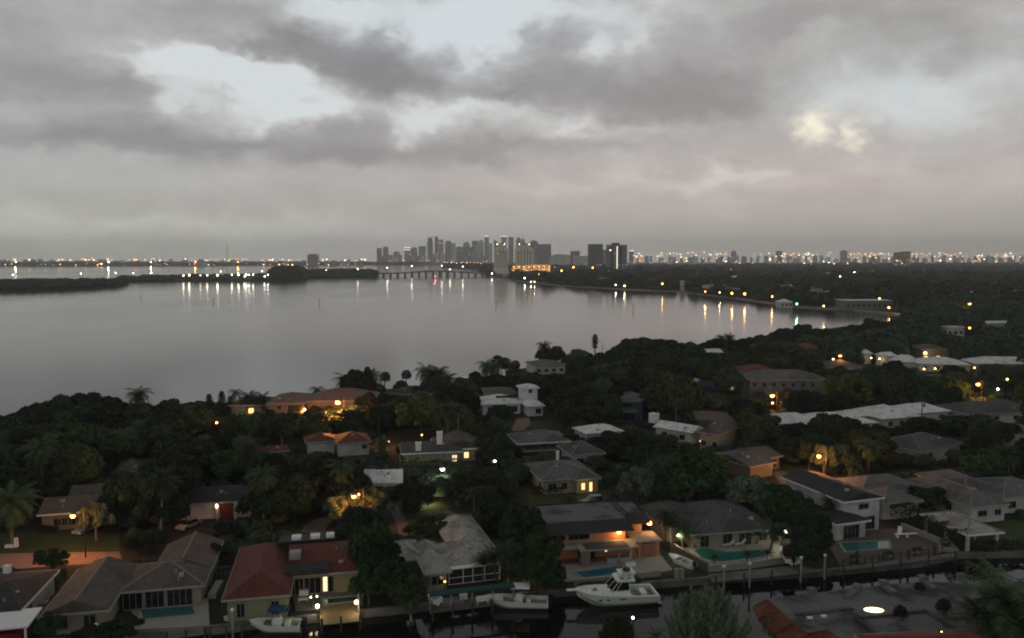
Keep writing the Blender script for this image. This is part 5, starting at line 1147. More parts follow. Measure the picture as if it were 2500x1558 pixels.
lamp('small warm lamp by the dark pool, second of the close pair', 774, 1456, 1.6, 'globe', 'warm', 8, (1, .84, .5), .12, clr=False)
lamp('tiny white light on the big tree beside the white modern house', 1369, 988, 5, 'globe', 'cool', 15, (1, .95, .85), .22)
lamp('orange street lamp against the white porch roof of the apartment house', 1885, 966, 6.5, r=.7, watts=5000)
lamp('orange street lamp alone before the long orange lit tree', 1999, 1114, 6.5, r=.42, watts=5000)
lamp('orange street lamp nearest the bayside trees and small orange lit house', 2051, 868, 7, r=.75, watts=700)
lamp('double white lamp just below the bayside orange street lamp', 2026, 886, 4, 'globe', 'cool', 160, (1, .95, .8), .5)
lamp('small yellow lamp between the double white lamp and bayside orange lamp', 2034, 877, 4, 'globe', 'warm', 60, (1, .85, .45), .35)
lamp('orange street lamp on the lane at the frame side with lit utility pole', 2387, 938, 7.5, r=.65, watts=5000)
lamp('white lamp over the dark lane past the orange street lamp', 2436, 950, 4, 'globe', 'cool', 80, (1, .97, .9), .35)
lamp('pinkish small lamp above the dark lane by the frame edge', 2459, 926, 4, 'globe', 'warm', 50, (1, .7, .5), .3)
lamp('greenish yellow lamp between round trees and the grey apartment house', 1787, 947, 4, 'globe', 'warm', 60, (.95, 1, .5), .33)
lamp('white lamp beside the boat on a trailer', 1669, 922, 4, 'globe', 'cool', 40, (1, 1, .95), .3)
lamp('white floodlight blazing beside the lit launch', 1917, 1298, 3.0, 'wall', 'cool', 260, (1, .95, .72), .34)
lamp('white double floodlight behind the small palms of the cream house', 1656, 1307, 2.8, 'wall', 'cool', 230, (1, .93, .68), .24)
lamp('warm lamp shining low between the pale tiled house and palms', 1278, 1392, 1.8, 'globe', 'na2', 110, (1, .66, .25), .3)
lamp('warm fairy light string on the pale tiled house corner post', 1086, 1420, 1.4, 'bollard', 'na2', 8, (1, .7, .3), .16)
lamp('white yellow spotlight washing the small bright green lawn', 1052, 1214, 1.2, 'bollard', 'warm', 260, (1, .85, .4), .22)
lamp('yellow spotlight hidden in shrubs behind the amber tree mass', 1022, 1212, 1.0, 'bollard', 'warm', 60, (1, .85, .4), .2)
lamp('red amber street lamp high on the dark mainland trees', 2367, 741, 12, r=1.3, watts=2500, col=(1, .35, .1))
lamp('warm lamp on the upper floor of the bright villa', 2259, 862, 4.2, 'wall', 'na2', 500, (1, .7, .35), .8)
lamp('tall narrow light on the bright villa wall', 2280, 855, 4.8, 'wall', 'na2', 250, (1, .7, .35), .5)
lamp('small lamp on the bright villa corner', 2313, 853, 5, 'wall', 'warm', 80, (1, .8, .5), .4)
lamp('warm eave lamp of the broad white roof, first of three', 2256, 901, 2.4, 'wall', 'na2', 160, (1, .65, .3), .45)
lamp('warm eave lamp of the broad white roof, middle of three', 2283, 900, 2.4, 'wall', 'na2', 160, (1, .65, .3), .45)
lamp('warm eave lamp at the lit utility pole end of the broad white roof', 2379, 898, 3, 'wall', 'na2', 120, (1, .7, .3), .4)
lamp('little warm lamp under the white gable end among trees', 2127, 874, 3, 'globe', 'warm', 30, (1, .8, .5), .3)
lamp('little warm lamp right beside the gable tree lamp', 2147, 876, 3, 'globe', 'warm', 30, (1, .8, .5), .3)
lamp('red lamp beside the lone white villa', 2367, 801, 6, 'globe', 'na', 150, (1, .35, .12), .6)
lamp('warm lamp lighting the yellowish gable house foot', 1711, 1077, 1.6, 'wall', 'warm', 45, (1, .85, .45), .28)
lamp('narrow white lamp on the beige gable house wall', 1891, 1130, 2.6, 'wall', 'warm', 25, (1, .85, .6), .2)
lamp('orange garden lamp under the amber apartment tree', 1886, 984, 2.5, 'globe', 'na2', 120, (1, .6, .2), .35)
lamp('pair of stacked lights beside the big tree below the bright street lamp', 908, 1030, 3, 'globe', 'warm', 30, (1, .9, .6), .25)
lamp('small lamp at the near end of the lit tree drive', 1024, 1012 + 0, 3, 'globe', 'na2', 10, (1, .6, .3), .15)
lamp('orange glow lamp beside the lit grassy strip', 950, 1078, 1.2, 'bollard', 'na2', 160, (1, .5, .15), .2)
lamp('orange glow lamp over the lit grassy strip under the dome tree', 1030, 1062, 3, 'globe', 'na2', 160, (1, .5, .15), .2)
lamp('orange lane lamp behind the grey roof at the frame side', 2404, 992, 3, 'globe', 'na2', 200, (1, .45, .15), .3)
lamp('small white light on the near bank lamp post', 1545, 1508, 4.5, 'globe', 'cool', 10, (1, .97, .9), .16, clr=False)
lamp('lamp glowing amber behind the grey hip roof ridge', 1765, 1228, 2.5, 'globe', 'na2', 60, (1, .6, .2), .25)
# mainland shore lamps with reflections
for (px, py, z, m, col, w, r, lb) in ((1945, 742, 7, 'greenlamp', (.35, 1, .45), 5000, 1.0, 'green navigation light glowing on the point'), (2147, 729, 9, 'na', (1, .5, .15), 3000, .9, 'orange lamp above the long pale clubhouse'),
        (2170, 751, 5, 'na2', (1, .7, .3), 3000, 1.0, 'warm floodlight at the clubhouse end'), (1787, 716, 9, 'na', (1, .45, .12), 8000, 1.2, 'amber seawall lamp, first of a close pair'), (1818, 717.5, 9, 'na', (1, .45, .12), 8000, 1.2, 'amber seawall lamp, second of a close pair'),
        (1722, 712, 9, 'na2', (1, .55, .15), 6000, .8, 'amber lamp behind the seawall promenade trees'), (1757, 714, 7, 'warm', (1, .8, .5), 3000, .6, 'small pale seawall lamp before the amber pair'), (1885, 724, 8, 'na', (1, .55, .2), 4000, .8, 'amber lamp near the green navigation light'),
        (1525, 698, 6, 'warm', (1, .82, .45), 9000, 1.0, 'yellow lamp on the white cottage with a long streak'), (1503, 696, 6, 'cool', (1, 1, .9), 1500, .8, 'small white lamp by the white cottage'), (1617, 693, 12, 'na', (1, .55, .15), 2500, 1.2, 'amber lamp in the trees above the seawall'),
        (2011, 747, 8, 'warm', (1, .8, .5), 1800, .6, 'small pale lamp before the clubhouse'), (2460, 687, 12, 'na', (1, .55, .18), 3000, 1.5, 'amber lamp high in the mainland canopy at the frame side'), (2051, 675, 14, 'warm', (1, .8, .5), 500, 1.2, 'small lamp deep in the mainland canopy'), (2086, 665, 14, 'cool', (1, .95, .85), 500, 1.2, 'fainter lamp deep in the mainland canopy'),
        (1201, 668, 8, 'cool', (1, .98, .9), 9000, 1.8, 'white lamp where the bridge meets the shore'), (1281, 679, 8, 'cool', (1, .95, .85), 5000, 1.3, 'white shore lamp beyond the bridge'), (1296, 688, 4, 'warm', (1, .85, .6), 5000, 1.0, 'low shore lamp, first of a waterside pair'), (1305, 688, 4, 'warm', (1, .85, .6), 5000, 1.0, 'low shore lamp, second of a waterside pair'),
        (1316, 671, 10, 'na', (1, .5, .15), 5000, 2.0, 'orange shore lamp below the floodlit terrace'), (1323, 671, 10, 'warm', (1, .9, .7), 2000, 1.0, 'white lamp touching the orange shore lamp'), (1347, 674, 10, 'cool', (1, .95, .9), 3000, 1.3, 'white lamp on the shore road'), (1267, 666, 10, 'na', (1, .5, .15), 5000, 1.6, 'orange lamp at the foot of the cream towers'),
        (1371, 661, 14, 'na', (1, .45, .12), 5000, 2.4, 'lower orange lamp in the wood beyond the terrace'), (1400, 652.5, 18, 'na', (1, .5, .15), 5000, 3.0, 'big orange lamp above the wood'), (1402, 661, 12, 'na', (1, .5, .15), 2000, 1.3, 'small orange lamp under the big one'), (1447, 654, 18, 'na', (1, .5, .15), 4000, 2.6, 'orange lamp alone before the dark office blocks'), (1485, 662, 14, 'warm', (1, .85, .6), 1500, 1.4, 'dim pale lamp in the wood before the office blocks'),
        (1354, 652, 14, 'warm', (1, .8, .5), 3000, 1.8, 'pale lamp at the end of the floodlit terrace')):
    lamp(lb, px, py, z, 'globe', m, w * .28, col, r, clr=False, name='shore_lamp')
# causeway lamps
i = 0
for (px, py) in ((33, 671), (199, 668), (284, 667), (327, 667), (371, 666), (449, 673), (463, 672), (490, 673), (507, 672.5), (532, 672), (540, 663), (567, 671), (583, 671), (598, 675), (602, 671), (609, 671), (619, 670.5), (641, 662), (647, 675), (655, 671), (737, 661), (797, 660), (874, 657), (946, 654), (1006, 650), (1079, 649), (1099, 658), (1130, 651)):
    hi = py < 669 or px > 700; d = (1990 if px < 700 else 2080) if hi else 1648
    z = ZT(d, py); x = (px - 1250) / FPX * d
    t = empty('causeway_lamp', (x, d, 0), 0, 'tall white lamp standing along the bay causeway', 'street lamp', 'lamps standing along the bay causeway')
    MB().tube((0, 0, 1), (0, 0, z), .3, .2, 5).build('pole', M['grey'], t); MB().ball((0, 0, z), 1.4 if px in (532, 583, 602, 463) else 1.0, 8, 5).build('bulb', M['cool'], t)
    light(t, (0, -3, z), (1000 if px < 700 else 1800) if px > 440 else 3000, (1, .74, .45) if px in (737, 797, 874) else (1, .90, .66), 1.6)
t = lamp('red light under the raised middle of the bridge', 1063, 662.5, 11, 'globe', 'redlamp', 16000, (1, .1, .08), 1.6, clr=False, name='bridge_light')
for px, c in ((42, 0), (268, 0), (371, 0), (479, 1), (583, 1)):    # strong shore lights whose streaks show on the far water
    d = 4850; z = 26; t = empty('shore_floodlight', ((px - 1250) / FPX * d, d, 0), 0, ['strong white floodlight on the ocean-side shore throwing a streak', 'strong orange floodlight on the ocean-side shore throwing a streak'][c], 'floodlight', ['white floodlights of the ocean-side shore', 'orange floodlights of the ocean-side shore'][c])
    MB().tube((0, 0, 0), (0, 0, z), .8, .6, 5).build('pole', M['grey'], t); MB().ball((0, 0, z), 3.2, 8, 5).build('bulb', M['na' if c else 'cool'], t); light(t, (0, -8, z), 35000, (1, .5, .15) if c else (1, .9, .7), 4)
# small far lights: the larger ones one by one, the faint rest as a mass
rng = random.Random(21); pr = {}; FL = []
FCOL = dict(w=(1, .86, .58), a=(1, .58, .22), o=(1, .42, .12), g=(.8, 1, .7))
def farlight(px, py, d, r, key, lb, grp): FL.append((r, px, py, d, key, lb, grp, rng.uniform(.9, 1.7)))
for i in range(190):
    px = rng.uniform(-20, 935)
    if rng.random() < .5: px = rng.choice([17, 98, 124, 152, 152, 212, 222, 245, 270, 385, 402, 440, 478, 500, 520, 545, 570, 590, 640, 665, 685, 706, 730, 790, 800, 870, 885]) + rng.gauss(0, 5)
    py = rng.gauss(634.5, 1.4) if rng.random() < .75 else rng.gauss(645.5, 1.0)
    farlight(px, py, 4760 if py > 640 else 5000, rng.choice([.4, .5, .6, .7, .95, 1.4]), rng.choice('wwwaao'), 'tiny light twinkling along the low ocean-side shore', 'lights along the ocean-side shore')
for px in range(515, 607, 7): farlight(px, 632.5, 5000, .6, 'a', 'tiny light twinkling along the low ocean-side shore', 'lights along the ocean-side shore')
for i in range(36): farlight(948 + i * 4.4 + rng.uniform(-1, 1), rng.gauss(636, .8), 6500, rng.choice([.5, .6, .8]), rng.choice('waao'), 'small amber light in the row at the feet of the skyline', 'light row at the feet of the skyline')
for i in range(26): farlight(rng.uniform(960, 1350), rng.uniform(590, 630), 6600, rng.choice([.3, .35, .45]), rng.choice('waw'), 'faint window light among the skyline towers', 'faint lights among the skyline')
for i in range(14): farlight(1085 + i * 8 + rng.uniform(-2, 2), rng.gauss(640.5, 1.2), 3250, rng.choice([.6, .8]), rng.choice('wa'), 'small light above the grove behind the bridge', 'lights above the bridgehead grove')
for i in range(430):
    px = rng.uniform(1535, 2520); u = rng.random(); py = 617 + 27 * u ** 1.3 + rng.gauss(0, 1.5)
    if rng.random() < .35: px = rng.choice([1560, 1600, 1660, 1760, 1900, 1935, 1965, 2100, 2120, 2145, 2165, 2245, 2300, 2325, 2400, 2440]) + rng.gauss(0, 11); py = rng.gauss(622, 2.5)
    d = 7000 if py < 624 else (4600 if py < 632 else 3500)
    farlight(px, py, d, rng.choice([.34, .4, .48, .58, .7, .9, 1.2]) * (1 if rng.random() < .96 else 1.7), rng.choice('waaaoowg'), 'small light scattered among the mainland city lights', 'lights scattered over the mainland city')
for i in range(20): farlight(rng.uniform(1350, 2450), rng.uniform(655, 700), 1900, rng.choice([.45, .6]), rng.choice('wao'), 'lonely small light in the mainland canopy', 'lonely lights in the mainland canopy')
FL.sort(key=lambda q: -q[0] - (10 if 'skyline' in q[6] or 'grove' in q[6] or 'lonely' in q[6] else 0))
for key in FCOL: b = MB(); b.ball((0, 0, 0), 1, 6, 4); pr[key] = b.mesh('far_lamp', emit('far_' + key, FCOL[key], 4.5))
for (r, px, py, d, key, lb, grp, asp) in FL[:285]:
    o = bpy.data.objects.new('far_lamp', pr[key]); COL.objects.link(o); o.location = ((px - 1250) / FPX * d, d, ZT(d, py)); s = r * d / FPX; o.scale = (s * asp, s, s); tag(o, lb, 'far light', grp)
b = MB()
for (r, px, py, d, key, lb, grp, asp) in FL[285:]: b.ball(((px - 1250) / FPX * d, d, ZT(d, py)), r * d / FPX, 5, 3); b.mi[-10:] = [list(FCOL).index(key)] * 10
b.mi = []
for (r, px, py, d, key, lb, grp, asp) in FL[285:]: b.mi += [list(FCOL).index(key)] * 15
o = b.build('city_lights', [MATS['far_' + k] for k in FCOL]); tag(o, 'faintest pinprick lights spread along the whole far horizon', 'lights', kind='stuff')
for (px, y0, y1, lb) in ((780, 729, 742, 'thin channel marker post in the open bay'), (1546, 745, 760, 'thin channel marker post nearer the mainland shore'), (521, 728, 738, 'tiny channel marker before the causeway'), (344, 722, 730, 'small channel marker square topped in the bay'), (1211, 736, 748, 'thin channel marker near the tower reflections')):
    x, y = GW(px, y1); h = ZT(y, y0); t = empty('channel_marker', (x, y, 0), 0, lb, 'channel marker'); MB().tube((0, 0, WZ - 1), (0, 0, h), .22, .22, 6).build('post', M['dark'], t); MB().box(-.5, -.1, h - 1.1, .5, .1, h - .1).build('board', M['dark'], t)
# utility poles
for (px, yt, yb, lb) in ((2249, 975, 1048, 'tall dark utility pole before the white roof with three peaks'), (896, 968, 1020, 'pale utility pole in the dark trees beside the brightest street lamp'), (2376, 905, 958, 'lit utility pole beside the orange lane lamp'), (503, 1195, 1215, 'thin pole rising by the mauve roofed house')):
    x, y = G(px, yb); h = ZT(y, yt); t = empty('utility_pole', (x, y, 0), 0, lb, 'utility pole'); MB().tube((0, 0, 0), (0, 0, h), .2, .13, 8).build('pole', M['oldwood'], t); MB().box(-1.2, -.07, h - .8, 1.2, .07, h - .65).build('crossarm', M['oldwood'], t); MB().tube((.4, -.3, h - 2), (.4, -.3, h - 1), .25, n=8).build('transformer', M['grey'], t); clear((px - 5, yt, px + 5, yb - 8), y)
# sailing masts by the bay
for (px, yt, yb, lb) in ((1471, 836, 872, 'bare mast standing beside the slender dead palm'), (1492, 853, 874, 'shorter bare mast near the big domed trees')):
    x, y = G(px, yb); h = ZT(y, yt); t = MB(); t.tube((0, 0, 0), (0, 0, h), .16, .08, 6); t.tube((-1.4, 0, h * .75), (1.4, 0, h * .75), .05, n=5); o = t.build('mast', M['grey']); o.location = (x, y, 0); tag(o, lb, 'mast')
# ---- near bank
def near_house():
    z = 5.6; px = [(1872, 1462), (1950, 1452), (2050, 1440), (2160, 1428), (2260, 1420), (2400, 1424), (2560, 1440), (2640, 1600), (2110, 1610), (2060, 1566), (2022, 1536), (1975, 1546), (1938, 1522), (1905, 1490)]
    P = [np.array(G(*q, z)) for q in px]; c = P[0]; Q = [tuple(p_ - c) for p_ in P]
    t = empty('near_house', (c[0], c[1], 0), 0, 'large flat grey roofed house with orange tile skirt on the near canal bank', 'house')
    b = MB(); tr = tessellate_polygon([[Vector((*q, 0)) for q in Q]])
    for f in tr:
        q = [Q[i] for i in f]; ar = (q[1][0] - q[0][0]) * (q[2][1] - q[0][1]) - (q[2][0] - q[0][0]) * (q[1][1] - q[0][1])
        if ar < 0: q = q[::-1]
        b.face([(*k, z) for k in q])
    for i in range(len(Q)):
        a, e = Q[(i + 1) % len(Q)], Q[i]; b.face([(*e, z - .5), (*a, z - .5), (*a, z), (*e, z)]); b.face([(*a, z - .5), (*e, z - .5), (*e, z), (*a, z)])
    ro = b.build('roof', M['mottled'], t)
    ins_ = [tuple(np.mean(Q, axis=0) + (np.array(q) - np.mean(Q, axis=0)) * .9) for q in Q]; MB().prism(ins_, -.1, z - .52).build('wall', M['cream'], t)
    outer = [(1838, 1480), (1852, 1512), (1892, 1548), (1928, 1590), (1985, 1604), (2010, 1625), (2050, 1670)]
    inner = [(1872, 1462), (1905, 1490), (1938, 1522), (1975, 1546), (2022, 1536), (2060, 1566), (2110, 1610)]
    O = [tuple(np.array(G(*q, 4.0)) - c) for q in outer]; I = [tuple(np.array(G(*q, z + .06)) - c) for q in inner]
    b = MB(); cc = MB()
    for i in range(6):
        L0 = math.hypot(O[i + 1][0] - O[i][0], O[i + 1][1] - O[i][1])
        b.face([(*O[i], 4.0), (*O[i + 1], 4.0), (*I[i + 1], z + .06), (*I[i], z + .06)], [(0, 0), (L0, 0), (L0, 3), (0, 3)]); b.face([(*O[i + 1], 3.9), (*O[i], 3.9), (*I[i], z - .2), (*I[i + 1], z - .2)])
        b.face([(*O[i], 3.75), (*O[i + 1], 3.75), (*O[i + 1], 4.0), (*O[i], 4.0)])
    sk = b.build('tile_skirt', M['orangeroof'], t)
    for i in range(5): MB().tube((*O[i + 1], 4.05), (*I[i + 1], z + .1), .10, n=5).build('ridge_cap', M['orangeroof'], sk)
    # skylight
    def rp(x, y, zz=z): return np.array(G(x, y, zz)) - c
    s0 = rp(2133, 1494); n = 16
    MB().prism([(s0[0] + 1.25 * math.cos(2 * math.pi * i / n), s0[1] + .8 * math.sin(2 * math.pi * i / n)) for i in range(n)], z, z + .22).build('skylight_kerb', M['trim'], ro)
    b = MB()
    for i in range(n):
        a0, a1 = 2 * math.pi * i / n, 2 * math.pi * (i + 1) / n
        b.face([(s0[0] + 1.08 * math.cos(a0), s0[1] + .66 * math.sin(a0), z + .23), (s0[0] + 1.08 * math.cos(a1), s0[1] + .66 * math.sin(a1), z + .23), (s0[0], s0[1], z + .5)])
    b.build('skylight', M['sky_l'], ro); light(t, (s0[0], s0[1] - .2, z + 1.0), 26, (1, .78, .35), .4)
    for (x, y) in ((1977, 1510), (2011, 1506)): q = rp(x, y); MB().box(q[0] - .3, q[1] - .15, z, q[0] + .3, q[1] + .15, z + .18).build('roof_vent', M['white'], ro)
    for (x0, y0, x1, y1) in ((1944, 1455, 1984, 1450), (2066, 1462, 2094, 1440), (2186, 1452, 2155, 1430), (2283, 1440, 2250, 1418), (2372, 1432, 2345, 1414)):
        a, e = rp(x0, y0), rp(x1, y1); d = (e - a) / np.linalg.norm(e - a); nn = np.array([-d[1], d[0]]) * .36
        b = MB(); b.prism([tuple(a - nn), tuple(a + nn), tuple(e + nn), tuple(e - nn)], z, z + .35); b.prism([tuple(e - nn * 1.2 - d * .6), tuple(e + nn * 1.2 - d * .6), tuple(e + nn * 1.2 + d * .3), tuple(e - nn * 1.2 + d * .3)], z + .35, z + .72); b.build('parapet_block', M['conc'], ro)
    b = MB(); q = [rp(*k) for k in ((1940, 1500), (2080, 1486), (2085, 1490), (1945, 1505))]; b.prism([tuple(k) for k in q], z, z + .25); b.build('roof_curb', M['gravel'], ro)
    b = MB(); q = [rp(*k) for k in ((2090, 1512), (2260, 1494), (2330, 1540), (2150, 1560))]
    for i in range(4): a, e = q[i], q[(i + 1) % 4]; d = (e - a) / np.linalg.norm(e - a); nn = np.array([-d[1], d[0]]) * .2; b.prism([tuple(a - nn), tuple(e - nn), tuple(e + nn), tuple(a + nn)], z, z + .3)
    b.build('roof_curb', M['gravel'], ro)
    for (x, y, rr) in ((2198, 1512, .75), (2304, 1498, .85), (2245, 1448, .6), (2420, 1470, .9)):
        q = rp(x, y); r_ = np.random.default_rng(x); d_ = r_.normal(0, 1, (420, 3)); d_ /= np.linalg.norm(d_, axis=1)[:, None]; d_[:, 2] = abs(d_[:, 2])
        V, F = leaf_quads(r_, d_ * (rr * r_.uniform(.4, 1.1, 420) ** .6)[:, None] * (1, 1, 1.3), d_, .16); g_ = empty('potted_shrub', (c[0] + q[0], c[1] + q[1], z), 0, {2198: 'dark potted shrub on the flat grey roof beside the glowing skylight', 2304: 'dark potted shrub on the flat grey roof nearer the shaggy palm', 2245: 'small potted shrub at the canal edge of the flat grey roof', 2420: 'large potted shrub half behind the shaggy palm fronds'}[x], 'plant')
        MB().tube((0, 0, 0), (0, 0, .45), .32, .4, 10).build('pot', M['conc'], g_); o = bpy.data.objects.new('foliage', npmesh('foliage', V, F, M['leaf_dark'])); COL.objects.link(o); o.parent = g_; o.location = (0, 0, .5)
    FOOT.append((c[0] + 14, c[1] - 4, 18)); FOOT.append((c[0] + 30, c[1] - 4, 18)); clear((1840, 1412, 2500, 1558), 95)
near_house()
house('house', 'orange tile hip roof with a bare lamp at the lower corner', (2210, 1660), (2560, 1640), 6.0, lambda w: [(0, 0, w, 9, 'hip', 'x', 1.8)], 'orangeroof', 'cream', wF(3), clr=(2225, 1530, 2500, 1558))
lamp('bare white lamp at the lower corner orange roof', 2299, 1546, 6.6, 'wall', 'warm', 90, (1, .85, .6), .26)
t = empty('gazebo', (*G(1770, 1640, 0), 0), R(10), 'small round orange tiled gazebo roof at the bottom edge', 'gazebo')
b = MB(); n = 12
for i in range(n): a0, a1 = 2 * math.pi * i / n, 2 * math.pi * (i + 1) / n; b.face([(2.2 * math.cos(a0), 2.2 * math.sin(a0), 2.7), (2.2 * math.cos(a1), 2.2 * math.sin(a1), 2.7), (0, 0, 4.1)])
b.build('roof', M['orangeroof'], t)
for i in range(4): MB().tube((1.7 * math.cos(i * 1.57 + .8), 1.7 * math.sin(i * 1.57 + .8), 0), (1.7 * math.cos(i * 1.57 + .8), 1.7 * math.sin(i * 1.57 + .8), 2.75), .09, n=7).build('post', M['white'], t)

# roofs scattered through the mainland wood
b = MB(); b.box(0, 0, 0, 1, .8, .28); hp = MB(); 
far_w = b.mesh('wall', M['stucco']); hb_ = MB(); hip(hb_, None, -.05, -.05, 1.05, .85, .28, .14); far_r = [hb_.mesh('roof', M['whiteroof']), hb_.mesh('roof', M['midroof']), hb_.mesh('roof', M['pinkroof'])]
rg9 = random.Random(12)
for i in range(44):
    px = rg9.uniform(1380, 2500); py = rg9.uniform(655, 722)
    g = G(px, py, 9)
    if not inpoly(np.array([g]), MAIN)[0]: continue
    t = empty('far_house', (g[0], g[1], rg9.uniform(5, 8)), rg9.uniform(-.4, .6), 'pale far house roof half sunk in the mainland canopy', 'house', 'roofs showing through the mainland canopy'); w = rg9.uniform(13, 26); t.scale = (w, w * .8, w * .62)
    for nm, q in (('wall', far_w), ('roof', rg9.choice(far_r))): o = bpy.data.objects.new(nm, q); COL.objects.link(o); o.parent = t
# ================================================================== TREES
def trunk_mb(seed, h, r, spread, limbs=5, base=0):
    rg = random.Random(seed); b = MB(); z1 = h * .42
    b.path([(0, 0, -.3), (rg.uniform(-.1, .1) * r * 3, rg.uniform(-.1, .1), z1 * .5), (rg.uniform(-.2, .2), rg.uniform(-.2, .2), z1)], r, r * .7, 8)
    for i in range(limbs):
        a = 2 * math.pi * i / limbs + rg.uniform(-.4, .4); s = spread * rg.uniform(.45, .75)
        b.path([(0, 0, z1 * rg.uniform(.7, 1)), (s * .5 * math.cos(a), s * .5 * math.sin(a), h * .55), (s * math.cos(a), s * math.sin(a), h * rg.uniform(.68, .82))], r * .5, r * .12, 6)
    return b
# unit broadleaf kinds: crown radius 5, crown height, trunk height; (seed, R, H, n, lobes, leaf, material, flat, z of crown base, words)
KINDS = [
 ('dome', 1, 5, 5.2, 9300, 46, 0.35, 'leaf_dark', .85, 2.2, 'dark domed'), ('dome', 2, 5, 4.4, 8680, 34, 0.36, 'leaf_green', .8, 2.4, 'green spreading'),
 ('dome', 3, 5, 6.0, 9300, 30, 0.38, 'leaf_olive', .9, 1.8, 'olive tall'), ('dome', 4, 5, 4.6, 8060, 26, 0.39, 'leaf_dark', .8, 2.2, 'dark uneven'),
 ('dome', 5, 5, 5.4, 8060, 40, 0.35, 'leaf_green', .85, 2.0, 'green bushy'), ('dome', 6, 5, 4.0, 7440, 22, 0.38, 'leaf_grey', .75, 2.6, 'grey green open'),
 ('dome', 7, 5, 7.2, 9300, 40, 0.36, 'leaf_dark', 1.0, 1.5, 'dark tall'), ('dome', 8, 5, 5.0, 8680, 60, 0.32, 'leaf_olive', .9, 2.0, 'olive domed')]
PROTO = []
for (k, sd_, R_, H_, n, nl, sz, m, fl, zb, words_) in KINDS:
    me = crown_mesh(sd_, R_, H_, n, nl, sz, M[m], fl); me.transform(__import__('mathutils').Matrix.Translation((0, 0, zb)))
    tm = trunk_mb(sd_, zb + H_ * .8, .34, 4.2).mesh('trunk', M['trunk'] if sd_ != 6 else M['palebark'])
    PROTO.append((me, tm, zb + H_ * 1.02, words_))
PLACED = []
NBROAD = [0]
def put_tree(kind, x, y, h, rad, rz=None, label=None, auto=True, z=0):
    me, tm, H0, words_ = PROTO[kind]; rg = random.Random(int(x * 31 + y * 17))
    t = empty('broadleaf_tree', (x, y, z), rg.uniform(0, 6.28) if rz is None else rz); t.scale = (rad / 5, rad / 5 * rg.uniform(.9, 1.1), h / H0)
    for nm, q in (('crown', me), ('trunk', tm)):
        o = bpy.data.objects.new(nm, q); COL.objects.link(o); o.parent = t
    t['category'] = 'tree'; PLACED.append([t, x, y, h, rad, words_, label]); NBROAD[0] += 1; return t
def tree(cx, topy, basey, wpx, kind, label=None):
    x, y = G(cx, basey); h = max(2.5, ZT(y, topy)); rad = wpx / 2 / FPX * math.hypot(y, CH) * 1.0; return put_tree(kind, x, y, h, rad, label=label)
# ---- palms
def frond(b, rg, az, el, L, droop, w=.55, n=11, leaf=.16):
    pts = []; x = 0; z = 0; e = el
    for i in range(n + 1):
        pts.append((x * math.cos(az), x * math.sin(az), z)); x += L / n * math.cos(e); z += L / n * math.sin(e); e -= droop / n
    for i in range(n):
        a, c = np.array(pts[i]), np.array(pts[i + 1]); d = c - a; side = np.array([-math.sin(az), math.cos(az), 0])
        ww = w * L * .28 * math.sin(math.pi * min(1, (i + 1.2) / (n + 1))) ** .6
        for s in (-1, 1):
            for k in (0, .5):
                p_ = a + d * k; tip = p_ + side * s * ww * rg.uniform(.85, 1.1) + d * .55 + np.array([0, 0, -ww * rg.uniform(.35, .7)])
                b.face([tuple(p_), tuple(p_ + d * leaf * 2.4), tuple(tip + d * .1), tuple(tip)])
    return b
def palm_mesh(seed, n, L, droop, w=.55, up=1.1, low=-.5, th=0):
    rg = random.Random(seed); b = MB()
    for i in range(n):
        u = i / n; frond(b, rg, i * 2.4 + rg.uniform(-.2, .2), up + (low - up) * u + rg.uniform(-.12, .12), L * rg.uniform(.85, 1.08), droop * rg.uniform(.8, 1.2), w)
    return b.mesh('fronds', M['leaf_palm'])
def fan_mesh(seed, Rr=1.65):
    rg = np.random.default_rng(seed); d = rg.normal(0, 1, (750, 3)); d /= np.linalg.norm(d, axis=1)[:, None]; d[:, 2] = np.where(d[:, 2] < -.75, -d[:, 2], d[:, 2])
    V, F = leaf_quads(rg, d * (Rr * rg.uniform(.55, 1, 750) ** .6)[:, None], d, .26, .5); return npmesh('fronds', V, F, M['leaf_palm'])
PALM = dict(coco=[palm_mesh(s, 32, 3.4, 1.7, .8, 1.25, -.7) for s in (1, 2)], royal=[palm_mesh(3, 20, 3.0, 1.9, .7, 1.0, -.4)], wind=[palm_mesh(4, 20, 3.0, 1.2, .5, 1.4, .1)], date=[palm_mesh(s, 50, 3.6, 1.5, .7, 1.3, -.7) for s in (6, 7)], fan=[fan_mesh(1), fan_mesh(2)], areca=[palm_mesh(9, 26, 3.6, 1.0, .5, 1.45, .5)])
def ptrunk(kind, bend, m):
    b = MB(); pts = [(bend * math.sin(u * 1.5), bend * .4 * math.sin(u * 3), u) for u in [i / 8 for i in range(9)]]
    k = 8
    for i in range(k): b.tube(pts[i], pts[i + 1], .17 - .07 * i / k, .17 - .07 * (i + 1) / k, 7, cap=False)
    return b.mesh('trunk', m), pts[-1]
PTR = [ptrunk('a', .35, M['palebark']), ptrunk('b', -.5, M['trunk']), ptrunk('c', .0, M['palebark'])]
PWORD = dict(coco='coconut palm', royal='royal palm', wind='windswept palm', date='thick fronded palm', fan='fan palm', areca='clumping palm')
PALMS = []
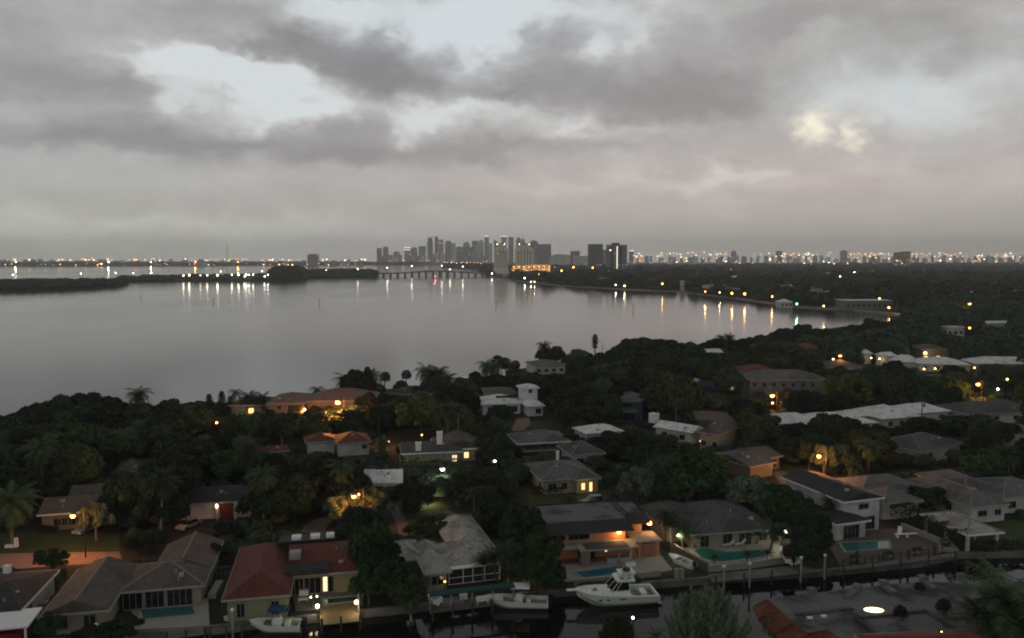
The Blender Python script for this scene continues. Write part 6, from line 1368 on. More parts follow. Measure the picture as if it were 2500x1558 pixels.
def put_palm(kind, x, y, h, s=1.0, label=None, tr=None):
    rg = random.Random(int(x * 13 + y * 7)); me = rg.choice(PALM[kind]); ti = rg.randrange(3) if tr is None else tr; tm, tip = PTR[ti]
    t = empty('palm_tree', (x, y, 0), rg.uniform(0, 6.28))
    o = bpy.data.objects.new('trunk', tm); COL.objects.link(o); o.parent = t; o.scale = (1 * s + .2, 1 * s + .2, h)
    o = bpy.data.objects.new('fronds', me); COL.objects.link(o); o.parent = t; o.location = (tip[0] * (s + .2), tip[1] * (s + .2), h * tip[2]); o.scale = (s, s, s)
    t['category'] = 'palm tree'; PALMS.append([t, x, y, h, 3 * s, PWORD[kind], label]); return t
def palm(kind, cx, topy, basey, wpx, label=None):
    """crown spans wpx and its topmost frond reaches topy"""
    x, y = G(cx, basey); s = wpx / FPX * math.hypot(y, CH) / (5.6 if kind != 'fan' else 3.4); up = {'coco': 2.3, 'royal': 1.6, 'wind': 2.2, 'date': 2.4, 'fan': 1.7, 'areca': 3.0}[kind] * s
    return put_palm(kind, x, y, max(1.2, ZT(y, topy) - up), s, label)
# ---- conifers
def conifer_mesh(seed, H=10, Rb=2.0):
    rng = np.random.default_rng(seed); C = []; N = []
    for k in range(26):
        z = 1.0 + (H - 1) * k / 26; r = Rb * (1 - (z - 1) / (H - .6)) ** .8 + .15
        for j in range(9):
            a = j * 2 * np.pi / 9 + k * .5
            for q in np.linspace(.15, 1, 9): C.append((r * q * np.cos(a), r * q * np.sin(a), z + .25 * q + rng.normal(0, .05))); N.append((0, 0, 1))
    V, F = leaf_quads(rng, np.array(C), np.array(N, float), .20, .6); return npmesh('crown', V, F, M['leaf_dark'])
CONI = conifer_mesh(1)
def conifer(cx, topy, basey, wpx, label):
    x, y = G(cx, basey); h = ZT(y, topy); rad = wpx / 2 / FPX * math.hypot(y, CH); t = empty('conifer', (x, y, 0), 0, label, 'conifer'); t.scale = (rad / 2, rad / 2, h / 10)
    o = bpy.data.objects.new('crown', CONI); COL.objects.link(o); o.parent = t; o = MB().tube((0, 0, 0), (0, 0, 9.6), .2, .04, 6).build('trunk', M['trunk'], t); FOOT.append((x, y, 1.5))
conifer(512, 962, 1030, 38, 'conifer nearest the domed bayside trees, first of three'); conifer(543, 955, 1036, 40, 'tallest conifer in the middle of the three'); conifer(564, 967, 1034, 36, 'conifer beside the slender royal palm, last of three')
# ---- hand placed skyline of the bay shore and the trees that shape the picture
for q in [(8, 1020, 1075, 90, 3), (60, 1012, 1060, 80, 1), (105, 975, 1062, 80, 6), (160, 968, 1058, 110, 0), (205, 962, 1054, 120, 0), (262, 970, 1052, 100, 3), (290, 988, 1060, 70, 4), (320, 1005, 1058, 60, 3), (375, 1000, 1052, 60, 1), (412, 978, 1046, 95, 0), (452, 985, 1040, 60, 4), (480, 990, 1046, 50, 3), (590, 1010, 1050, 70, 1), (630, 1005, 1055, 60, 4),
          (870, 905, 990, 70, 0), (890, 900, 980, 60, 1), (840, 935, 995, 60, 3), (1025, 945, 985, 60, 3), (1060, 925, 975, 70, 0), (1100, 935, 975, 60, 3), (1210, 915, 955, 100, 0), (1185, 925, 962, 60, 4),
          (1345, 848, 895, 85, 7), (1415, 853, 900, 62, 5), (1395, 868, 905, 60, 4), (1440, 868, 905, 60, 0), (1470, 872, 905, 60, 3),
          (1535, 828, 885, 90, 0), (1580, 826, 882, 110, 7), (1630, 830, 885, 110, 0), (1500, 855, 900, 70, 4), (1560, 862, 915, 110, 0), (1640, 850, 915, 130, 7), (1700, 852, 915, 140, 0), (1755, 868, 920, 120, 3), (1790, 885, 930, 80, 0),
          (1735, 826, 872, 70, 3), (1780, 830, 870, 80, 0), (1830, 820, 866, 80, 4), (1870, 818, 862, 80, 3), (1910, 803, 852, 80, 0), (1955, 793, 846, 80, 0), (2000, 800, 846, 80, 3), (2050, 800, 840, 80, 6), (2090, 795, 835, 80, 0), (2130, 781, 830, 90, 7), (2165, 790, 828, 80, 3),
          (1028, 968, 1062, 125, 7), (1085, 965, 1058, 90, 0), (1130, 960, 1035, 80, 3), (1420, 945, 1040, 180, 0), (1370, 950, 1020, 90, 3), (1470, 965, 1045, 110, 4), (1645, 926, 1036, 150, 7), (1225, 985, 1045, 80, 4), (1195, 1030, 1098, 95, 2), (1170, 1035, 1090, 60, 4),
          (1160, 905, 945, 40, 4), (762, 992, 1046, 62, 3), (800, 996, 1052, 84, 0), (866, 990, 1046, 64, 4), (905, 962, 1040, 84, 0), (700, 1004, 1048, 60, 4), (655, 1000, 1046, 50, 3), (2030, 1012, 1082, 112, 0), (2088, 1020, 1084, 104, 3), (1950, 1034, 1086, 84, 0), (2290, 1012, 1082, 150, 4), (2390, 1018, 1090, 150, 0), (2205, 1036, 1084, 60, 1), (1990, 1046, 1094, 80, 4), (2150, 1040, 1090, 80, 0), (1540, 1054, 1112, 110, 0), (1480, 1056, 1120, 120, 3), (1600, 1064, 1130, 120, 4), (1400, 1060, 1100, 60, 1), (835, 1000, 1062, 130, 1), (780, 1010, 1060, 120, 0), (720, 1010, 1060, 70, 3), (880, 990, 1050, 90, 5), (925, 985, 1060, 90, 3),
          (860, 1195, 1270, 130, 5), (830, 1215, 1285, 80, 5), (915, 1200, 1275, 90, 5), (1010, 1180, 1250, 100, 0), (1050, 1262, 1320, 125, 1),
          (235, 1230, 1320, 70, 5), (330, 1150, 1290, 130, 3), (410, 1120, 1260, 150, 0), (290, 1180, 1290, 100, 0), (650, 1180, 1290, 130, 1), (720, 1190, 1275, 110, 4), (570, 1270, 1330, 90, 3), (620, 1265, 1330, 90, 4), (340, 1300, 1352, 80, 4), (385, 1290, 1340, 70, 3),
          (130, 1340, 1398, 80, 1), (100, 1395, 1440, 50, 2), (290, 1510, 1570, 110, 3), (220, 1530, 1600, 90, 0), (120, 1500, 1570, 60, 1), (520, 1330, 1390, 60, 3),
          (905, 1265, 1420, 105, 4), (930, 1310, 1440, 110, 1), (965, 1365, 1470, 120, 4), (900, 1385, 1480, 90, 1), (990, 1400, 1490, 80, 2), (890, 1300, 1400, 80, 4),
          (1275, 1225, 1370, 110, 4), (1320, 1290, 1420, 110, 2), (1310, 1345, 1450, 100, 1), (1250, 1240, 1350, 70, 0), (1350, 1380, 1440, 70, 4),
          (1930, 1190, 1310, 110, 4), (1980, 1240, 1370, 90, 0), (1965, 1310, 1385, 90, 0), (1900, 1185, 1270, 80, 1), (2270, 1190, 1245, 110, 1), (2240, 1200, 1240, 50, 3), (2000, 1290, 1360, 60, 3),
          (2010, 1085, 1170, 60, 5), (1975, 1080, 1150, 60, 5), (2040, 1085, 1160, 80, 5), (2330, 1098, 1135, 44, 5), (1000, 880 + 60, 960, 10, 4)][:-1]:
    tree(*q)
def hedge(label, px, w, h, dens=900, m='leaf_dark'):
    P = [np.array(G(*q)) for q in px]; rg = np.random.default_rng(int(px[0][0])); C = []
    L = sum(np.linalg.norm(P[i + 1] - P[i]) for i in range(len(P) - 1)); n = int(L * dens / 10)
    for i in range(len(P) - 1):
        a, c = P[i], P[i + 1]; d = c - a; l = np.linalg.norm(d); d /= l; nn = np.array([-d[1], d[0]]); k = int(n * l / L)
        u = rg.uniform(0, l, k); v = rg.uniform(-1, 1, k); z = rg.uniform(.1, 1, k) ** .6
        edge = rg.random(k) < .5; z = np.where(edge, 1 - rg.uniform(0, .1, k), z); v = np.where(edge, v, np.sign(v) * rg.uniform(.85, 1, k))
        C.append(np.stack([a[0] + d[0] * u + nn[0] * v * w / 2, a[1] + d[1] * u + nn[1] * v * w / 2, z * h * (1 + .12 * np.sin(u * 1.7))], 1))
    C = np.vstack(C); c0 = C.mean(0); N = np.tile((0, 0, 1.), (len(C), 1)); V, F = leaf_quads(rg, C - (c0[0], c0[1], 0), N, .2); o = bpy.data.objects.new('hedge', npmesh('hedge', V, F, M[m])); COL.objects.link(o); o.location = (c0[0], c0[1], 0); tag(o, label, 'hedge')
hedge('long thick clipped hedge running between the terrace pool and pale grey house', [(2160, 1255), (2240, 1285), (2300, 1318), (2345, 1345)], 3.2, 3.0, 1500)
hedge('low dark hedge behind the dark screened pool cage', [(1250, 1122), (1410, 1108)], 2.5, 2.6, 900)
hedge('low hedge row under the glazed pool enclosure', [(968, 1146), (1060, 1156), (1130, 1150)], 3, 2.4, 900, 'leaf_green')
hedge('clipped hedge along the lane below the bayside trees', [(1880, 905), (1960, 895), (2010, 890)], 3, 3.5, 900)
hedge('dark foundation hedge under the house with the glowing entrance', [(1300, 1206), (1360, 1204), (1380, 1200)], 1.5, 1.2, 1200)
hedge('shrub row in front of the teal awning posts', [(1248, 1462), (1300, 1452)], 1.6, 1.6, 1500, 'leaf_olive')
hedge('dark shrub bank between mauve roofed house and lawn', [(90, 1300), (140, 1300)], 1.0, .9, 1200)
hedge('row of shrubs edging the pool terrace wall beside the cabin cruiser', [(1340, 1436), (1420, 1440), (1560, 1425)], 1.2, .8, 1200, 'leaf_olive')
hedge('dark water edge shrubs along the canal beyond the boathouse', [(2370, 1348), (2440, 1344), (2500, 1342)], 1.8, 1.3, 1200)
for q in [('coco', 345, 937, 1052, 62, 'tall lone coconut palm rising over the bay water'), ('royal', 580, 944, 1030, 46, 'slender royal palm just past the three conifers'), ('date', 612, 950, 1030, 52), ('date', 645, 955, 1032, 48), ('royal', 770, 936, 1008, 54, 'spreading palm before the pink mansion roofs'), ('royal', 775, 955, 1008, 36),
          ('coco', 850, 902, 985, 60), ('coco', 908, 893, 968, 62), ('fan', 936, 908, 955, 27, 'round headed fan palm beside the lamp side palm cluster'), ('fan', 992, 903, 953, 26, 'round headed fan palm standing alone on the bay point'),
          ('coco', 1035, 880, 972, 62), ('coco', 1075, 884, 972, 60), ('coco', 1058, 895, 975, 60), ('date', 1090, 905, 975, 50), ('coco', 1188, 872, 946, 50), ('coco', 1205, 878, 950, 50), ('fan', 1218, 867, 940, 36), ('fan', 1236, 872, 940, 34), ('fan', 1262, 880, 922, 24, 'small leaning fan palm at the edge of the bay palm cluster'),
          ('coco', 1328, 828, 895, 42, 'coconut palm sprouting from the domed bayfront tree'), ('coco', 1758, 812, 868, 34), ('coco', 1779, 809, 868, 34), ('coco', 1550, 880, 935, 60), ('wind', 1720, 842, 872, 20),
          ('areca', 1215, 1330, 1420, 80), ('areca', 1180, 1345, 1420, 60), ('areca', 1250, 1370, 1440, 70), ('coco', 1240, 1310, 1425, 80), ('areca', 1010, 1405, 1485, 60), ('areca', 985, 1380, 1480, 60), ('coco', 1000, 1440, 1500, 60),
          ('royal', 1160, 1185, 1285, 50, 'first of the pale thin trunked palms by the driveway'), ('royal', 1178, 1178, 1288, 50, 'middle pale thin trunked palm by the driveway'), ('royal', 1192, 1182, 1286, 50, 'last of the pale thin trunked palms by the driveway'),
          ('areca', 1640, 1255, 1345, 60), ('coco', 1668, 1260, 1350, 60), ('areca', 1700, 1290, 1340, 50), ('coco', 1625, 1235, 1340, 60), ('coco', 1880, 1262, 1345, 62), ('areca', 1845, 1285, 1330, 40), ('areca', 1905, 1280, 1350, 50),
          ('royal', 2225, 1012, 1052, 30, 'little dark palm before the white roof with three peaks'), ('date', 30, 1180, 1330, 110, 'huge shaggy palm at the side of the mauve roofed house'), ('date', 2030, 1200, 1290, 60), ('coco', 245, 1360, 1395, 34, 'small palm beside the low orange garden lamp'),
          ('areca', 876, 1420, 1500, 50, 'palm clump lit by the far dock globe lamp'), ('areca', 1745, 1345, 1392, 34, 'small palm in the planter bed, first along the pool wall'), ('areca', 1822, 1340, 1386, 34, 'small palm in the planter bed, second along the pool wall'), ('areca', 1872, 1335, 1378, 34, 'small palm in the planter bed, third along the pool wall'),
          ('coco', 1390, 1200, 1250, 46), ('coco', 1500, 1180, 1245, 46), ('coco', 2085, 1120, 1190, 50), ('coco', 935, 1060, 1120, 44), ('coco', 1120, 1060, 1112, 44)]:
    palm(*q)
# slender dead palm
x, y = G(1452, 905); h = ZT(y, 817); t = empty('dead_palm', (x, y, 0), 0, 'slender palm with a drooping folded brown crown against the bay', 'palm tree')
b = MB(); b.tube((0, 0, 0), (0, 0, h * .93), .28, .2, 7); b.build('trunk', M['trunk'], t)
r_ = np.random.default_rng(3); n = 900; u = r_.uniform(0, 1, n); C = np.stack([r_.normal(0, .35, n) * (1 - abs(u - .45)) * 2, r_.normal(0, .35, n) * 2 * (1 - abs(u - .45)), h * (.62 + .38 * u)], 1); V, F = leaf_quads(r_, C, np.tile((1., 0, 0), (n, 1)), .3); o = bpy.data.objects.new('fronds', npmesh('fronds', V, F, M['leaf_grey'])); COL.objects.link(o); o.parent = t
# feathery upright tree on the near bank
def feather(label, cx, topy, basey, wpx, seed, m='leaf_plume', branches=70):
    x, y = G(cx, basey); h = ZT(y, topy); rad = wpx / 2 / FPX * math.hypot(y, CH); rng = np.random.default_rng(seed); C = []; N = []; tb = MB()
    for i in range(branches):
        a = rng.uniform(0, 2 * np.pi); q = math.sqrt(rng.uniform(.02, 1)); top = np.array([q * rad * math.cos(a), q * rad * math.sin(a), h * (1 - .33 * q ** 2) * rng.uniform(.74, 1)])
        mid = top * (.62, .62, .30 + .25 * (1 - q)); base = top * (.1, .1, .12)
        if i < 22: tb.path([(0, 0, 0), tuple(base), tuple(mid), tuple(mid * .3 + top * .7)], .14, .03, 5)
        for k in range(230):
            s = rng.uniform(.0, 1) ** .8; p_ = mid + (top - mid) * s + rng.normal(0, .27 * (1.1 - s * .8), 3); C.append(p_); N.append((top - mid))
    C = np.array(C); N = np.array(N); N /= np.linalg.norm(N, axis=1)[:, None]
    u = rng.normal(0, 1, C.shape); u -= (u * N).sum(1)[:, None] * N; u /= np.linalg.norm(u, axis=1)[:, None]
    Lf = rng.uniform(.16, .42, (len(C), 1)); wv_ = .05; D_ = N + rng.normal(0, .35, C.shape)
    V = np.empty((len(C), 4, 3)); V[:, 0] = C - u * wv_; V[:, 1] = C + u * wv_; V[:, 2] = C + D_ * Lf + u * wv_ * .5; V[:, 3] = C + D_ * Lf - u * wv_ * .5
    t = empty('feathery_tree', (x, y, 0), 0, label, 'tree'); o = bpy.data.objects.new('crown', npmesh('crown', V.reshape(-1, 3), np.arange(len(C) * 4).reshape(-1, 4), M[m])); COL.objects.link(o); o.parent = t; tb.build('trunk', M['trunk'], t)
feather('grey green feathery tree with upright plumes on the near bank', 1722, 1428, 1640, 190, 4, branches=95)
feather('small yellow green feathery tree at the bottom edge by the canal', 1508, 1500, 1640, 84, 5, 'leaf_olive', 50)
palm('date', 2440, 1385, 1680, 190, 'big shaggy palm on the near bank at the frame corner'); palm('areca', 2400, 1450, 1700, 150, 'bushy palm clump below the big shaggy palm'); palm('areca', 2490, 1470, 1700, 140, 'bushy palm clump cut by the frame corner')
palm('coco', 1882, 1486, 1600, 66, 'small palm leaning against the orange tile skirt'); palm('wind', 1600, 1400 + 130, 1650, 60, 'low palm tuft at the bottom edge beside the feathery tree')
NB = len(PLACED)
# ---- the rest of the grove: individuals up close, one mass further off
rng = random.Random(77)
def seg_dist(x, y, L):
    m = 1e9
    for i in range(len(L) - 1):
        ax, ay = L[i]; bx, by = L[i + 1]; t_ = max(0, min(1, ((x - ax) * (bx - ax) + (y - ay) * (by - ay)) / ((bx - ax) ** 2 + (by - ay) ** 2))); m = min(m, math.hypot(x - ax - t_ * (bx - ax), y - ay - t_ * (by - ay)))
    return m
PEN = CANAL[2:] + [(700, 260), (900, 520)] + MSHORE[::-1][:3][::-1][::-1] + SHORE + [(-260, 190)]
LAWNS = [(0, 1296, 300, 1385), (1292, 1196, 1495, 1238), (1030, 1226, 1100, 1258), (945, 1046, 1066, 1078), (2425, 1268, 2560, 1335), (735, 1262, 812, 1300), (945, 1235, 985, 1300), (1070, 1245, 1130, 1280), (1262, 1022, 1380, 1050), (1700, 1000, 1790, 1025), (528, 1400, 560, 1540), (1880, 1140, 2000, 1165), (1580, 1385, 1640, 1412)]
CLEAR += [(*b_, 400) for b_ in LAWNS]
def ok(x, y, h, rad, slack=.62):
    for (fx, fy, fr) in FOOT:
        if math.hypot(x - fx, y - fy) < fr + rad * .45: return False
    if min(seg_dist(x, y, R1), 99) < 3.5 + rad * .3 or seg_dist(x, y, R2) < 2.5: return False
    a0, b1 = PX(x, y, 0); a1, b0 = PX(x, y, h); rp = rad * FPX / math.hypot(y, CH)
    for (x0, y0, x1, y1, dy) in CLEAR:
        if y < dy + 2 and a1 + rp * .8 > x0 and a1 - rp * .8 < x1 and b1 - 3 > y0 and b0 + 2 < y1: return False
    for q in PLACED:
        if abs(q[1] - x) < 14 and math.hypot(q[1] - x, q[2] - y) < (q[4] + rad) * slack: return False
    return True
cand = 0; far_pts = []
for pas, (slk, r0, r1) in enumerate(((.70, 5.2, 8.0), (.62, 3.6, 5.4), (.58, 2.4, 3.6))):
    for i in range(9000 if pas == 0 else 9000):
        y = rng.uniform(92, 325); x = rng.uniform(-.68 * y, .68 * y)
        if not inpoly(np.array([[x, y]]), PEN)[0]: continue
        if seg_dist(x, y, CANAL) < 6: continue
        if seg_dist(x, y, SHORE) < 9: continue
        if NBROAD[0] >= 298: break
        sc_ = 1 + max(0, y - 170) / 500; rad = rng.uniform(r0, r1) * sc_; h = rad * rng.uniform(1.0, 1.45) + 1.5
        # let nothing rise above the photographed tree line
        a, b_ = PX(x, y, h); lim = np.interp(a, [0, 90, 110, 300, 320, 350, 470, 570, 600, 850, 1000, 1170, 1300, 1400, 1500, 1700, 1900, 2150, 2500], [1015, 975, 965, 975, 1010, 1015, 985, 1000, 1005, 945, 955, 925, 900, 862, 850, 852, 820, 790, 780])
        if b_ < lim + 6: continue
        if ok(x, y, h, rad, slk): put_tree(rng.choice([0, 0, 1, 2, 3, 3, 4, 4, 5, 6, 7]), x, y, h, rad)
P = []
d = 240.0
while d < 700:
    s = 7.5 + d / 120
    for x in np.arange(-.1 * d, .80 * d, s): P.append((x + rng.uniform(-.4, .4) * s, d + rng.uniform(-.4, .4) * s, s))
    d += s * .8
kept = []
for (x, y, s) in P:
    if not inpoly(np.array([[x, y]]), PEN)[0] and not inpoly(np.array([[x, y]]), MAIN)[0]: continue
    if y < 330 and any(math.hypot(q[1] - x, q[2] - y) < (q[4] + s * .6) * .75 for q in PLACED): continue
    h = s * rng.uniform(.65, 1.05) + 1; a, b_ = PX(x, y, h)
    lim = np.interp(a, [1170, 1300, 1400, 1500, 1700, 1900, 2150, 2200, 2300, 2500], [930, 905, 868, 862, 855, 822, 795, 770, 700, 680])
    if b_ < lim + 5 or seg_dist(x, y, SHORE[1:]) < 7: continue
    a0, b1 = PX(x, y, 0); rp = s * .6 * FPX / y; bad = any(math.hypot(x - fx, y - fy) < fr + s * .2 for fx, fy, fr in FOOT)
    for (x0, y0, x1, y1, dy) in CLEAR:
        if bad: break
        if y < dy + 2 and a + rp * .8 > x0 and a - rp * .8 < x1 and b1 - 1 > y0 and b_ + 1 < y1: bad = True
    if not bad: kept.append((x, y, s, h))
K = np.array(kept)
o = scatter_mesh('peninsula_wood', K[:, :2], K[:, 2] * .62, K[:, 3], M['leaf_dark'], 9, TEMPN); tag(o, 'continuous dark tree canopy between the far houses of the neighbourhood', 'wood', kind='stuff')
rp_ = random.Random(55); npz = 0
for i in range(4000):
    y = rp_.uniform(112, 330); x = rp_.uniform(-.66 * y, .66 * y)
    if npz >= 78: break
    if not inpoly(np.array([[x, y]]), PEN)[0] or seg_dist(x, y, CANAL) < 4 or seg_dist(x, y, R1) < 4 or seg_dist(x, y, R2) < 4: continue
    if any(math.hypot(x - fx, y - fy) < fr - .5 for fx, fy, fr in FOOT): continue
    k = rp_.choice(['coco', 'coco', 'royal', 'areca', 'date']); s_ = rp_.uniform(.8, 1.15); h = rp_.uniform(6.5, 11)
    a0, b1 = PX(x, y, 0); a, b_ = PX(x, y, h + 2.2 * s_); rp = 2.8 * s_ * FPX / math.hypot(y, CH)
    lim = np.interp(a, [0, 300, 600, 850, 1000, 1170, 1300, 1500, 1900, 2500], [1000, 1000, 1000, 960, 970, 940, 915, 870, 835, 790])
    if b_ < lim or any(a + rp > x0 and a - rp < x1 and b1 > y0 and b_ < y1 for (x0, y0, x1, y1, dy) in CLEAR if y < dy + 2): continue
    put_palm(k, x, y, h, s_); npz += 1
# understory: shrubs filling the gaps between houses
S = []
rgs = random.Random(4)
FR2 = [(a, b_, c - 1.0) for a, b_, c in FOOT]
for i in range(9000):
    y = 100 + 300 * rgs.random() ** 1.15; x = rgs.uniform(-.68 * y, .68 * y)
    if not inpoly(np.array([[x, y]]), PEN)[0] or seg_dist(x, y, CANAL) < 2.5 or seg_dist(x, y, R1) < 5.0 or seg_dist(x, y, R2) < 4.5 or seg_dist(x, y, SHORE) < 4: continue
    s = rgs.uniform(1.0, 2.6) * (1 + y / 500)
    if any(math.hypot(x - fx, y - fy) < fr + s * .5 for fx, fy, fr in FR2): continue
    h = s * rgs.uniform(.9, 1.3); a0, b1 = PX(x, y, 0); a, b_ = PX(x, y, h); rp = s * FPX / math.hypot(y, CH) * .7
    if any(a0 + rp > x0 and a0 - rp < x1 and b1 > y0 and b_ < y1 for (x0, y0, x1, y1, dy) in CLEAR if y < dy + 2): continue
    S.append((x, y, s, h))
    if len(S) > 2600: break
S = np.array(S); o = scatter_mesh('shrubbery', S[:, :2], S[:, 2] * .75, S[:, 3], M['leaf_dark'], 19, TEMPN); tag(o, 'dense garden undergrowth and shrubs filling the plots between houses', 'shrubs', kind='stuff')
# ---- descriptions: what each tree stands beside, ranked where several share a spot
def relate(x, y):
    best = min(ANCH, key=lambda a: math.hypot(a[1] - x, a[2] - y)); dx, dy = x - best[1], y - best[2]
    if abs(dy) > abs(dx) * 1.2: return ('behind ' if dy > 0 else 'in front of ') + best[0], math.hypot(dx, dy)
    if abs(dx) < 7: return 'close beside ' + best[0], math.hypot(dx, dy)
    return ('inland beside ' if dx > 0 else 'seaward beside ') + best[0], math.hypot(dx, dy)
ORD = ['', 'second', 'third', 'fourth', 'fifth', 'sixth', 'seventh', 'eighth', 'ninth', 'tenth', 'eleventh', 'twelfth', 'thirteenth', 'fourteenth', 'fifteenth', 'sixteenth', 'seventeenth', 'eighteenth', 'nineteenth', 'twentieth']
from collections import defaultdict
for LST, noun, grp in ((PLACED, ' tree', 'broadleaf trees of the neighbourhood'), (PALMS, '', 'palms of the neighbourhood')):
    G_ = defaultdict(list)
    for q in LST:
        q[0]['group'] = grp
        if q[6]: q[0]['label'] = q[6]; continue
        rel, dd = relate(q[1], q[2]); size = 'big ' if q[4] > 6 and noun else ('small ' if q[4] < 3.6 and noun else '')
        G_[size + q[5] + noun + ' ' + rel].append((dd, q))
    for k, v in G_.items():
        v.sort(key=lambda e: e[0])
        for i, (dd, q) in enumerate(v):
            lb = k if len(v) == 1 else (k + ', nearest to it' if i == 0 else k + ', %s nearest' % ORD[min(i, 19)])
            w_ = lb.split(); q[0]['label'] = ' '.join(w_[:16])
import sys
print('trees', len(PLACED), 'palms', len(PALMS), 'mass', len(K))
# ================================================================== TOWERS AND FAR CITY
def tower_mat(name, col, lit=.012, cell=(3.5, 3.3), dark=.45, litcol=(1, .8, .45)):
    m = bpy.data.materials.new(name); m.use_nodes = True; t = NT(m.node_tree); p = m.node_tree.nodes['Principled BSDF']; p.inputs['Roughness'].default_value = .6
    co = t.new('ShaderNodeTexCoord').outputs['Object']; s = t.new('ShaderNodeSeparateXYZ'); t.l.new(co, s.inputs[0])
    h = t.m('ADD', s.outputs[0], s.outputs[1]); fx = t.m('FRACT', t.m('DIVIDE', h, cell[0])); fz = t.m('FRACT', t.m('DIVIDE', s.outputs[2], cell[1]))
    win = t.m('MULTIPLY', t.m('GREATER_THAN', fx, .35), t.m('GREATER_THAN', fz, .4))
    wn = t.new('ShaderNodeTexWhiteNoise'); wn.noise_dimensions = '3D'
    t.l.new(t.v('FLOOR', t.comb(t.m('DIVIDE', h, cell[0]), t.m('DIVIDE', s.outputs[2], cell[1]), 0)), wn.inputs['Vector'])
    c = t.mix(win, (*col,), tuple(q * dark for q in col)); t.put(p.inputs['Base Color'], c)
    t.put(p.inputs['Emission Strength'], t.m('MULTIPLY', t.m('MULTIPLY', win, t.m('GREATER_THAN', wn.outputs['Value'], 1 - lit)), 1.2)); p.inputs['Emission Color'].default_value = (*litcol, 1)
    return m
TM = dict(dk=tower_mat('dark_tower', (.17, .178, .20)), md=tower_mat('grey_tower', (.30, .31, .33)), lt=tower_mat('pale_tower', (.55, .55, .56)), br=tower_mat('brown_tower', (.24, .175, .15), .02), cr=tower_mat('cream_tower', (.80, .74, .56), .01, (4, 3.3), .78))
# a skyline of towers 6.5 to 8.5 km off: left edge, right edge, top, tone, distance, crown, words
SKY = [
 (921, 932, 606, 'br', 6900, 'flat', 'short brown tower apart at the outer end of the skyline'), (936, 948, 602, 'br', 7000, 'box', 'brown tower with a small lit cap second from the outer end'),
 (961, 976, 614, 'br', 6800, 'box', 'squat rounded brown block low beside the two outer towers'), (988, 1003, 604, 'lt', 6900, 'lit', 'pale block with bright lit top floor bands'),
 (1004, 1019, 604, 'md', 7100, 'box', 'grey block just beside the block with lit top bands'), (1023, 1040, 601, 'md', 7200, 'flat', 'flat topped grey slab before the twin tall dark towers'),
 (1044, 1057, 580, 'dk', 7400, 'step', 'tall dark stepped tower, first of the twin pair'), (1062, 1070, 578, 'dk', 7500, 'flat', 'tall thin dark tower, second of the twin pair'),
 (1071, 1083, 585, 'md', 7300, 'red', 'grey tower with a red light near its top'), (1087, 1103, 588, 'md', 7350, 'box', 'broad grey tower with stepped box crown'),
 (1104, 1113, 594, 'lt', 7200, 'flat', 'pale tower leaning against the broad grey one'), (1114, 1126, 602, 'md', 7000, 'flat', 'low grey slab in the skyline dip'),
 (1124, 1160, 603, 'dk', 6900, 'flat', 'wide low dark block filling the skyline dip'), (1131, 1147, 591, 'md', 7500, 'box', 'grey tower rising over the wide low block'),
 (1153, 1167, 588, 'dk', 7300, 'flat', 'dark square tower before the pale pair'), (1160, 1172, 597, 'lt', 6700, 'flat', 'pale tower in front of the dark square one'),
 (1168, 1181, 586, 'lt', 7000, 'box', 'pale stepped tower beside the white capped tower'), (1183, 1194, 577, 'md', 7600, 'lit', 'tall tower with a bright white cap light'),
 (1190, 1202, 594, 'lt', 6900, 'flat', 'light slab under the white capped tower'), (1206, 1215, 585, 'dk', 7600, 'slant', 'dark tower with a slanted roof'),
 (1224, 1237, 577, 'md', 7500, 'lit', 'tall tower with two lit corners behind the cream pair'), (1241, 1254, 579, 'dk', 7300, 'flat', 'tall dark tower between the cream pair'),
 (1260, 1272, 580, 'dk', 7200, 'box', 'dark tower beside the unfinished spire'), (1273, 1281, 583, 'md', 7100, 'spire', 'thin tower under construction with tall crane masts'),
 (1293, 1313, 587, 'br', 5200, 'box', 'purplish brown tower joined to the wide dark slab'), (1311, 1345, 596, 'dk', 5000, 'flat', 'wide dark slab at the inland end of the skyline'),
 (1393, 1415, 613, 'br', 4300, 'flat', 'small brown block alone above the treeline'), (1402, 1444, 625, 'lt', 3600, 'flat', 'low pale building in front of the dark twin blocks'),
 (1345, 1392, 621, 'lt', 4600, 'box', 'low pale buildings row edge beside the wide dark slab'), (1470, 1482, 610, 'md', 3800, 'flat', 'narrow grey block between the dark twin blocks'),
 (752, 776, 620, 'br', 4900, 'box', 'solitary brown apartment block over the ocean-side shore'),
 (2184, 2199, 616, 'br', 3700, 'flat', 'narrow brown tower paired with a wider one in the city lights'), (2201, 2220, 614, 'br', 3600, 'flat', 'wider reddish brown tower in the city lights'),
 (1536, 1546, 612, 'md', 5600, 'lit', 'hazy block with a glowing roof sign past the dark twin blocks'), (1785, 1796, 612, 'lt', 5200, 'box', 'hazy lit block over the middle of the city lights'), (1895, 1908, 613, 'md', 6000, 'flat', 'faint grey block among the city lights'), (2052, 2066, 611, 'md', 6400, 'box', 'faint twin topped block beyond the city lights'),
 (1090, 1100, 630, 'br', 3300, 'flat', 'small boathouse like block at the grove by the bridge')]
